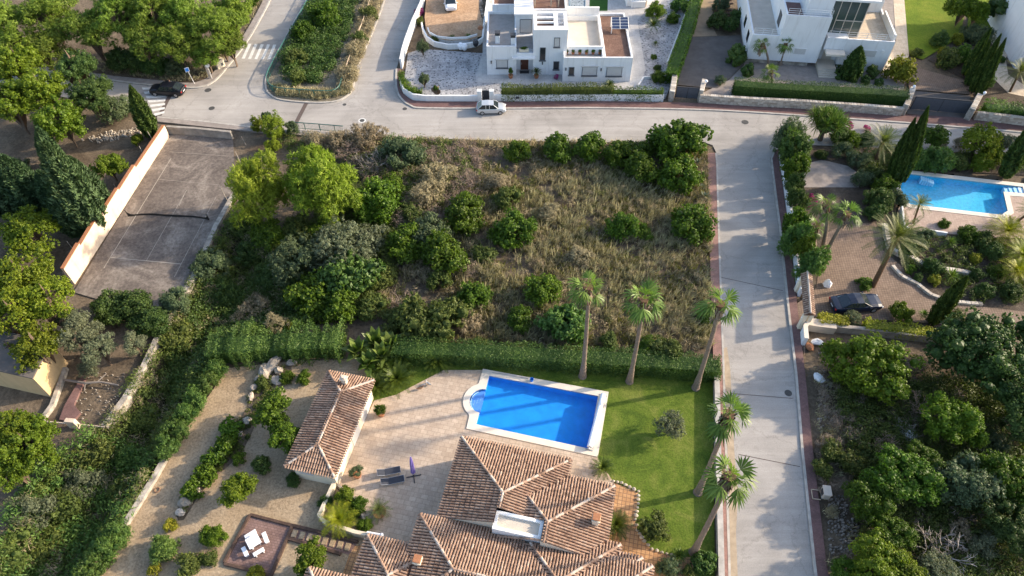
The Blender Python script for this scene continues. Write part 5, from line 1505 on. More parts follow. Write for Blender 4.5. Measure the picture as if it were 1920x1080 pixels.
for i, (f_, r_) in enumerate(prof):
    c = lean*f_
    for k in range(n):
        rr = r_*(1.18 if k % 2 else .82); a = 2*math.pi*k/n+f_*.8; V.append((c.x+rr*math.cos(a), c.y+rr*math.sin(a), c.z))
for i in range(len(prof)-1):
    for k in range(n): F.append((i*n+k, i*n+(k+1) % n, (i+1)*n+(k+1) % n, (i+1)*n+k))
F += [tuple(range(n))[::-1], tuple(range((len(prof)-1)*n, len(prof)*n))]
b.add(V, F); b.tube([lean*.62+Vector((.15, 0, 0)), lean*.62+Vector((-.15, 0, 0))], .02, 4)
b.build('canopy', 'purple_fabric', parent=um)
def planter_pot(p, r, h, label, name='potted_plant', mat='terracotta', group=None):
    o = empty(name, p, label, 'potted plant', group)
    b = MB(); b.lathe([(r*.72, 0), (r*.95, h*.55), (r, h*.9), (r*1.08, h*.92), (r*1.08, h), (r*.92, h), (r*.9, h*.88)], 18); b.build('pot', mat, parent=o, sm=False)
    b = MB(); b.lathe([(r*.92, h*.86), (0.01, h*.9)], 14); b.build('soil', 'earth', parent=o)
    return o
# picnic table and benches
A_ = [at(u, v, .75).to_2d() for u, v in ((460,1012.5),(482.5,997.5),(489,1018),(467.5,1031))]
pc = (A_[0]+A_[1]+A_[2]+A_[3])/4; d1 = (A_[1]-A_[0]+A_[2]-A_[3])/2; d2 = (A_[3]-A_[0]+A_[2]-A_[1])/2; ra = math.atan2(d1.y, d1.x)
tb = empty('garden_table', (pc.x, pc.y, .06), 'white rectangular garden table on the red paved picnic square', 'table', rz=ra)
b = MB(); b.box((0, 0, .72), (d1.length, d2.length, .06), bev=.02); b.build('tabletop', 'white_plastic', parent=tb)
for sx in (-1, 1):
    b = MB(); b.box((sx*d1.length*.32, 0, .35), (.12, d2.length*.6, .69), bev=.02); b.build('leg', 'white_plastic', parent=tb)
for (a, c, l) in (((494,998.5),(501,1017),'white garden bench on the side of the table nearest the sleeper path'), ((455.5,1026),(463,1042),'white garden bench on the ravine side of the picnic table'), ((475,1041),(495,1029),'white garden bench nearest the camera at the picnic table'), ((459,1008),(480,995),'white garden bench partly hidden on the far side of the picnic table')):
    P_, Q_ = at(*a, .45), at(*c, .45); m_ = (P_+Q_)/2; dd = Q_-P_
    bn = empty('garden_bench', (m_.x, m_.y, .06), l, 'bench', 'white benches round the picnic table', rz=math.atan2(dd.y, dd.x))
    b = MB(); b.box((0, 0, .42), (dd.length, .34, .06), bev=.02); b.build('seat', 'white_plastic', parent=bn)
    for sx in (-1, 1):
        b = MB(); b.box((sx*dd.length*.34, 0, .2), (.1, .28, .39), bev=.02); b.build('leg', 'white_plastic', parent=bn)
# pool cover roller, pole, skimmer bucket
A_, B_ = at(1131, 740, .5), at(1105.5, 838, .5); dd = B_-A_; L_ = dd.length
rl = empty('pool_roller', (A_.x, A_.y, .17), 'white rolled pool cover on a roller along the right end of the deep blue pool', 'pool roller', rz=math.atan2(dd.y, dd.x))
b = MB(); n = 14; V = []
b.tube([(0, 0, .34), (L_, 0, .34)], .24, 16); b.build('cover', 'white_plastic', parent=rl, sm=False)
for x in (-.12, L_+.12):
    b = MB(); b.box((x, 0, .18), (.08, .10, .36)); b.box((x, 0, .03), (.1, .7, .05), bev=.01); b.tube([(x-.1, 0, .36), (x+.1, 0, .36)], .05, 8); b.build('stand', 'steel', parent=rl)
b = MB(); b.lathe([(.13, 0), (.17, .34), (.19, .34), (.19, .38), (.15, .38), (.12, .06)], 14); o = b.build('bucket', 'blue_plastic'); o.location = at(997, 714.5, .17); tag(o, 'small blue bucket on the coping at the far side of the pool', 'bucket')
b = MB(); b.tube([at(923, 698.5, .21), at(990, 709.5, .21)], .03, 6); tag(b.build('pool_pole', 'steel'), 'long metal pool pole lying on the coping by the blue bucket', 'pole')
# little bird figures on the terrace
def birdlet(u, v, s, rz, label):
    p = at(u, v, .1); b = MB()
    o = empty('bird_figure', p, label, 'garden figure', 'bird figures on the terrace tiles', rz=rz)
    J = [(0,0,.22),(.16,0,.26),(.24,0,.36),(.30,0,.46),(.38,0,.45),(-.18,0,.22),(-.34,0,.27)]
    skinned('body', [tuple(c*s for c in j) for j in J], [(0,1),(1,2),(2,3),(3,4),(0,5),(5,6)], [.12*s,.1*s,.05*s,.055*s,.02*s,.08*s,.025*s], 'rust' if s > 1 else 'steel', o)
    b.tube([(0, .05*s, 0), (.0, .05*s, .16*s)], .015*s, 4); b.tube([(.02, -.05*s, 0), (.0, -.05*s, .16*s)], .015*s, 4); b.build('legs', 'dark_metal', parent=o)
birdlet(788, 730, 1.15, .3, 'grey bird figure on the terrace, nearest the round cycads')
birdlet(795, 723, .8, .4, 'dark bird figure on the terrace, between the other two')
birdlet(804, 721, .95, 2.6, 'dark upright bird figure on the terrace, nearest the pool')
# terrace chair at the turquoise pool
p = at(1812, 432, .14); ch = empty('garden_chair', p, 'dark sling chair on the deck below the turquoise pool', 'chair', rz=math.radians(175))
b = MB()
for x in (-.28, .28):
    b.tube([(x, -.28, 0), (x, -.24, .62), (x, .3, .62), (x, .34, 0)], .022, 5); 
b.build('frame', 'dark_metal', parent=ch)
b = MB(); b.box((0, 0, .42), (.52, .55, .03), bev=.01); b.build('seat', 'black_fabric', parent=ch)
b = MB(); b.add([(-.26, .26, .42), (.26, .26, .42), (.26, .45, 1.0), (-.26, .45, 1.0), (-.26, .29, .42), (.26, .29, .42), (.26, .48, 1.0), (-.26, .48, 1.0)], [(0, 1, 2, 3), (7, 6, 5, 4), (0, 4, 5, 1), (1, 5, 6, 2), (2, 6, 7, 3), (3, 7, 4, 0)]); b.build('backrest', 'black_fabric', parent=ch)
# tennis net, sagging to the ground
A_, B_ = at(241, 405.5), at(392, 412.5); dd = (B_-A_); L_ = dd.length
nt_ = empty('tennis_net', A_, 'dark sagging tennis net strung low across the old court', 'tennis net', rz=math.atan2(dd.y, dd.x))
for x, s in ((0, 0), (L_, 1)):
    b = MB(); b.tube([(x, 0, 0), (x-.05, .02, .95)], .05, 7); b.lathe([(.055, .95), (.03, 1.0)], 7, (x-.05, .02, 0)); b.build('post', 'net', parent=nt_)
b = MB(); n = 28; V = []
rN = random.Random(2)
for i in range(n+1):
    f_ = i/n; z = .07+.5*(abs(2*f_-1)**20)+.09*math.sin(math.pi*f_)+.03*rN.random(); y = .12*math.sin(f_*9)+.45*math.sin(math.pi*f_); V += [(L_*f_, y-.08, .02), (L_*f_, y, z), (L_*f_, y+.09, .02)]
b.add(V, [(3*i+k, 3*i+3+k, 3*i+4+k, 3*i+1+k) for i in range(n) for k in (0, 1)]); b.tube([(V[3*i+1][0], V[3*i+1][1], V[3*i+1][2]+.02) for i in range(n+1)], .045, 5); b.build('net', 'net', parent=nt_)
# old fence posts round the court
posts = [((291,270),(276,246),'top of the peach wall near the cypress'),((272,296),(261,274),'top of the peach wall, second below the cypress'),((224,364),(213,345),'peach wall beside the dark junipers'),((159,410),(150,393),'peach wall above the round yellow-green tree'),((137,467),(125,452),'peach wall left of the round yellow-green tree'),((130,527),(117,511),'low end of the peach wall'),
         ((461,271),(452,255),'far right corner of the court'),((450,303),(441,284),'right side of court by the left bright pine'),((429,380),(412,349),'right side of the court beside the fallen net'),((325,560),(317,543),'near right corner of the court')]
for a, c, l in posts:
    P_ = at(*a, 0.0 if c[0] > 300 else 0.0); T_ = top_at(P_, *c); b = MB(); b.tube([(0, 0, -.1), (T_.x-P_.x, 0, max(1.2, T_.z))], .035, 6); o = b.build('fence_post', 'weathered_wall'); o.location = P_
    tag(o, 'thin old fence post at the '+l, 'post', 'old fence posts round the tennis court')
# signs and posts at the pine corner
p = at(365.5, 158); t = top_at(p, 351, 131); sg = empty('street_sign', p, 'small blue and white road sign on a thin post behind the black car', 'road sign')
b = MB(); b.tube([(0, 0, 0), (t.x-p.x, 0, t.z)], .035, 6); b.build('post', 'white_metal', parent=sg)
b = MB(); b.box((t.x-p.x, -.05, t.z+.05), (.55, .03, .65), .5, bev=.02); b.build('sign_plate', 'white_metal', parent=sg)
b = MB(); b.box((t.x-p.x+.01, -.075, t.z+.05), (.42, .02, .5), .5); b.build('sign_face', 'blue_plastic', parent=sg)
p = at(394.5, 147.5); t = top_at(p, 380, 122); b = MB(); b.box((0, 0, 1.1), (.28, .2, 2.3), .3); o = b.build('concrete_post', 'grey_wall'); o.location = p; tag(o, 'square grey concrete post under the pines at the bend', 'post')
p = at(398, 148.5); t = top_at(p, 388, 120); sg = empty('street_sign', p, 'thin pale signpost beside the grey concrete post at the bend', 'road sign')
b = MB(); b.tube([(0, 0, 0), (t.x-p.x, 0, t.z)], .035, 6); b.build('post', 'white_metal', parent=sg); b = MB(); b.lathe([(.3, 0), (.3, .03)], 16, (0, 0, 0)); o = b.build('sign_plate', 'white_metal', parent=sg); o.location = (t.x-p.x, -.05, t.z-.2); o.rotation_euler = (math.pi/2, 0, .4)
p = at(415, 127); uc = empty('utility_cabinet', p, 'cream utility box on the bend under the pines', 'utility box', rz=.9)
b = MB(); b.box((0, 0, .6), (1.2, .5, 1.2), bev=.02); b.box((0, 0, 1.24), (1.3, .6, .08), bev=.02); b.build('cabinet', 'cream_wall', parent=uc); b = MB(); b.box((.2, -.26, .6), (.35, .03, .4)); b.build('door', 'slate', parent=uc)
p = at(711.5, 250); t = top_at(p, 708.5, 237); sg = empty('street_sign', p, 'small dark board on a short post at the road edge above the dead brush', 'road sign')
b = MB(); b.tube([(0, 0, 0), (0, 0, t.z)], .05, 6); b.build('post', 'dark_metal', parent=sg); b = MB(); b.box((0, -.06, t.z), (.6, .06, .35), bev=.01); b.build('sign_plate', 'dark_metal', parent=sg)
p = at(1542, 927); uc = empty('utility_cabinet', p, 'cream utility box with an open door frame at the edge of the brick pavement', 'utility box', rz=-.12)
b = MB(); b.box((.15, 0, .4), (.6, .85, .8), bev=.02); b.box((.15, 0, .84), (.68, .93, .08), bev=.03); b.build('cabinet', 'beige_roof', parent=uc)
b = MB(); b.box((-.165, 0, .45), (.03, .5, .5)); b.build('recess', 'dark_metal', parent=uc)
b = MB()
for (x, y, w, d_) in ((-.62, -.42, .7, .06), (-.62, .42, .7, .06), (-.95, 0, .06, .9)): b.box((x, y-.15, .17), (w, d_, .06))
b.build('door', 'pale_wood', parent=uc)
p = at(1499, 468); b = MB(); b.ball((p.x, p.y, .9), .15, 6); 
# globe lights on the roadside gateway
for (u, v, l) in ((1497.5, 524, 'small white globe lamp beside the far end of the tiled gateway'), (1505.5, 595, 'small white globe lamp beside the near end of the tiled gateway')):
    p = at(u, v, 1.7); b = MB(); b.ball((0, 0, 0), .17, 7); b.lathe([(.05, -1.6), (.04, -.15)], 6); o = b.build('globe_lamp', 'white_plastic', sm=True); o.location = p; tag(o, l, 'lamp', 'globe lamps of the tiled gateway')
rS = random.Random(5)
def boulder(u, v, r, label, mat='stone', name='boulder', sq=(1, .8, .7), tint=.6, group=None, z=0):
    p = at(u, v, z); b = MB(); b.ball((0, 0, r*.4), r, 5, 0, tint, (sq[0]*rS.uniform(.85, 1.15), sq[1], sq[2]), rS, .16)
    o = b.build(name, mat); o.location = p; o.rotation_euler[2] = rS.uniform(0, 3); return tag(o, label, 'rock', group)
boulder(1550, 536, .5, 'bright white rock standing on the paved drive behind the navy car', 'white_plastic', sq=(.9, .7, 1.4))
boulder(1531, 644, .65, 'pale slab of rock beside the short angled wall below the gateway', 'cool_wall', sq=(.7, 1, .4))
boulder(1535, 711, .55, 'flat pale rock in the rubble near the large bright bush', 'cool_wall', sq=(1, .8, .4))
boulder(1517, 652, .5, 'reddish rock beside the pale slab below the gateway', 'terracotta', sq=(1, .8, .5))
boulder(1700, 820, .8, 'grey rock half buried in the overgrown plot, right of the open brush', 'cool_wall', sq=(1, .8, .45))
b = MB(); V = []
for k in range(14):
    a = 2*math.pi*k/14; V.append((.22*math.cos(a), .22*math.sin(a), .06))
b.tube(V+[V[0]], .05, 6); o = b.build('iron_ring', 'rust'); o.location = at(295, 919, .02); tag(o, 'dark rusty ring lying on the gravel path above the ravine', 'ring')
for k, (u, v, r, s) in enumerate([(497,700,.8,(1.2,.7,.6)),(512,688,.9,(1.4,.6,.5)),(523,697,.6,(.8,.9,.9)),(487,712,.6,(.9,.7,.6)),(478,728,.5,(.7,1,.7)),(472,745,.5,(.6,1,.6)),(548,683,.6,(1,.6,.6)),(520,716,.7,(.8,1,.5)),(465,790,.5,(.7,1,.6)),(340,962,.5,(.7,1,.6)),(349,944,.6,(.8,1,.7)),(357,934,.45,(.8,.8,.6)),(372,920,.4,(.8,.8,.6)),(448,815,.45,(.7,1,.6))]):
    ls = ['pale boulder at the left end of the rock bed under the hedge','long flat boulder on the far edge of the rock bed under the hedge','upright pale boulder in the middle of the rock bed under the hedge','pale boulder on the path side of the rock bed, below the hedge corner','small pale rock on the path side above the citrus bushes','lowest small pale rock on the path side above the citrus bushes','boulder against the dark hedge above the two low round shrubs','broad tan boulder just left of the two low round shrubs','rounded rock beside the left citrus bush by the gravel path','pale rock nearest the round dark bush on the gravel path','largest pale rock in the group beside the gravel path','rock at the top of the group beside the gravel path, below the strip of shrubs','small rock among the low strip of shrubs beside the gravel path','rock at the upper end of the low strip of shrubs beside the path']
    boulder(u, v, r, ls[k], 'stone', 'boulder', s, rS.uniform(.35, .9), 'boulders of the gravel garden')
# pots by the white house wall
for k, (u, v, m, l) in enumerate([(864,92,'white_plastic','white jar against the curved retaining wall, left one of two'),(871,93,'white_plastic','white jar against the curved retaining wall, right one of two'),(892,86,'dark_metal','dark pot at the corner of the curved retaining wall'),(901,60,'terracotta','brown jar on the white wall beside the house path')]):
    p = at(u, v, 0.03); b = MB(); b.lathe([(.28, 0), (.42, .3), (.45, .65), (.3, .9), (.26, .95), (.2, .95)], 14); o = b.build('garden_jar', m); o.location = p; tag(o, l, 'jar')
# ------------------------------------------------------------------ foliage prototypes
tinted('leaf_carob', (0.033,0.068,0.007), (0.128,0.209,0.015), .5, .28)
tinted('leaf_bright', (0.057,0.104,0.007), (0.192,0.258,0.018), .5, .3)
tinted('leaf_pine', (0.067,0.112,0.016), (0.224,0.302,0.040), .6, .3)
tinted('leaf_glow', (0.085,0.125,0.012), (0.25,0.32,0.030), .6, .3)
tinted('leaf_yellow', (0.07,0.11,0.008), (0.22,0.265,0.018), .55, .3)
tinted('leaf_olive', (0.073,0.090,0.047), (0.207,0.230,0.134), .6, .18)
tinted('leaf_dark', (0.028,0.059,0.013), (0.105,0.165,0.034), .5, .2)
tinted('leaf_grey', (0.050,0.076,0.036), (0.140,0.185,0.084), .55, .2)
tinted('leaf_oleander', (0.031,0.076,0.016), (0.140,0.220,0.045), .5, .25)
tinted('leaf_cypress', (0.022,0.049,0.009), (0.078,0.123,0.020), .65, .12)
tinted('leaf_cedar', (0.022,0.050,0.020), (0.078,0.129,0.050), .65, .12)
tinted('leaf_golden', (0.12,0.135,0.010), (0.36,0.34,0.030), .55, .25)
tinted('leaf_palm', (0.045,0.090,0.011), (0.190,0.269,0.056), .42, .25)
tinted('leaf_feather', (0.055,0.080,0.022), (0.185,0.21,0.07), .45, .25)
tinted('leaf_limepalm', (0.11,0.14,0.008), (0.30,0.31,0.02), .5, .3)
tinted('leaf_cycad', (0.022,0.052,0.008), (0.112,0.151,0.020), .4, .15)
tinted('leaf_agave', (0.12,0.17,0.13), (0.27,0.33,0.26), .5, .1)
tinted('leaf_banana', (0.05,0.095,0.014), (0.20,0.255,0.07), .4, .3)
tinted('twig', (0.13,0.098,0.075), (0.36,0.28,0.21), .9, 0)
tinted('twig_grey', (0.14,0.12,0.105), (0.36,0.32,0.28), .9, 0)
tinted('dry_grass', (0.20,0.178,0.108), (0.52,0.475,0.275), .85, .15, (1.1, 1.0, .6))
tinted('green_grass', (0.085,0.095,0.02), (0.26,0.25,0.06), .8, .2)
tinted('shrub_dry', (0.16,0.13,0.08), (0.39,0.325,0.19), .8, .1, (1, 1, .7))
tinted('shrub_green', (0.036,0.058,0.012), (0.14,0.17,0.034), .6, .2)
tinted('bougainvillea', (0.20,0.03,0.12), (0.55,0.08,0.28), .6, .3, (1.2, .8, 1))
plain('bark', (0.13,0.095,0.07), 0.95, 0.1, var=0.35, scale=6, bump=0.02)
plain('bark_palm', (0.20,0.155,0.12), 0.95, 0.1, var=0.3, scale=9, bump=0.02)
plain('bark_boot', (0.14,0.085,0.05), 0.95, 0.1, var=0.4, scale=10, bump=0.03)
def unit(v): return v/np.maximum(np.linalg.norm(v, axis=1, keepdims=True), 1e-9)
def leaves(C, N, L, W, r, roll=None, cup=.25):
    """kite-shaped leaf for each centre C, facing N, of half-length L"""
    n = len(C)
    T = r.normal(size=(n, 3)) if roll is None else roll
    U = unit(T-N*np.sum(T*N, 1, keepdims=True)); B = np.cross(N, U)
    L = np.broadcast_to(np.asarray(L, float), (n,))[:, None]*r.uniform(.75, 1.3, (n, 1)); W = np.broadcast_to(np.asarray(W, float), (n,))[:, None]*r.uniform(.75, 1.3, (n, 1))
    V = np.stack([C-U*L, C+B*W+N*W*cup, C+U*L, C-B*W+N*W*cup], 1)
    return V.reshape(-1, 3)
def crown_mesh(name, mat, seed, n, puffs, pr, L, W, squash=.85, core=.62, zmin=-.55, inner=.35, outer=.74, up=.25, spread=.7, needle=False, pz=1.0, hang=0.0, lop=0.25):
    r = np.random.default_rng(seed)
    D = unit(r.normal(size=(puffs*4, 3))); D = D[D[:, 2] > zmin][:puffs]
    rad = r.uniform(inner, outer, (len(D), 1))
    az = np.arctan2(D[:, 1], D[:, 0]); ph = r.uniform(0, 6.28, 3)
    lob = 1+lop*(np.sin(2*az+ph[0])*.5+np.sin(3*az+ph[1])*.4+np.sin(5*az+ph[2])*.3)
    C = D*rad*lob[:, None]; C[:, 2] *= squash
    R = pr*r.uniform(.65, 1.25, len(D))
    pt = r.uniform(.2, .8, len(D))
    ns = max(1, n//7)
    ks = r.choice(len(D), ns, p=R**2/np.sum(R**2))
    ds = unit(r.normal(size=(ns, 3))+D[ks]*.75+np.array([0, 0, .35]))
    qs = r.uniform(.74, 1.12, ns); ts = r.normal(0, .16, ns)
    g = np.repeat(np.arange(ns), 7); n = len(g); k = ks[g]
    d = ds[g]; e = unit(d+r.normal(size=(n, 3))*.55)
    P = C[k]+(d*(R[k]*qs[g])[:, None]+e*r.uniform(-.3, 1.0, (n, 1))*L*1.3)*np.array([1, 1, pz])
    N = unit(e+r.normal(size=(n, 3))*spread+np.array([0, 0, up]))
    roll = None
    if needle: roll = e+r.normal(size=(n, 3))*.4+np.array([0, 0, .25-hang])
    elif hang: roll = np.tile([0, 0, -1.0], (n, 1))+r.normal(size=(n, 3))*.4
    V = leaves(P, N, L, W, r, roll)
    t = np.clip(pt[k]*.5+ts[g]+r.normal(.26, .13, n), 0, 1)
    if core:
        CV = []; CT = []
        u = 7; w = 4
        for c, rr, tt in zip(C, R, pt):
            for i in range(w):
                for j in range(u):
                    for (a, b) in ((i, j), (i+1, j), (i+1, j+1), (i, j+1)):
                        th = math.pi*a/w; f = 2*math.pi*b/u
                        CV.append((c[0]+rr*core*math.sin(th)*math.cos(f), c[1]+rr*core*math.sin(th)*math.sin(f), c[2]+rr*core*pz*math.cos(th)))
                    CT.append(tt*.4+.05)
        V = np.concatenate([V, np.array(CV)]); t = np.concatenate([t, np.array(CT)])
    return quads_mesh(name, V, t, mat)
PROTO = {}
def proto(key, *a, variants=2, **k):
    PROTO[key] = [crown_mesh('foliage', a[0], 100*len(PROTO)+7*i+1, *a[1:], **k) for i in range(variants)]
proto('carob', 'leaf_carob', 8400, 54, .25, .044, .026, squash=.8)
proto('bright', 'leaf_bright', 12600, 80, .21, .036, .023, squash=.8)
proto('bigleaf', 'leaf_oleander', 5000, 40, .28, .07, .035, squash=.85)
proto('pine', 'leaf_pine', 12600, 64, .20, .062, .009, squash=.75, core=.35, needle=True, pz=.75, inner=.3, outer=.82)
proto('glow', 'leaf_glow', 16800, 90, .19, .06, .009, squash=1.15, core=.45, needle=True, inner=.3, outer=.78)
proto('yellow', 'leaf_yellow', 12600, 76, .19, .038, .018, squash=.75, core=.45, outer=.8)
proto('olive', 'leaf_olive', 9800, 56, .22, .046, .010, squash=.85, core=.4, needle=True, outer=.8)
proto('grey', 'leaf_grey', 9800, 54, .24, .046, .014, squash=.9, core=.6)
proto('dark', 'leaf_dark', 14000, 84, .21, .034, .020, squash=.8)
proto('oleander', 'leaf_oleander', 6000, 40, .30, .085, .017, squash=.95, needle=True)
proto('bright_big', 'leaf_bright', 24500, 150, .15, .023, .015, squash=.8, lop=.35)
proto('dark_big', 'leaf_dark', 24500, 150, .15, .022, .013, squash=.8, lop=.35)
proto('carob_big', 'leaf_carob', 21000, 130, .16, .025, .016, squash=.8, lop=.35)
proto('lowshrub', 'leaf_carob', 3200, 26, .34, .085, .05, squash=.6)
proto('greenery', 'shrub_green', 4200, 34, .30, .075, .024, squash=.7, needle=True, core=.6)
proto('dryshrub', 'shrub_dry', 4200, 30, .30, .09, .010, squash=.7, needle=True, core=.35)
proto('golden', 'leaf_golden', 5000, 40, .27, .055, .03, squash=.8)
proto('cedar', 'leaf_cedar', 11200, 80, .18, .06, .013, squash=1.0, needle=True, hang=.5, core=.55, outer=.82)
proto('clipped', 'leaf_dark', 5000, 30, .30, .045, .028, squash=1.0, inner=.66, outer=.72, zmin=-.9, lop=.02, core=.95)
proto('bougain', 'bougainvillea', 3000, 26, .28, .06, .04, squash=.8, core=0)
proto('silver', 'leaf_grey', 3500, 24, .34, .09, .012, squash=.7, needle=True, core=.6)
def cypress_mesh(seed, mat='leaf_cypress', n=7000):
    """unit cypress: height 1, base radius 1 before scaling"""
    r = np.random.default_rng(seed)
    z = r.uniform(0.02, 1, n)**1.15
    az = r.uniform(0, 2*math.pi, n)
    prof = np.where(z < .3, .55+.45*np.sin(z/.3*math.pi/2), np.clip(1-((z-.3)/.7)**2.0, 0, 1)**.9)
    ridge = 1+.13*np.sin(az*7+z*9+r.normal(0, .2, n))+.07*np.sin(az*13-z*21)
    rad = prof*ridge*r.uniform(.82, 1.06, n)
    P = np.stack([rad*np.cos(az), rad*np.sin(az), z], 1)
    out = np.stack([np.cos(az), np.sin(az), np.full(n, .25)], 1)
    N = unit(out+r.normal(size=(n, 3))*.4)
    # leaf sprays point upward; vertical scale differs from the radius so keep them short in z
    U = unit(np.stack([.55*np.cos(az), .55*np.sin(az), np.full(n, .10)], 1)+r.normal(size=(n, 3))*np.array([.5, .5, .05]))
    B = np.cross(N, U)
    L = .15; W = .075
    V = np.stack([P-U*L*np.array([1, 1, .2]), P+B*W*np.array([1, 1, .18]), P+U*L*np.array([1, 1, .45])+np.array([0, 0, .022]), P-B*W*np.array([1, 1, .18])], 1).reshape(-1, 3)
    t = np.clip(.45+.35*(ridge-1)/.15+r.normal(0, .18, n), 0, 1)
    CV = []; m = 14; kz = 14
    for i in range(kz):
        for j in range(m):
            for (a, b) in ((i, j), (i, j+1), (i+1, j+1), (i+1, j)):
                zz = a/kz; pr_ = (.55+.45*math.sin(min(1, zz/.3)*math.pi/2)) if zz < .3 else max(0, 1-((zz-.3)/.7)**2)**.9
                CV.append((pr_*.84*math.cos(2*math.pi*b/m), pr_*.84*math.sin(2*math.pi*b/m), zz))
    V = np.concatenate([V, np.array(CV)]); t = np.concatenate([t, np.full(kz*m, .2)])
    return quads_mesh('foliage', V, t, mat)
PROTO['cypress'] = [cypress_mesh(5), cypress_mesh(6)]
PROTO['conifer'] = [cypress_mesh(7, 'leaf_cedar', 9000), cypress_mesh(8, 'leaf_cedar', 9000)]
def trunk_mesh(name, seed, fork=True, mat='bark', limbs=5):
    """unit trunk: base radius 1, height 1 (scaled separately), limbs spread into the crown"""
    b = MB(); r = random.Random(seed)
    p = [(0, 0, 0), (r.uniform(-.4, .4), r.uniform(-.4, .4), .35), (r.uniform(-.8, .8), r.uniform(-.8, .8), .72), (r.uniform(-1, 1), r.uniform(-1, 1), 1.0)]
    b.tube(p, [1.25, .9, .72, .5], 8)
    for k in range(limbs):
        a = k*2*math.pi/limbs+r.uniform(-.4, .4); z0 = r.uniform(.5, .8); q = p[2]; s = r.uniform(5, 9)
        b.tube([(q[0]*z0, q[1]*z0, z0), (math.cos(a)*s*.5, math.sin(a)*s*.5, z0+.10), (math.cos(a)*s, math.sin(a)*s, min(.98, z0+.24))], [.5, .35, .15], 5)
    me = b.build('trunk', mat).data
    bpy.data.objects.remove(bpy.data.objects[[o.name for o in bpy.data.objects if o.data == me][0]])
    return me
TR = [trunk_mesh('trunk', s) for s in (1, 2, 3)]
def blades_mesh(name, mat, fronds, seed):
    r = np.random.default_rng(seed); V = []; t = []
    for quad, tt in fronds(r): V += quad; t.append(tt)
    return quads_mesh(name, np.array(V), np.array(t), mat)
GA = 2.39996
def fan_fronds(nf=16, pet=1.0, R=1.0, seg=12, lo=-.75, hi=1.3):
    def gen(r):
        for i in range(nf):
            f = i/(nf-1); el = hi+(lo-hi)*f**.85+r.normal(0, .16); az = i*GA+r.normal(0, .25)
            d = np.array([math.cos(el)*math.cos(az), math.cos(el)*math.sin(az), math.sin(el)])
            s = np.array([-math.sin(az), math.cos(az), 0]); nrm = np.cross(d, s)
            p = pet*(.55+.5*f); o = d*p-np.array([0, 0, .10*f])
            w = s*.022
            tt0 = np.clip(.62-.45*f+r.normal(0, .1), 0, 1)
            yield [o*0-w, o*0+w, o+w, o-w], .75
            Rr = R*r.uniform(.7, 1.15)
            for k in range(seg):
                a0 = (k+.5)/seg*2-1; a = a0*1.45
                dr = d*math.cos(a)+s*math.sin(a)
                sd = np.cross(nrm, dr)
                Lk = Rr*(1-.28*abs(a0)**2)
                fold = nrm*(.05 if k % 2 else -.05)-nrm*.16*abs(a0)
                m = o+dr*Lk*.55+fold*1.0
                tip = o+dr*Lk-np.array([0, 0, .16+.30*f])*Rr*r.uniform(.6, 1.3)+fold
                hw = Lk*.55*1.45/seg*1.02
                yield [o, m+sd*hw, tip, m-sd*hw], np.clip(tt0+r.normal(0, .1)+(.14 if k % 2 else -.08), 0, 1)
    return gen
def feather_fronds(nf=38, Lr=2.3, ll=.42, pairs=22, lo=-.5, hi=1.4, droop=.55, w=.03, vee=.45):
    def gen(r):
        for i in range(nf):
            f = i/(nf-1); el = hi+(lo-hi)*f+r.normal(0, .07); az = i*GA+r.normal(0, .08)
            dh = np.array([math.cos(az), math.sin(az), 0]); s = np.array([-math.sin(az), math.cos(az), 0])
            L = Lr*r.uniform(.85, 1.1)*(.75+.35*min(1, f*2))
            pts = []; e = el; p = np.zeros(3); n = 10
            for k in range(n+1):
                pts.append(p.copy()); e = el-droop*(k/n)**1.5*(1.3-.3*f)
                p = p+(dh*math.cos(e)+np.array([0, 0, math.sin(e)]))*L/n
            tt0 = np.clip(.6-.35*f+r.normal(0, .1), 0, 1)
            for k in range(n):
                ww = s*.025*(1-k/n*.7); yield [pts[k]-ww, pts[k]+ww, pts[k+1]+ww*.8, pts[k+1]-ww*.8], .8
            for j in range(pairs):
                q = .12+.87*j/pairs; x = q*n; k = min(n-1, int(x)); c = pts[k]+(pts[k+1]-pts[k])*(x-k); tg = (pts[k+1]-pts[k]); tg = tg/np.linalg.norm(tg)
                nr = np.cross(s, tg); nr = nr if nr[2] > 0 else -nr
                le = ll*math.sin(math.pi*(.12+.82*q))**.6*r.uniform(.85, 1.15)
                for sg in (-1, 1):
                    dd = s*sg*.85+tg*.6+nr*vee; dd = dd/np.linalg.norm(dd); 
                    tip = c+dd*le-np.array([0, 0, .22*le]); m = c+dd*le*.5; hw = tg*w
                    yield [c-hw*.3, m-hw, tip, m+hw], np.clip(tt0+r.normal(0, .13), 0, 1)
    return gen
def rosette(nb=36, L=1.0, w=.07, lo=-.1, hi=1.35, curve=.3):
    def gen(r):
        for i in range(nb):
            f = i/nb; el = hi+(lo-hi)*f+r.normal(0, .06); az = i*GA
            dh = np.array([math.cos(az), math.sin(az), 0]); s = np.array([-math.sin(az), math.cos(az), 0])
            d = dh*math.cos(el)+np.array([0, 0, math.sin(el)]); l = L*r.uniform(.8, 1.1)
            m = d*l*.5; tip = d*l-np.array([0, 0, curve*l*f]); t = np.clip(.5+r.normal(0, .2), 0, 1)
            yield [d*.02-s*w*.7, m-s*w, tip, m+s*w], t
            yield [d*.02+s*w*.7, m+s*w+np.array([0, 0, .03]), tip, m-s*w*.1], t*.8
    return gen
PALM_FAN = [blades_mesh('crown', 'leaf_palm', fan_fronds(), s) for s in (3, 4, 9)]
PALM_FEA = [blades_mesh('crown', 'leaf_feather', feather_fronds(nf=44, Lr=2.9, ll=.5, pairs=26), s) for s in (5, 6)]
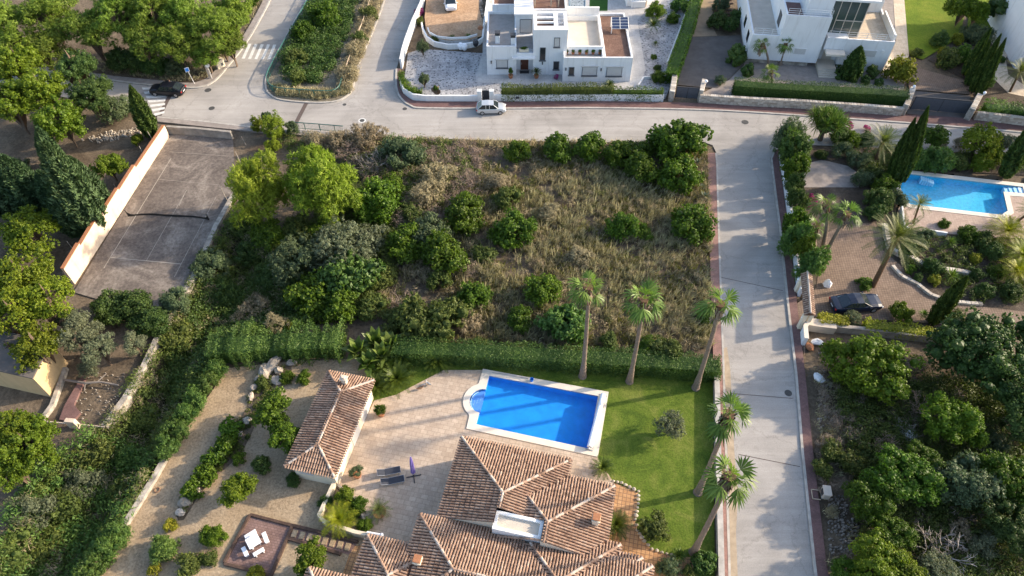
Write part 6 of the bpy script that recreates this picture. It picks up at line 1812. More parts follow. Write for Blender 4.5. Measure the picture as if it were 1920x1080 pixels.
PALM_LIME = [blades_mesh('crown', 'leaf_limepalm', feather_fronds(nf=34, Lr=1.9, ll=.55, pairs=18, lo=-.1, droop=1.0), s) for s in (7, 8)]
CYCAD = [blades_mesh('fronds', 'leaf_cycad', feather_fronds(nf=46, Lr=1.0, ll=.2, pairs=22, lo=.0, hi=1.35, droop=.6, w=.014), s) for s in (9, 10)]
YUCCA = [blades_mesh('leaves', 'leaf_grey', rosette(60, 1.0, .04, -.3, 1.4), s) for s in (11, 12)]
AGAVE = [blades_mesh('leaves', 'leaf_agave', rosette(26, 1.0, .10, .05, 1.3, .05), s) for s in (13,)]
BANANA = [blades_mesh('leaves', 'leaf_banana', rosette(16, 1.6, .30, .25, 1.4, .45), s) for s in (14, 15)]
def skirt(r):
    for i in range(150):
        az = r.uniform(0, 6.28); z = -r.uniform(.05, 1.5); rad = .24+.10*(1+z/1.5)
        c = np.array([math.cos(az), math.sin(az), 0])*rad+np.array([0, 0, z]); s = np.array([-math.sin(az), math.cos(az), 0])*.07
        o = np.array([math.cos(az)*.16, math.sin(az)*.16, .28 if i % 2 else -.35])
        yield [c-s, c+s, c+o+s*.6, c+o-s*.6], r.uniform(0, .6)
SKIRT = blades_mesh('dead_fronds', 'twig', skirt, 16)
def dead_mesh(seed, mat='twig_grey', depth=5, n0=6, spread=.75):
    b = MB(); r = random.Random(seed)
    def br(p, d, L, rad, k):
        q = p+d*L*.5+Vector((r.uniform(-.1, .1), r.uniform(-.1, .1), 0))*L; e = p+d*L
        b.tube([p, q, e], [rad, rad*.8, rad*.6], 4 if k > 2 else 3, 0, r.random(), cap=False)
        if k == 0: return
        for _ in range(3 if k > 1 else 4):
            a = Vector((r.gauss(0, 1), r.gauss(0, 1), r.gauss(.15, .8))).normalized(); br(e if r.random() < .6 else q, (d+a*spread).normalized(), L*r.uniform(.55, .8), rad*.6, k-1)
    for i in range(n0):
        a = i*2*math.pi/n0+r.uniform(-.4, .4); br(Vector((r.uniform(-.1, .1), r.uniform(-.1, .1), 0)), Vector((math.cos(a)*.6, math.sin(a)*.6, 1)).normalized(), .38, .022, depth-2)
    o = b.build('branches', mat); me = o.data; bpy.data.objects.remove(o); return me
DEAD = [dead_mesh(1), dead_mesh(2)]
DEADB = [dead_mesh(3, 'twig', 5, 9, 1.0), dead_mesh(4, 'twig', 5, 9, 1.0)]

rp = random.Random(77)
def bush(key, u, v, r, label, name='bush', cat='bush', group=None, hc=None, sz=1.0):
    """a shrub whose foliage is centred on photo point u,v with a radius of r photo pixels"""
    m = mpp(u, v)*r
    c = atg(u, v, hc if hc is not None else m*.55*sz)
    me = PROTO[key][rp.randrange(len(PROTO[key]))]
    o = link(name, me, None, c, rp.uniform(0, 6.28), (m, m, m*sz))
    return tag(o, label, cat, group)
def tree(key, u, v, r, h, label, name='tree', cat='tree', group=None, sz=1.0, tr=.035, lean=0.0):
    """a tree with its trunk: h is the height of the crown's centre"""
    m = mpp(u, v, h)*r
    c = atg(u, v, h); g = float(gz(c.x, c.y))
    me = PROTO[key][rp.randrange(len(PROTO[key]))]
    o = empty(name, (c.x, c.y, g), label, cat, group)
    link('crown', me, o, (0, 0, c.z-g), rp.uniform(0, 6.28), (m, m, m*sz))
    t = max(.09, h*tr); link('trunk', TR[rp.randrange(3)], o, (0, 0, -.1), rp.uniform(0, 6.28), (t, t, c.z-g+.05*m))
    return o
def cypress(b_, t_, rad, label, name='cypress', group=None, h0=.15, key='cypress', cat='cypress'):
    P_ = at(*b_); T_ = top_at(P_, *t_); H_ = T_.z
    o = empty(name, P_, label, cat, group)
    f = link('crown', PROTO[key][rp.randrange(2)], o, (0, 0, h0), rp.uniform(0, 6.28), (rad, rad, H_-h0))
    link('trunk', TR[0], o, (0, 0, -.1), 0, (.11, .11, .6))
    # a slight natural lean so that the tip stands where it is seen
    o.rotation_euler[1] = math.atan2(T_.x-P_.x, H_)*.8
    return o
def palm_fan(b_, t_, sc, label, group=None, tr=.2, name='fan_palm', dead=True):
    P_ = at(*b_); T_ = top_at(P_, *t_); H_ = T_.z; dx = T_.x-P_.x
    o = empty(name, P_, label, 'palm', group)
    pts = [(0, 0, -.1), (0, 0, .35), (dx*.08, 0, H_*.2), (dx*.3, 0, H_*.5), (dx*.62, 0, H_*.8), (dx, 0, H_)]
    k = H_/12.7 if H_ > 8 else .75
    sm_ = []; rr_ = []
    for i_ in range(5):
        for q_ in range(9):
            f_ = q_/9; sm_.append(Vector(pts[i_]).lerp(Vector(pts[i_+1]), f_)); R_ = [tr*2.1, tr*1.7, tr*1.1, tr*.95, tr*.9, tr]; rr_.append((R_[i_]+(R_[i_+1]-R_[i_])*f_)*(1.05 if q_ % 2 else .95)*rp.uniform(.96, 1.04))
    b = MB(); b.tube(sm_+[Vector(pts[-1])], rr_+[tr], 12); PB_ = b.build('trunk', 'bark_palm', parent=o)
    bb = MB(); m = Vector(pts[-2]).lerp(Vector(pts[-1]), .25); bb.tube([m, Vector(pts[-1])+Vector((0, 0, .2))], [tr*1.35, tr*1.9], 12); bb.build('boot', 'bark_boot', parent=o)
    s = link('dead_fronds', SKIRT, o, (dx, 0, H_+.1), rp.uniform(0, 6), (sc*1.0, sc*1.0, sc*1.15 if dead else .5))
    link('crown', PALM_FAN[rp.randrange(3)], o, (dx, 0, H_+.15), rp.uniform(0, 6.28), sc)
    return o
def palm_feather(b_, t_, sc, label, meshes=None, tr=.2, name='feather_palm', group=None):
    P_ = at(*b_); T_ = top_at(P_, *t_); H_ = max(.3, T_.z); dx = T_.x-P_.x
    o = empty(name, P_, label, 'palm', group)
    b = MB(); b.tube([(0, 0, -.1), (0, 0, .2), (dx*.45, 0, H_*.5), (dx, 0, H_)], [tr*1.5, tr*1.15, tr, tr*1.1], 12); b.build('trunk', 'bark_boot', parent=o)
    link('crown', (meshes or PALM_FEA)[rp.randrange(len(meshes or PALM_FEA))], o, (dx, 0, H_), rp.uniform(0, 6.28), sc)
    return o
def single(me, name, u, v, sc, label, cat, z=0.05, group=None):
    return tag(link(name, me[rp.randrange(len(me))], None, atg(u, v, z), rp.uniform(0, 6.28), sc), label, cat, group)
def hedge(name, pts, w, h, mat, label, n=9000, L=.12, W=.06, seed=1, lump=.12, z0=0.0, needle=True, group=None):
    """clipped or loose hedge along a line of ground points"""
    r = np.random.default_rng(seed); P = [Vector(p) for p in pts]
    cum = [0]
    for i in range(len(P)-1): cum.append(cum[-1]+(P[i+1]-P[i]).length)
    T = cum[-1]
    def pos(x):
        x = min(max(x, 0), T-1e-6); i = max(k for k in range(len(cum)-1) if cum[k] <= x); d = (P[i+1]-P[i]).normalized(); q = P[i]+d*(x-cum[i]); return q, d
    C = []; N = []; t = []
    for _ in range(n):
        x = r.uniform(-.0, T); q, d = pos(x); nn = Vector((-d.y, d.x))
        bump = 1+lump*(math.sin(x*1.3+seed)+.5*math.sin(x*8.1)+.6*math.sin(x*4.3+1.3*seed)+.4*math.sin(x*.7))
        s = r.uniform(0, 2*h+w+.6)
        hh = h*(1+.5*(bump-1)); ww = w*bump
        if s < h: o, z, nv = -ww/2, s*hh/h, (-1, .15)
        elif s < h+w: o, z, nv = (s-h-w/2)/w*ww, hh, (0, 1)
        elif s < 2*h+w: o, z, nv = ww/2, (s-h-w)*hh/h, (1, .15)
        else:
            o, z, nv = r.uniform(-ww/2, ww/2), r.uniform(0, hh), (0, .3); x = 0 if r.random() < .5 else T; q, d = pos(x)
        j = r.normal(0, .075, 3)
        if r.random() < .05: j[2] += abs(r.normal(0, .2))
        gzv = float(gz(q.x, q.y))*0
        C.append((q.x+nn.x*o+j[0], q.y+nn.y*o+j[1], z0+z+j[2])); N.append((nn.x*nv[0], nn.y*nv[0], nv[1])); t.append(.40+.16*math.sin(x*.9+seed)+.14*(bump-1)/max(lump, .05)+r.normal(0, .2))
    C = np.array(C); N = unit(np.array(N)+r.normal(size=(n, 3))*.45)
    roll = (N*.0+r.normal(size=(n, 3))*.8+np.array([0, 0, .8])) if needle else None
    V = leaves(C, N, L, W, r, roll)
    m = max(2, int(T/.8)); CV = []
    for i in range(m):
        (a, da), (c, dc) = pos(T*i/m), pos(T*(i+1)/m)
        na, nc = Vector((-da.y, da.x))*w*.36, Vector((-dc.y, dc.x))*w*.36; hh = h*(.86-lump*.6)
        A = [(a.x-na.x, a.y-na.y), (a.x+na.x, a.y+na.y)]; B = [(c.x-nc.x, c.y-nc.y), (c.x+nc.x, c.y+nc.y)]
        CV += [(*A[0], z0), (*B[0], z0), (*B[0], z0+hh), (*A[0], z0+hh), (*A[0], z0+hh), (*B[0], z0+hh), (*B[1], z0+hh), (*A[1], z0+hh), (*A[1], z0+hh), (*B[1], z0+hh), (*B[1], z0), (*A[1], z0)]
    V = np.concatenate([V, np.array(CV)]); t = np.concatenate([np.array(t), np.full(len(CV)//4, .15)])
    return tag(link(name, quads_mesh(name, V, t, mat)), label, 'hedge', group)
def scatter(name, poly, n, hgt, wid, per, mat, seed, label=None, lean=.5, keep=None, base=0.0, cat=None, hv=.5):
    """tufts of thin blades over an outline: grass, dry stalks"""
    r = np.random.default_rng(seed)
    x0, x1 = min(p[0] for p in poly), max(p[0] for p in poly); y0, y1 = min(p[1] for p in poly), max(p[1] for p in poly)
    m = int(n*(x1-x0)*(y1-y0)/abs(area(poly)))
    X = r.uniform(x0, x1, m); Y = r.uniform(y0, y1, m); ok = inside(X, Y, poly)
    if keep is not None: ok &= keep(X, Y, r)
    X, Y = X[ok], Y[ok]; k = len(X)
    Z = gz(X, Y)+base
    th = r.uniform(.15, .85, k); hs = hgt*r.uniform(1-hv, 1+hv, k)
    I = np.repeat(np.arange(k), per); q = len(I)
    az = r.uniform(0, 6.28, q); ln = r.uniform(.05, lean, q); H = hs[I]*r.uniform(.5, 1.1, q)
    bx = X[I]+r.normal(0, .12, q); by = Y[I]+r.normal(0, .12, q)
    B = np.stack([bx, by, Z[I]], 1); D = np.stack([np.cos(az)*ln, np.sin(az)*ln, np.ones(q)], 1)
    M = B+D*H[:, None]*.55; T = B+D*H[:, None]*np.array([1.35, 1.35, 1.0])
    s = np.stack([-np.sin(az+1.0), np.cos(az+1.0), np.zeros(q)], 1)*wid
    V = np.stack([B-s*.7, M-s, T, M+s], 1).reshape(-1, 3)
    t = np.clip(th[I]*.7+r.normal(.15, .18, q), 0, 1)
    o = link(name, quads_mesh(name, V, t, mat)); return tag(o, None, None, None, 'stuff')
def thicket(name, poly, n, size, mat, seed, per=70, L=.16, W=.05, zr=(.2, 1.2), needle=True, keep=None):
    """a mass of low leafy clumps nobody could count"""
    r = np.random.default_rng(seed)
    x0, x1 = min(p[0] for p in poly), max(p[0] for p in poly); y0, y1 = min(p[1] for p in poly), max(p[1] for p in poly)
    m = int(n*(x1-x0)*(y1-y0)/abs(area(poly)))
    X = r.uniform(x0, x1, m); Y = r.uniform(y0, y1, m); ok = inside(X, Y, poly)
    if keep is not None: ok &= keep(X, Y, r)
    X, Y = X[ok], Y[ok]; k = len(X)
    S = size*r.uniform(.5, 1.4, k); Z = gz(X, Y)+r.uniform(zr[0], zr[1], k)*S
    th = r.uniform(.1, .9, k); I = np.repeat(np.arange(k), per); q = len(I)
    d = unit(r.normal(size=(q, 3))+np.array([0, 0, .5])); P = np.stack([X, Y, Z], 1)[I]+d*S[I, None]*r.uniform(.5, 1.0, (q, 1))*np.array([1, 1, .75])
    P[:, 2] = np.maximum(P[:, 2], gz(P[:, 0], P[:, 1])+.03)
    N = unit(d+r.normal(size=(q, 3))*.7+np.array([0, 0, .3])); roll = d+r.normal(size=(q, 3))*.5+np.array([0, 0, .4]) if needle else None
    V = leaves(P, N, L, W, r, roll)
    o = link(name, quads_mesh(name, V, np.clip(th[I]*.6+r.normal(.2, .18, q), 0, 1), mat)); return tag(o, None, None, None, 'stuff')
# ------------------------------------------------------------------ planting
# pine plot, top left
thicket('ground_cover', smooth(P2([(545,684),(498,694),(476,722),(462,765),(438,800),(395,850),(352,915),(335,960),(345,970),(372,930),(405,895),(452,850),(478,800),(500,760),(512,722),(548,700)]), 2), 170, .3, 'shrub_green', 91, per=50, L=.09, W=.03)
G = 'pines on the dry plot at the top left'
for u, v, r, h, l in [(15,50,60,6.0,'pine cut by the top left corner of the photo'),(80,95,48,4.2,'lower pine in front of the corner pine, above the broad bright trees'),(85,22,55,6.5,'second pine from the left along the top edge, with a dark forked trunk'),
      (168,55,48,5.5,'pine between the bare slope and the middle of the pine plot'),(225,30,58,6.5,'tall pine at the top edge left of the thick pine group'),(290,25,58,6.5,'tall pine at the top edge in the middle of the thick pine group'),(350,25,52,6.2,'pine at the top edge right of the thick group'),
      (405,50,52,5.5,'broad pine overhanging the bend of the upper left road'),(330,78,45,4.8,'pine right above the black car, behind the dark low bushes'),(275,78,42,4.8,'pine with bare lower trunk behind the dark low bushes'),(430,80,30,3.8,'small pine crown closest to the kerb of the upper left road'),(385,100,32,3.2,'low pine crown beside the concrete post at the bend'),(435,18,40,5.0,'pine at the top edge nearest the upper left road')]:
    tree('pine', u, v, r*1.08, h, l, 'pine_tree', 'pine', G, sz=.95, tr=.032)
for u, v, r, k, l in [(222,112,30,'dark','dark round bush under the pines, left of three near the verge'),(255,118,32,'dark','dark round bush under the pines, middle of three near the verge'),(290,122,30,'dark','dark round bush under the pines, right of three near the verge'),(330,125,24,'grey','greyish low bush on the verge behind the black car'),(475,2,14,'carob','dark bush at the top edge beside the upper left road')]:
    bush(k, u, v, r, l)
# broadleaf trees on the left
for u, v, r, h, k, l in [(38,118,55,5.0,'bright','bright tree at the left edge just under the pines'),(15,190,62,5.0,'bright','bright broad tree cut by the left edge beside the left road'),(80,170,52,5.2,'bright','bright tree in the middle of the clump left of the left road'),(115,225,58,4.2,'bright','lowest bright tree of the clump, overhanging the dry slope'),
      (140,125,42,5.5,'dark','dark knobbly tree behind the bright clump, near the hidden road'),(170,178,50,4.6,'dark','dark knobbly tree between the bright clump and the grey bush')]:
    tree(k+'_big', u, v, r, h, l, 'broadleaf_tree', 'tree', 'broadleaf trees left of the left road', sz=.9)
bush('grey', 217, 205, 33, 'round grey-green bush beside the leaning cypress at the zebra crossing', sz=1.0)
cypress((285,256), (246,163), 1.05, 'lone cypress at the corner of the peach court wall')
bush('bright', 257, 262, 13, 'small bright bush at the top of the stony slope beside the lone cypress', sz=1.2)
tree('bright', 205, 312, 32, 2.2, 'small bright tree on the dry slope left of the peach wall', 'small_tree', 'tree')
for b_, t_, r, l in [((178,432),(84,268),1.9,'tallest conifer on the slope, its foot against the peach wall'),((192,398),(128,296),1.5,'conifer against the peach wall below the small bright tree'),((72,398),(6,294),1.9,'broad conifer at the left edge of the stony slope'),((28,402),(-32,318),1.7,'conifer cut by the left edge above the round yellow-green tree'),((150,438),(96,350),1.4,'lower conifer just above the round yellow-green tree, by the wall'),((108,312),(72,240),1.1,'bluish conifer at the top of the stony slope'),((128,400),(70,322),1.5,'conifer in the middle of the slope behind the tallest one')]:
    cypress(b_, t_, r, l, 'conifer', 'conifers on the slope left of the court', .1, 'conifer', 'conifer')
bush('dryshrub', 190, 372, 22, 'thin dry shrub against the peach wall beside the junipers')
bush('grey', 40, 312, 20, 'small grey shrub on the stony slope between the conifers')
tree('yellow', 62, 435, 62, 3.0, 'round yellow-green tree above the low end of the peach wall', 'yellow_tree', 'tree', sz=.85)
for u, v, r, h, l in [(40,515,68,4.6,'large yellow-green tree at the left edge beside the low end of the peach wall'),(95,560,55,5.2,'yellow-green tree with orange tints, right of the left-edge yellow pair'),(30,590,60,5.0,'yellow-green tree at the left edge, lower of the left-edge yellow pair'),(72,648,52,4.2,'ragged yellow-green tree overhanging the flat-roofed ochre outbuilding'),(22,655,20,3.0,'small yellow-green spray over the dark flat roof')]:
    tree('yellow', u, v, r, h, l, 'yellow_tree', 'tree', 'yellow-green trees on the left', sz=.85)
for u, v, r, l in [(207,578,42,'dark glossy shrub at the near end of the court, left of three'),(248,575,44,'dark glossy shrub at the near end of the court, middle of three'),(282,605,40,'dark glossy shrub at the near end of the court, against the ravine wall')]:
    bush('dark', u, v, r, l, 'shrub', 'shrub', 'dark shrubs at the near end of the court', sz=.8)
bush('yellow', 192, 600, 18, 'small yellowing shrub between the dark glossy shrubs and the grey olive')
for u, v, r, h, l in [(150,625,46,3.4,'grey sparse olive left of the dark glossy shrubs'),(185,655,38,2.6,'grey sparse olive above the fallen bare trunk'),(130,600,26,3.4,'pale wispy olive top beside the yellow-green trees'),(252,645,28,2.0,'small greener olive beside the ravine wall'),(165,690,24,1.6,'low grey olive branches over the brown bare ground')]:
    tree('olive', u, v, r, h, l, 'olive_tree', 'olive tree', 'olives below the tennis court', sz=.9)
b = MB(); b.tube([at(120,712,.3), at(160,718,.5), at(190,716,.45), at(222,722,.3)], [.12,.13,.1,.08], 6); b.tube([at(180,718,.45), at(200,700,.6)], [.07,.04], 5); b.tube([at(160,718,.5), at(158,733,.2)], [.05,.03], 5); tag(b.build('fallen_trunk', 'twig_grey'), 'pale bare fallen trunk lying on brown ground below the olives', 'trunk')
for u, v, r, h, l in [(55,830,72,4.0,'very bright broad tree at the left edge below the outbuilding, right-hand crown'),(10,815,60,4.6,'very bright broad tree cut by the left edge below the outbuilding'),(20,880,50,3.4,'very bright broad tree crown, lowest of three below the outbuilding')]:
    tree('bright_big', u, v, r, h, l, 'broadleaf_tree', 'tree', 'very bright trees below the outbuilding', sz=.85)
b = MB(); b.box((0,0,.6),(.9,.4,1.2),bev=.02); b.tube([(-3,0,.5),(3,0,.5)],.06,5); o = b.build('gate_pier', 'peach_wall'); o.location = at(142,800,0); o.rotation_euler[2] = -.1; tag(o, 'small peach pier with low rails at the bottom of the brick garden path', 'pier')
wall('garden_wall', P2([(125,692),(100,762),(72,800)]), .35, .4, 'weathered_wall', 'rough low wall between the ochre outbuilding and the brown bare beds')
sheet('garden_path', P2([(156,703),(164,705),(140,760),(152,775),(138,792),(112,788),(122,762)]), .05+.1, 'brick_pavement', z0=-.1)
# ravine
Rv = RAV
thicket('undergrowth', Rv, 1500, .7, 'shrub_green', 21, per=60, L=.14, W=.04)
thicket('dry_brush', Rv, 600, .7, 'shrub_dry', 24, per=50, L=.22, W=.02)
thicket('undergrowth', P2([(60,880),(200,800),(290,860),(235,985),(170,1100),(-40,1100)]), 420, .8, 'leaf_oleander', 22, per=60, L=.17, W=.05)
thicket('undergrowth', P2([(380,520),(520,480),(640,590),(560,610),(420,640),(385,690),(330,760),(300,700)]), 900, .8, 'leaf_dark', 23, per=60, L=.13, W=.06)
for u, v, r, k, l in [(225,930,30,'greenery','soft green bush in the ravine, left of the pale garden wall'),(155,905,34,'olive','pale olive-green bush at the edge of the ravine beside the bright trees'),(120,950,36,'greenery','rounded green bush in the ravine below the very bright trees'),(60,960,38,'olive','pale yellowish bush at the lower left of the ravine'),(30,1030,38,'greenery','bush at the lower left corner of the photo'),(100,1030,34,'greenery','bush near the bottom edge, right of the lower left corner bush'),
        (250,860,30,'oleander','dark green bush in the ravine below the garden hedge'),(180,850,34,'greenery','bush in the ravine just right of the very bright trees'),(280,790,26,'greenery','yellowish bush in the ravine beside the oleander row'),(340,640,32,'greenery','bush in the ravine at the bend of the dark hedge'),(330,565,26,'grey','bush against the ravine wall near the end of the court'),(395,500,34,'grey','grey-green tree top leaning over the court edge above the ravine'),(430,560,34,'dark','dark bush in the middle of the upper ravine'),(480,590,34,'dryshrub','brown dead creeper mound in the upper ravine'),(520,610,20,'dryshrub','small brown dead mound just above the dark hedge')]:
    bush(k, u, v, r*1.25, l, hc=.7)
for u, v, r, l in [(405,695,24,'oleander beside the gravel path, topmost of the row by the hedge'),(388,722,24,'oleander beside the gravel path, second from the hedge'),(368,750,25,'oleander beside the gravel path, third from the hedge'),(348,778,25,'oleander beside the gravel path, fourth from the hedge'),(330,806,25,'oleander beside the gravel path, fifth from the hedge'),(314,838,25,'oleander beside the gravel path, lowest of the row above the pale wall'),
        (222,1000,26,'light green oleander at the lower end of the pale garden wall'),(200,1030,28,'light green oleander below the garden wall, second from the wall end'),(175,1060,30,'light green oleander at the bottom edge beside the gravel path')]:
    bush('oleander', u, v, r, l, 'oleander', 'oleander', 'oleanders along the gravel path', hc=1.0, sz=1.1)
hedge('hedge', P2([(404,668),(440,664),(500,660),(560,657),(612,655),(648,655)]), 2.7, 2.3, 'leaf_oleander', 'tall loose dark hedge between the gravel garden and the scrub plot', 13000, .12, .035, 3, .30)
bush('yellow', 545, 610, 13, 'small bright yellow-green sapling above the tall loose dark hedge', sz=1.3)
hedge('hedge', P2([(742,668),(840,671),(1010,681),(1200,692),(1322,700),(1342,704)]), 2.0, 1.9, 'leaf_oleander', 'long clipped hedge between the lawn and the scrub plot', 24000, .075, .036, 4, .07, needle=False)
# pines and bushes of the central plot
tree('glow', 488, 362, 66, 4.0, 'glowing yellow-green pine right of the court, left of the pair', 'pine_tree', 'pine', 'pair of bright pines', sz=1.2)
tree('glow', 604, 352, 80, 4.6, 'glowing yellow-green pine right of the court, larger right one of the pair', 'pine_tree', 'pine', 'pair of bright pines', sz=1.2)
for u, v, r, k, l in [(515,242,22,'glow','bright young pine at the road edge beside the court'),(483,236,14,'glow','small bright young pine at the road edge, left of the taller young one'),(500,222,12,'cedar','bluish young conifer behind the bright young pine at the road'),(548,242,15,'grey','grey-green bush at the end of the green railing'),(512,275,16,'glow','low bright bush below the young pine at the road')]:
    bush(k, u, v, r, l, 'young_tree', 'shrub', sz=1.35)
for u, v, r, l in [(706,378,46,'large dark green bush right of the bright pines'),(735,352,26,'smaller dark bush behind the large one, right of the bright pines'),(870,405,40,'yellow-topped green bush in the middle of the scrub plot'),(762,458,38,'dense green bush below the middle of the scrub plot, left of the big pair'),(832,478,44,'dense green bush, right of the big pair in the scrub plot'),(965,432,38,'green bush right of the big pair, alone among dry grass'),(930,440,18,'small green bush touching the lone bush among dry grass'),
        (1275,268,50,'largest green bush at the street corner of the scrub plot'),(1240,262,26,'green bush left of the largest corner bush, against the road'),(1045,281,30,'green bush along the road edge, leftmost of the row'),(1105,276,31,'green bush along the road edge, second of the row'),(1160,288,30,'green bush along the road edge, third of the row'),(1200,292,26,'green bush along the road edge, fourth of the row'),(1203,318,33,'green bush in front of the row along the road edge'),(1275,330,38,'broad green bush below the largest corner bush'),
        (1168,425,29,'green bush alone in the right half of the scrub plot, larger of two'),(1207,437,18,'small green bush touching the lone pair in the right half of the scrub'),(1298,421,40,'wide green bush beside the straight road, below the agaves'),(890,555,29,'small round green bush in the lower middle of the scrub plot'),(1018,544,33,'round green bush left of the leftmost tall palm'),(974,600,26,'small yellowish bush at the lower edge of the scrub plot'),(970,285,24,'dull green bush at the road edge, left of the row'),(1325,595,17,'small dark bush under the rightmost of the three tall palms'),
        (880,380,22,'yellow-green bush top behind the yellow-topped bush in the scrub')]:
    bush('carob', u, v, r*1.2, l, 'carob_bush', 'bush', 'green bushes of the scrub plot', sz=.9)
for u, v, r, k, l in [(640,470,55,'olive','large grey-green shrub below the bright pines'),(690,455,36,'olive','grey shrub right of the large grey-green one'),(556,487,44,'grey','blue-grey rounded tree left of the large grey-green shrub'),(655,520,48,'bigleaf','green shrub below the large grey-green one'),(590,560,46,'carob','dark green bush above the tall loose hedge'),(640,572,34,'carob','dark green bush above the banana clump'),(805,440,36,'grey','dull green bush behind the big pair of dense bushes'),
        (752,290,36,'grey','light green feathery shrub behind the dry brush'),(955,372,30,'greenery','pale yellow-green shrub in the upper middle of the scrub plot'),(825,528,22,'greenery','low yellow-green shrub below the big pair of dense bushes'),(1060,607,48,'bigleaf','large-leaved green tree left of the leftmost tall palm trunk'),(840,600,42,'greenery','low green mound above the clipped hedge, left part'),(770,600,40,'greenery','low green mound above the clipped hedge, beside the banana clump'),(880,605,26,'dryshrub','brown dry mound above the clipped hedge'),(1250,655,36,'greenery','low green shrub behind the clipped hedge, beside the middle palm'),(1215,650,24,'carob','dark green shrub behind the clipped hedge, between the palms'),
        (690,255,36,'dryshrub','brownish shrub at the road edge beside the dark board'),(640,265,28,'dryshrub','brown dry shrub under the short green railing'),(590,265,26,'dryshrub','brown dry shrub at the left end of the short green railing'),(820,330,36,'dryshrub','brown tangled dry shrub in the upper left of the scrub plot'),(800,365,34,'dryshrub','lower brown tangled dry shrub in the upper left of the scrub plot')]:
    bush(k, u, v, r*(1.25 if u < 900 and k != 'dryshrub' else 1), l, 'shrub', 'shrub', sz=.95)
for u, v, r, l, m_ in [(700,300,58,'bare pale twiggy bush below the dark board at the road',DEAD),(655,285,44,'bare twiggy bush left of the pale one at the road',DEADB),(790,410,42,'bare twiggy bush right of the large dark green bush',DEADB),(742,300,40,'bare brown twigs around the light green feathery shrub',DEADB),(835,300,44,'bare brown brush along the road edge in the upper scrub',DEADB),(880,330,40,'bare brown brush below the road-edge brush in the scrub',DEADB),(760,560,44,'bare brown brush in the lower left of the scrub plot',DEADB),(880,505,34,'bare brown brush below the big pair of dense bushes',DEADB)]:
    m = mpp(u, v)*r; tag(link('dead_bush', m_[rp.randrange(2)], None, at(u, v+r*.35), rp.uniform(0, 6), (m*1.1, m*1.1, m*.9)), l, 'bush', 'bare twiggy bushes')
for u, v, s, l in [(1308,307,.8,'blue-grey agave beside the pavement at the broad corner bushes'),(1321,371,.9,'blue-grey agave beside the pavement above the wide bush'),(1316,352,.6,'small agave between the other two beside the pavement')]:
    single(AGAVE, 'agave', u, v, s, l, 'agave', .1)
for u, v, r, k, l in [(455,425,36,'greenery','dark scrubby mound below the left bright pine, against the ravine wall'),(505,440,42,'carob','dense dark mound under the left bright pine'),(560,432,38,'greenery','scrubby mound between the feet of the two bright pines'),(612,432,36,'carob','dark mound at the foot of the larger bright pine'),(470,470,36,'dark','dark bush in the hollow below the left bright pine'),(510,520,38,'dark','dark bush in the hollow left of the blue-grey rounded tree'),(720,455,34,'greenery','yellowish scrub right of the grey shrub, above the dense pair'),(715,520,34,'greenery','olive scrub below the grey shrub, left of the dense pair'),(700,575,36,'greenery','olive scrub above the banana clump, right of the dark bush'),(735,605,34,'greenery','low green scrub just above the clipped hedge beside the bananas'),(905,480,26,'greenery','pale scrub right of the dense pair of bushes'),(780,405,32,'greenery','pale scrub left of the yellow-topped bush'),
        (930,340,26,'dryshrub','straw-coloured shrub in the upper middle of the scrub plot'),(1030,400,24,'dryshrub','straw-coloured shrub in the middle of the dry grass'),(1090,480,24,'dryshrub','straw-coloured shrub above the leftmost tall palm'),(900,650,24,'greenery','low green scrub against the middle of the clipped hedge'),(1140,640,22,'greenery','low green scrub between the left and middle palm trunks')]:
    bush(k, u, v, r, l, 'shrub', 'shrub', sz=.75, hc=.7)
SC = P2([(640,264),(760,264),(900,268),(1100,273),(1250,272),(1322,278),(1325,310),(1327,420),(1331,560),(1333,650),(1310,668),(840,660),(700,600),(640,500),(760,440),(690,320)])
clump = lambda a, b_: (lambda X, Y, r: (np.sin(X*.9+a)*np.sin(Y*.8+b_)+np.sin(X*.37+b_)*np.sin(Y*.43+a)+r.normal(0, .45, X.shape)) > -.15)
scatter('dry_grass', SC, 9500, .62, .035, 11, 'dry_grass', 31, lean=.7, keep=clump(1, 2))
scatter('dry_grass', P2([(820,420),(1100,330),(1330,330),(1333,650),(1240,650),(900,640),(860,540)]), 3600, .95, .032, 14, 'dry_grass', 32, lean=.55, keep=clump(2.2, .4))
scatter('green_grass', SC, 7000, .5, .035, 10, 'green_grass', 33, lean=.8, keep=clump(.3, 1.9))
thicket('undergrowth', P2([(520,262),(700,265),(860,270),(900,330),(760,440),(700,600),(560,560),(500,440),(640,360)]), 1500, .65, 'shrub_green', 34, per=50, L=.13, W=.04)
thicket('dry_brush', SC, 1500, .50, 'shrub_dry', 35, per=46, L=.24, W=.016, keep=clump(3, 1))
thicket('dry_brush', P2([(570,262),(900,270),(900,400),(760,440),(640,300)]), 620, .65, 'twig', 36, per=60, L=.28, W=.014)
thicket('undergrowth', SC, 520, .42, 'shrub_green', 37, per=40, L=.11, W=.035, keep=clump(5, 2.4))
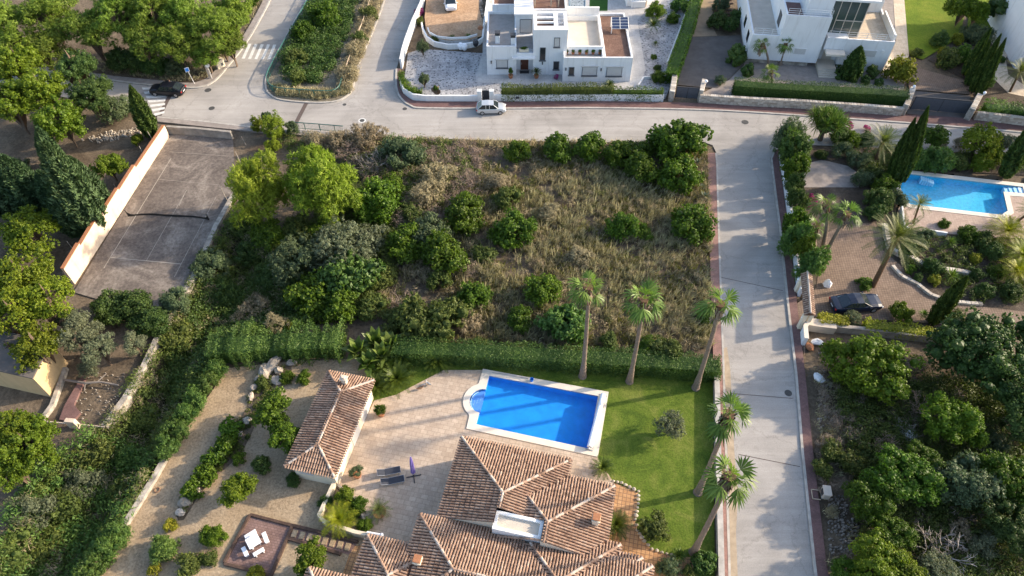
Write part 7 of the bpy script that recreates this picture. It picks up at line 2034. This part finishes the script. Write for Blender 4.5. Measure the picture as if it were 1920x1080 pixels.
# island
ISL = P2([(600,-40),(582,6),(540,82),(510,146),(512,170),(560,178),(625,180),(645,165),(664,120),(692,55),(715,0),(730,-40)])
thicket('undergrowth', P2([(600,-40),(585,6),(550,70),(525,120),(535,150),(600,160),(630,120),(655,60),(672,0),(680,-40)]), 800, .8, 'leaf_dark', 41, per=60, L=.15, W=.06, zr=(.1, .9))
thicket('dry_brush', P2([(630,160),(650,110),(670,40),(690,-20),(725,-20),(705,40),(675,120),(660,175)]), 380, .6, 'shrub_dry', 42, per=60, L=.24, W=.02)
scatter('dry_grass', P2([(512,160),(560,170),(640,172),(662,130),(655,178),(600,188),(520,180)]), 700, .6, .04, 12, 'dry_grass', 43, lean=.6)
for u, v, r, k, l in [(568,60,26,'carob','green bush inside the left railing of the planted island'),(556,110,24,'greenery','green bush lower along the left railing of the planted island'),(560,145,20,'greenery','low green bush at the rounded tip of the planted island'),(610,30,34,'carob','green bush in the middle of the planted island at the top edge'),(665,95,22,'dryshrub','pale dry bush on the right side of the planted island'),(650,140,22,'dryshrub','pale dry bush at the right tip of the planted island'),(690,25,18,'greenery','yellowish bush on the right side of the island at the top edge'),(672,70,16,'greenery','yellowish bush leaning over the handrail of the planted island')]:
    bush(k, u, v, r, l)
# near garden
for i, (b_, t_, l) in enumerate([((1092,706),(1102,540),'tall fan palm by the clipped hedge, leftmost of three'),((1180,716),(1207,563),'tall fan palm by the clipped hedge, middle of three'),((1304,728),(1350,572),'tall fan palm by the clipped hedge, rightmost of three beside the road'),((1308,924),(1366,778),'tall fan palm over the roadside wall, upper of the lower pair'),((1300,1036),(1368,895),'tall fan palm over the roadside wall, lowest one with its long bare trunk')]):
    palm_fan(b_, t_, (1.06, 1.18, 1.14, 1.1, 1.14)[i], l, 'tall fan palms of the tiled villa')
for u, v, s, l in [(757,672,1.55,'spiky cycad right of the banana clump, under the clipped hedge'),(820,676,1.6,'spiky cycad alone under the clipped hedge, nearest the pool'),(745,712,1.85,'large spiky cycad at the corner of the terrace, below the banana clump'),(708,725,1.6,'spiky cycad against the end of the pool house roof'),(725,690,1.5,'spiky cycad in the middle of the cycad group'),(1130,878,1.1,'dark cycad where the pool coping meets the lawn'),(1155,985,1.4,'long-leaved cycad between the tiled roof and the brick path')]:
    single(CYCAD, 'cycad', u, v, s, l, 'cycad', .35, 'cycads of the tiled villa garden')
for u, v, s, l in [(672,662,1.35,'banana plant at the left of the clump above the pool house'),(705,645,1.4,'banana plant at the top of the clump above the pool house'),(733,652,1.3,'banana plant at the right of the clump above the pool house'),(690,684,1.2,'banana plant at the lower left of the clump, touching the pool house roof'),(715,670,1.3,'banana plant in the centre of the clump above the pool house')]:
    single(BANANA, 'banana_plant', u, v, s, l, 'plant', .9, 'banana plants above the pool house')
for u, v, r, h, l in [(513,768,44,2.4,'citrus tree left of the pool house, larger upper one'),(535,818,36,2.0,'dark citrus tree touching the pool house, below the larger one'),(445,918,38,1.9,'citrus tree alone in the gravel above the picnic square'),(583,1048,40,2.2,'citrus tree between the picnic square and the tiled roof')]:
    tree('bright' if v > 900 else 'carob', u, v, r, h, l, 'citrus_tree', 'tree', 'citrus trees of the gravel garden', sz=.9)
for u, v, r, k, l in [(490,872,22,'dark','dark round bush below the citrus trees by the pool house'),(570,708,17,'carob','low round shrub in the gravel, right of two'),(538,708,16,'carob','low round shrub in the gravel, left of two'),(490,718,15,'greenery','small soft shrub among the pale boulders'),(400,1006,28,'bright','round bright bush left of the picnic square'),(305,1030,30,'oleander','round dark bush on the gravel path at the bottom'),(320,985,16,'golden','yellowish clump above the round dark bush on the gravel path'),(350,1062,28,'greenery','loose leafy bush at the bottom edge left of the picnic square'),(390,1045,18,'greenery','palm-like clump just left of the picnic square corner'),(290,1068,16,'golden','golden clump at the bottom edge on the gravel path'),
        (436,805,24,'lowshrub','top of the low shrub strip beside the gravel path'),(420,835,24,'lowshrub','second clump of the low shrub strip beside the gravel path'),(400,865,24,'lowshrub','third clump of the low shrub strip beside the gravel path'),(382,890,24,'lowshrub','fourth clump of the low shrub strip beside the gravel path'),(362,915,24,'lowshrub','lowest clump of the low shrub strip beside the gravel path'),(448,862,14,'lowshrub','small bush just right of the low shrub strip'),
        (550,900,17,'dark','dark little bush against the front wall of the pool house'),(610,940,16,'dark','dark bush outside the planter wall below the pool house'),(648,932,24,'bright','bright leafy shrub at the top of the terrace planting bed'),(672,948,20,'carob','leafy shrub in the middle of the terrace planting bed'),(684,985,17,'carob','low shrub at the lower corner of the terrace planting bed'),(660,965,18,'bright','leafy shrub behind the lime palm in the terrace planting bed'),(480,1078,22,'golden','bright clump at the bottom edge below the picnic square')]:
    bush(k, u, v, r, l, 'shrub', 'shrub')
single(PALM_LIME, 'lime_palm', 636, 975, .85, 'bright lime-green feathery palm spilling over the cream planter wall', 'palm', .8)
for (u, v, r, h, key, s, l) in [(715,778,.38,.5,'carob',.62,'potted round shrub in a terracotta pot near the pool house door'),(671,893,.36,.5,'grey',.65,'potted grey-green shrub in a dark pot left of the loungers')]:
    p = at(u, v, .1); o = planter_pot(p, r, h, l); link('foliage', PROTO[key][0], o, (0, 0, h+.5), 1.0, (s, s, s*.95))
o = planter_pot(at(713, 964, .1), .52, .5, 'small feather palm in a wide terracotta pot on the terrace'); link('fronds', PALM_FEA[0], o, (0, 0, .85), .4, .36); b = MB(); b.tube([(0, 0, .4), (0, 0, .9)], [.1, .07], 7); b.build('stem', 'bark_boot', parent=o)
tree('olive', 1257, 797, 33, 1.7, 'small silvery olive tree standing alone on the lawn', 'olive_tree', 'olive tree', sz=.95, tr=.04)
tree('greenery', 1222, 985, 33, 1.3, 'loose feathery little tree on the lawn beside the brick path', 'small_tree', 'tree', sz=1.0)
single(YUCCA, 'cactus', 1272, 1042, .9, 'pale branching cactus beside the lower end of the brick path', 'cactus', .3)
for u, v, r, k, l in [(1322,1055,26,'bigleaf','bright green succulent bush at the lower corner of the lawn wall'),(1255,1065,24,'silver','grey-green succulent clump at the bottom edge by the brick path'),(1290,1075,16,'greenery','dark succulent clump at the bottom edge between the cactus and the wall')]:
    bush(k, u, v, r, l, 'succulent', 'plant')
# white house
hedge('climbing_hedge', P2([(941,187),(1000,187),(1034,186.5)]) , .95, 2.1, 'shrub_green', 'climbing hedge on the fence above the white wall, left length', 4200, .09, .04, 7, .1)
hedge('climbing_hedge', P2([(1036,186.5),(1100,186),(1146,186)]), .95, 2.2, 'shrub_green', 'climbing hedge on the fence above the white wall, middle length', 4600, .09, .04, 8, .1)
hedge('climbing_hedge', P2([(1148,186),(1200,186.5),(1240,187)]), .9, 1.7, 'leaf_carob', 'climbing hedge on the fence above the white wall, right length', 2200, .09, .04, 9, .15)
hedge('climbing_hedge', P2([(753,150),(755,160),(762,172),(775,181),(790,184)]), .7, 1.3, 'leaf_bright', 'bright climbing hedge on the curved end of the white wall', 2200, .1, .05, 10, .2)
hedge('hedge', P2([(1309,-10),(1283,80),(1256,158)]), 1.7, 2.0, 'leaf_carob', 'tall clipped hedge between the white gravel yard and the driveway', 6500, .12, .06, 11, .06, needle=False)
for u, v, r, k, l in [(795,148,11,'grey','slim young tree in the white gravel near the curved wall'),(792,88,13,'grey','airy young tree in the white gravel beside the parking ground'),(817,166,6,'carob','small shrub in the white gravel against the front wall')]:
    tree(k, u, v, r, 1.4, l, 'young_tree', 'tree', sz=1.3, tr=.03)
for u, v, s, l in [(848,73,.75,'dark spiky plant in the curved planter, left of two'),(879,71,.75,'dark spiky plant in the curved planter, right of two'),(1143,160,.9,'dark spiky cycad in front of the right shutter of the white house'),(1225,48,1.3,'open spiky palm in a pot in the white gravel, upper right yard'),(1229,82,.5,'small tuft at the foot of the open spiky palm in the gravel')]:
    single(CYCAD, 'cycad', u, v, s, l, 'cycad', .35 if s < 1.2 else 1.1)
for u, v, r, k, l in [(1226,107,7,'carob','small green cushion plant in the white gravel'),(1233,127,9,'dark','dark purple bush in the white gravel by the corner bed'),(1235,145,16,'carob','green bush filling the corner bed at the end of the white house'),(1228,22,22,'bright','leafy plants at the top of the gravel yard beside the pavilion'),(1262,35,14,'carob','dark plants between the pavilion and the tall clipped hedge'),(1275,10,18,'bigleaf','leafy bush at the top edge beside the tall clipped hedge'),(1043,144,6,'bougain','pinkish little bush against the base of the tower'),(815,74,9,'greenery','small green clump in the curved planter, at its left end')]:
    bush(k, u, v, r, l, 'shrub', 'shrub')
bush('bougain', 786, 22, 11, 'purple bougainvillea on the wall beside the orange parking ground', 'bougainvillea', 'shrub'); bush('greenery', 787, 40, 10, 'green creeper on the wall below the purple bougainvillea', 'creeper', 'shrub')
for u, v, s, l in [(957.5,146,.35,'potted small tree left of the front door of the white house'),(1005.5,146,.5,'potted spiky yucca right of the front door of the white house')]:
    o = planter_pot(at(u, v, .05), .32, .5, l); link('foliage', PROTO['carob'][0] if s < .4 else CYCAD[0], o, (0, 0, 1.1 if s < .4 else .9), 0, (s, s, s*2) if s < .4 else .75)
    b = MB(); b.tube([(0, 0, .4), (0, 0, 1.1)], .05, 6); b.build('stem', 'bark', parent=o)
for k in range(6):
    s_, t_ = WF.flat(1062+12.5*k, 101, zR-.7); o = planter_pot((f0.x+s_, f0.y+t_, zR-.74), .22, .35, 'small potted plant standing in the roof gallery of the white house', group='pots in the roof gallery')
    link('foliage', PROTO['greenery' if k % 2 else 'carob'][0], o, (0, 0, .5), k, .28)
s_, t_ = WF.flat(982.5, 96, 3.4); o = empty('planter_box', (f0.x+s_, f0.y+t_, 3.34), 'cream planter box with green plants on the balcony over the front door', 'planter')
b = MB(); b.box((0, 0, .22), (1.35, .4, .42), bev=.02); b.build('trough', 'cream_wall', parent=o); link('foliage', PROTO['carob'][1], o, (0, 0, .55), 0, (.65, .3, .25))
# modern house
hedge('hedge', P2([(1372,180),(1450,186),(1550,191),(1640,196),(1690,200)]), 1.9, 2.4, 'leaf_cypress', 'long dark clipped hedge above the low stone wall', 15000, .07, .035, 12, .02, needle=False)
palm_fan((1440,128), (1429,85), .8, 'fan palm in front of the modern house, left of the pair', 'fan palms of the modern house', .16)
palm_fan((1462,122), (1473,82), .82, 'fan palm in front of the modern house, right of the pair', 'fan palms of the modern house', .16)
palm_fan((1446,163), (1445,136), .85, 'low pale fan palm in front of the pair at the modern house', 'fan palms of the modern house', .16, dead=False)
def cone(u, v, t_, rad, label): return cypress((u, v), t_, rad, label, 'topiary_cone', None, 0)
cone(1592,148,(1613,88),1.25,'broad clipped cone tree in front of the modern house')
for u, v, r, l in [(1634,136,13,'clipped egg-shaped dark bush right of the cone tree'),(1573,126,8,'grey clipped ball left of the cone tree, upper one'),(1571,136,8,'grey clipped ball left of the cone tree, lower one'),(1576,145,9,'grey clipped ball at the foot of the cone tree'),(1601,149,8,'grey clipped ball just right of the cone tree foot'),(1623,151,10,'grey clipped ball in front of the egg-shaped bush'),(1648,154,9,'grey clipped ball right of the egg-shaped bush'),(1402,132,13,'green clipped ball at the left corner of the modern house'),(1380,105,20,'yellowish round bush against the left flank of the modern house')]:
    o = bush('clipped', u, v, r, l, 'clipped_bush', 'bush', 'clipped balls and eggs of the modern house', sz=1.15 if r > 12 else .95)
bush('golden', 1690, 130, 33, 'yellow-flowered shrub at the right corner of the modern house', 'shrub', 'shrub')
for u, v, r, k, l in [(1350,150,12,'silver','bluish bush at the end of the asphalt driveway'),(1346,40,22,'dark','dark shrubs beside the stone steps at the top driveway'),(1370,45,20,'dark','dark bush between the stone steps and the modern house'),(1392,30,22,'dark','dark tall bush against the left flank of the modern house, at the top'),(1352,8,18,'grey','grey-green creeper on rocks beside the tan drive'),
        (1780,108,24,'greenery','loose green shrub above the paved forecourt, left part'),(1808,106,24,'carob','loose green shrub above the paved forecourt, right part'),(1824,133,20,'bright','white-flowered shrub beside the cypress row'),(1720,100,13,'greenery','white-flowered clump beside the cream side terrace'),(1763,75,20,'dark','dark rounded bush on the edge of the lawn, right of the modern house'),(1768,98,12,'golden','pink and yellow flowering cone beside the dark rounded bush'),(1795,75,14,'golden','yellowish bush between the lawn trees'),(1838,65,26,'silver','bluish silvery bush between the two lawns'),(1815,62,18,'silver','bluish bush left of the silvery one between the lawns'),(1877,112,9,'dark','dark little bush beside the curved garden path'),(1845,150,18,'oleander','green bush at the foot of the cypress row')]:
    bush(k, u, v, r, l, 'shrub', 'shrub')
tree('bright', 1808, 15, 34, 3.0, 'leafy tree between the two lawns at the top right', 'broadleaf_tree', 'tree', sz=1.1); tree('bright', 1832, 25, 24, 2.6, 'smaller leafy tree right of the leafy one between the lawns', 'broadleaf_tree', 'tree', sz=1.1)
o = tree('clipped', 1884, 22, 36, 2.6, 'flat-topped clipped topiary tree on the far right lawn', 'topiary_tree', 'tree', sz=.7, tr=.05)
for b_, t_, l in [((1806,140),(1859,54),'cypress in the row by the far right lawn, the farthest from the road'),((1812,160),(1855,78),'shorter cypress in the row by the far right lawn, second from the back'),((1821,173),(1874,66),'cypress in the row by the far right lawn, third from the back'),((1833,183),(1882,74),'cypress in the row by the far right lawn, nearest the road')]: cypress(b_, t_, .58, l, group='cypress row by the far right lawn')
hedge('hedge', P2([(1838,216),(1880,219),(1930,225),(1990,232)]), 1.6, 1.9, 'leaf_oleander', 'loose green hedge above the low stone wall at the right edge', 3500, .13, .05, 13, .15)
palm_feather((1893,172), (1912,135), .75, 'small arching feather palm at the right edge above the loose hedge', tr=.14)
# right villa garden
for (b_, t_, r, l) in [((1668,342),(1711,224),.72,'tall double cypress left of the turquoise pool, left stem'),((1688,341),(1733,203),.78,'tall double cypress left of the turquoise pool, right stem'),((1882,332),(1950,218),1.0,'tall cypress cut by the right edge behind the turquoise pool'),((1746,606),(1813,520),.72,'slim leaning cypress on the paved drive verge below the yuccas')]: cypress(b_, t_, r, l, group='cypresses of the palm garden')
palm_fan((1537,478), (1548,385), 1.0, 'fan palm beside the drive, left of the leaning pair', 'fan palms of the drive', .2); palm_fan((1543,485), (1588,402), 1.0, 'fan palm beside the drive, right of the leaning pair', 'fan palms of the drive', .2); palm_fan((1524,462), (1530,425), .95, 'low fan palm tucked behind the leaning pair', 'fan palms of the drive', .2)
palm_feather((1636,537), (1681,446), 1.05, 'large feather palm leaning over the paved drive', tr=.24)
bush('lowshrub', 1622, 533, 18, 'low dark mound at the foot of the large feather palm', sz=.6)
palm_feather((1640,302), (1655,268), .95, 'bright feather palm near the road, left of the double cypress', tr=.2)
palm_feather((1711,420), (1724,383), .5, 'small slender palm on the pool deck corner', tr=.1); palm_feather((1908,416), (1935,395), .55, 'small palm cut by the right edge on the pool deck', tr=.12)
for u, v, s, l in [(1885,435,1.25,'yellow-green plumy palm below the pool deck'),(1915,480,1.15,'yellow-green plumy palm at the right edge below the deck'),(1905,510,1.0,'lowest yellow-green plumy palm at the right edge')]: single(PALM_LIME, 'plumy_palm', u, v, s, l, 'palm', 1.0, 'plumy palms below the deck')
o = empty('dragon_tree', at(1537, 262), 'many-headed spiky dragon tree at the street corner of the palm garden', 'tree')
b = MB(); b.tube([(0, 0, 0), (0, 0, 1.2)], [.35, .28], 8); link_ = []
for k in range(15):
    a = k*GA; rr = 2.0*math.sqrt((k+.5)/15); e = Vector((rr*math.cos(a), rr*math.sin(a), 3.4-.35*rr*rr*.5)); b.tube([(0, 0, 1.0), (e.x*.5, e.y*.5, 1.9), e], [.16, .12, .09], 5); link('leaf_head', YUCCA[k % 2], o, e, k, 1.5)
b.build('trunk', 'bark', parent=o)
for c in o.children:
    if c.name.startswith('leaf_head'): c.data.materials[0] = MATS['leaf_palm']
for u, v, s, l in [(1781,455,1.0,'blue-grey yucca below the pool deck'),(1783,518,1.2,'blue-grey yucca above the paved drive'),(1731,590,.8,'dark spiky yucca at the verge beside the slim cypress')]: single(YUCCA, 'yucca', u, v, s, l, 'yucca', .6)
VL = [(1484,255,27,'silver','grey-green bush at the street corner, left of the dragon tree'),(1487,285,26,'oleander','bush on the corner of the curved pale wall'),(1492,318,24,'carob','bush along the inside of the curved pale wall, second from the corner'),(1490,345,18,'dark','bush along the inside of the curved pale wall, third from the corner'),(1496,375,20,'dark','bush along the inside of the curved pale wall, fourth from the corner'),(1492,420,24,'carob','bush along the curved pale wall beside the fan palms, upper'),(1495,452,26,'oleander','bush along the curved pale wall beside the fan palms, middle'),(1507,470,22,'bright','bright bush along the curved pale wall beside the fan palms, lower'),(1524,498,25,'oleander','leafy bush at the far end of the tiled gateway roof'),
      (1517,375,16,'bougain','reddish bush behind the left fan palm'),(1582,284,22,'silver','silvery olive bush in the orange earth by the dragon tree'),(1540,290,14,'dark','dark clipped cone beside the silvery olive bush'),(1575,255,22,'dark','dark bush right of the dragon tree, against the road'),(1598,262,20,'bright','bright bush between the dragon tree and the bright feather palm'),(1625,262,18,'dark','dark bush left of the bright feather palm, against the road'),(1586,236,12,'bougain','pink bougainvillea right of the dragon tree top'),(1626,242,9,'bougain','pink bougainvillea beside the bright feather palm'),
      (1615,300,22,'silver','greyish shrub left of the double cypress, upper'),(1640,325,24,'greenery','green shrub at the foot of the double cypress, upper left'),(1618,335,22,'grey','shrub between the grey path and the double cypress'),(1660,350,26,'carob','dark green shrub at the foot of the double cypress'),(1650,375,30,'dark','big dark shrub left of the pool corner'),(1680,372,22,'grey','shrub touching the left corner of the turquoise pool'),(1625,327,9,'golden','small yellow bush left of the double cypress'),(1640,400,22,'dark','dark shrub above the large feather palm'),
      (1720,300,24,'oleander','shrub behind the turquoise pool, left one'),(1758,302,32,'oleander','large spreading shrub behind the turquoise pool'),(1795,305,20,'greenery','shrub behind the turquoise pool, right of the large spreading one'),(1838,308,24,'bright','bright yellow-green shrub behind the turquoise pool'),(1862,290,24,'bright','bright yellow-green shrub beside the right-edge cypress'),(1765,282,16,'dryshrub','brownish shrub under the round tree at the road'),(1800,270,16,'dryshrub','brownish shrub between the two trees at the road'),
      (1738,440,16,'grey','grey shrub between the feather palm and the white parapet'),(1770,420,12,'carob','round bush on the pool deck left of the chair'),(1720,455,20,'grey','grey-green shrub right of the large feather palm crown'),(1700,470,20,'dark','dark shrub under the large feather palm crown'),(1815,440,22,'carob','shrub below the chair on the pool deck'),(1840,450,22,'greenery','shrub below the deck, right of the chair'),(1860,470,24,'dark','dark shrub below the plumy palms'),(1830,485,14,'golden','small yellowish shrub among dark ones below the deck'),(1750,500,22,'dark','dark bush in the rock bed left of the yucca'),(1705,505,12,'carob','small round bush at the left of the rock bed'),(1752,525,14,'golden','yellow bush below the dark one in the rock bed'),(1830,515,16,'dark','clipped dark ball in the rock bed right of the yucca'),(1870,510,17,'carob','yellow-green ball in the rock bed near the right edge'),(1845,545,20,'dark','dark shrub above the drive at the right'),(1895,545,24,'dark','dark shrub above the drive at the right edge'),(1722,520,11,'dark','little dark bush beside the small round one in the rock bed'),
      (1690,588,26,'bright','bright bush on the drive verge right of the navy car'),(1600,597,19,'olive','grey-green little olive in the golden hedge by the navy car'),(1795,598,20,'greenery','pale shrub beside the foot of the slim cypress')]
for i, (u, v, r, k, l) in enumerate(VL): bush(k, u, v, r*(1.15 if i < 9 else 1), l, 'shrub', 'shrub', sz=1.6 if i < 9 else 1.0, hc=2.3 if i < 9 else None)
tree('carob', 1755, 256, 28, 1.9, 'round dark green tree at the road, right of the double cypress', 'round_tree', 'tree', sz=.85, tr=.05)
tree('yellow', 1838, 262, 42, 2.2, 'bright yellow-green tree at the road near the right edge', 'yellow_tree', 'tree', sz=.9, tr=.045); tree('olive', 1885, 268, 26, 1.6, 'grey-green tree beside the right-edge cypress, against the road', 'small_tree', 'tree', sz=.9)
hedge('golden_hedge', P2([(1531,606),(1555,609),(1583,612)]), 1.0, 1.1, 'leaf_golden', 'golden clipped hedge beside the gateway, short left length', 1600, .1, .05, 14, .08)
hedge('golden_hedge', P2([(1618,617),(1680,625),(1740,633),(1790,640)]), 1.1, 1.1, 'leaf_golden', 'golden clipped hedge below the drive, long right length', 2600, .1, .05, 15, .1)
thicket('ground_cover', P2([(1700,440),(1960,452),(1960,572),(1810,566),(1690,492)]), 330, .45, 'shrub_green', 92, per=46, L=.11, W=.04)
thicket('ground_cover', P2([(1590,248),(1700,284),(1960,300),(1960,326),(1705,312),(1640,360),(1610,300)]), 330, .4, 'shrub_green', 93, per=46, L=.11, W=.04)
for u, v, r, h, l in [(2010,190,62,8.0,'tall dark tree added outside the right edge to shade the upper road, nearer one'),(2115,185,70,10.0,'tall dark tree added well outside the right edge to shade the upper road')]:
    tree('dark_big', u, v-60, r, h, l, 'offscreen_shade_tree', 'tree', 'tall trees added beyond the right edge for shade', sz=1.3)  # unseen trees added beyond the view to cast shade on the upper road
for k in range(8):
    p = at(1352+3*(k % 3), 2+5.2*k); b = MB(); b.box((0, 0, 0), (2.0, .38, .16), .15, bev=.03); o = b.build('garden_step', 'sleeper'); o.location = (p.x+.3, p.y, .62-.075*k); tag(o, 'broad timber step in the flight beside the top of the tan driveway', 'step', 'timber steps beside the tan driveway')
p = at(1429, 197); b = MB(); b.box((0, 0, 0), (.45, .3, .5), bev=.03); o = b.build('letterbox', 'ochre_wall'); o.location = (p.x, p.y-.15, .95); tag(o, 'mustard letterbox set on the long low stone wall', 'letterbox')
# overgrown plot, bottom right
OV = P2([(1530,665),(1565,655),(1940,690),(1940,1100),(1566,1100),(1551,1060),(1530,850)])
for u, v, r, h, k, l in [(1632,690,84,2.2,'bright','large bright green tree below the golden hedge'),(1860,660,105,3.6,'dark','huge dark green tree at the right edge below the drive'),(1930,760,80,3.0,'dark','dark tree at the right edge under the huge dark one'),(1785,790,62,2.4,'bright','yellow-green tree right of the centre of the overgrown plot'),(1690,895,70,2.4,'carob','dense green tree in the middle of the overgrown plot'),(1725,865,45,2.2,'carob','dense green tree behind the middle one of the overgrown plot'),(1640,935,55,2.0,'carob','dense green tree left of the bare dead tree'),(1815,905,60,2.4,'grey','bluish-green tree right of the middle of the overgrown plot'),(1900,900,65,2.6,'carob','green tree at the right edge in the lower overgrown plot'),(1905,985,60,2.2,'dark','dark tree at the right edge near the bottom'),(1640,1055,60,2.2,'bright','bright yellow-green tree at the bottom edge of the overgrown plot'),(1690,1075,46,2.0,'yellow','yellowish tree at the bottom edge right of the bright one'),(1760,1070,40,1.6,'olive','grey-green tree at the bottom edge right of the yellowish one'),(1670,1000,44,1.8,'carob','green tree below the dense middle group'),(1585,1075,36,1.4,'carob','green bush at the bottom edge beside the brick pavement')]:
    tree(k+'_big' if k+'_big' in PROTO else k, u, v, r*1.08, h*1.1, l, 'scrub_tree', 'tree', 'trees of the overgrown plot', sz=.85, tr=.04)
for u, v, r, k, l in [(1722,893,30,'glow','glowing yellow-green bush on top of the dense middle trees'),(1560,850,26,'greenery','yellowish scrub bush beside the brick pavement, upper'),(1545,880,22,'greenery','yellowish scrub bush beside the brick pavement, lower'),(1600,870,30,'greenery','scrub bush left of the dense middle trees'),(1560,960,14,'dryshrub','brown dry bush below the utility box'),(1840,1025,34,'olive','pale grey-green shrub in the lower right of the overgrown plot'),(1870,835,30,'silver','pale spiky shrub below the yellow-green tree at the right'),(1800,1000,26,'dryshrub','grey dry shrub right of the bare dead tree')]:
    bush(k, u, v, r, l, 'shrub', 'shrub')
for u, v, r, l, m_ in [(1750,1015,80,'bare grey dead tree in the lower middle of the overgrown plot',DEAD),(1650,830,46,'bare brown brush above the dense middle trees',DEADB),(1720,760,50,'bare brown brush between the large bright and the yellow-green trees',DEADB),(1690,800,40,'bare grey twigs beside the half-buried rock',DEAD)]:
    m = mpp(u, v)*r; tag(link('dead_tree', m_[rp.randrange(2)], None, at(u, v+r*.3), rp.uniform(0, 6), (m*1.1, m*1.1, m*1.0)), l, 'dead tree', 'bare trees of the overgrown plot')
thicket('undergrowth', P2([(1560,700),(1940,720),(1940,1100),(1620,1100),(1600,900)]), 2600, .6, 'shrub_green', 51, per=46, L=.13, W=.045)
thicket('dry_brush', OV, 900, .5, 'twig', 52, per=50, L=.26, W=.014, keep=clump(2, 5))
scatter('dry_grass', OV, 2600, .5, .03, 10, 'dry_grass', 53, lean=.8, keep=clump(4, 1))
# loose grass on the verges and slopes
scatter('dry_grass', P2([(640,258),(900,264),(1250,268),(1320,274),(1320,284),(900,276),(640,270)]), 900, .5, .03, 10, 'dry_grass', 61, lean=.7)
scatter('dry_grass', P2([(60,118),(345,156),(394,143),(449,79),(494,0),(460,0),(380,120),(200,110)]), 900, .4, .03, 9, 'dry_grass', 62, lean=.7)
# stones lying about
def stones(name, poly, n, s0, s1, seed, mat='stone'):
    r = np.random.default_rng(seed); x0, x1 = min(p[0] for p in poly), max(p[0] for p in poly); y0, y1 = min(p[1] for p in poly), max(p[1] for p in poly)
    X = r.uniform(x0, x1, n*3); Y = r.uniform(y0, y1, n*3); ok = inside(X, Y, poly); X, Y = X[ok][:n], Y[ok][:n]
    V = []; t = []
    for x, y in zip(X, Y):
        s = r.uniform(s0, s1); a = r.uniform(0, 6.28); z = float(gz(x, y)); h = s*r.uniform(.5, .9)
        c = [(x+s*r.uniform(.7, 1.1)*math.cos(a+k*1.57), y+s*r.uniform(.6, 1)*math.sin(a+k*1.57)) for k in range(4)]; k_ = .6
        tp = [(x+(p[0]-x)*k_, y+(p[1]-y)*k_, z+h*r.uniform(.8, 1.1)) for p in c]; bt = [(p[0], p[1], z-.1) for p in c]
        V += tp
        for i in range(4): V += [bt[i], bt[(i+1) % 4], tp[(i+1) % 4], tp[i]]
        t += [r.uniform(.2, 1)]*5
    return tag(link(name, quads_mesh(name, np.array(V), np.array(t), mat)), None, None, None, 'stuff')
stones('scattered_stones', P2([(150,262),(200,246),(262,238),(266,250),(190,268)]), 130, .07, .22, 71)
stones('scattered_stones', P2([(38,330),(70,315),(110,390),(100,410),(70,380)]), 150, .1, .28, 72)
stones('scattered_stones', P2([(1535,650),(1560,660),(1560,850),(1535,830)]), 90, .06, .2, 73, 'stone_dull')
stones('scattered_stones', P2([(1550,930),(1580,930),(1620,1010),(1590,1040),(1556,1040)]), 260, .05, .16, 74, 'stone_dull')
stones('scattered_stones', P2([(110,770),(160,700),(235,690),(225,790),(190,800)]), 110, .04, .11, 75, 'stone_dull')
stones('scattered_stones', P2([(900,-10),(880,10),(872,45),(885,60),(903,50),(908,0)]), 60, .3, .8, 76)
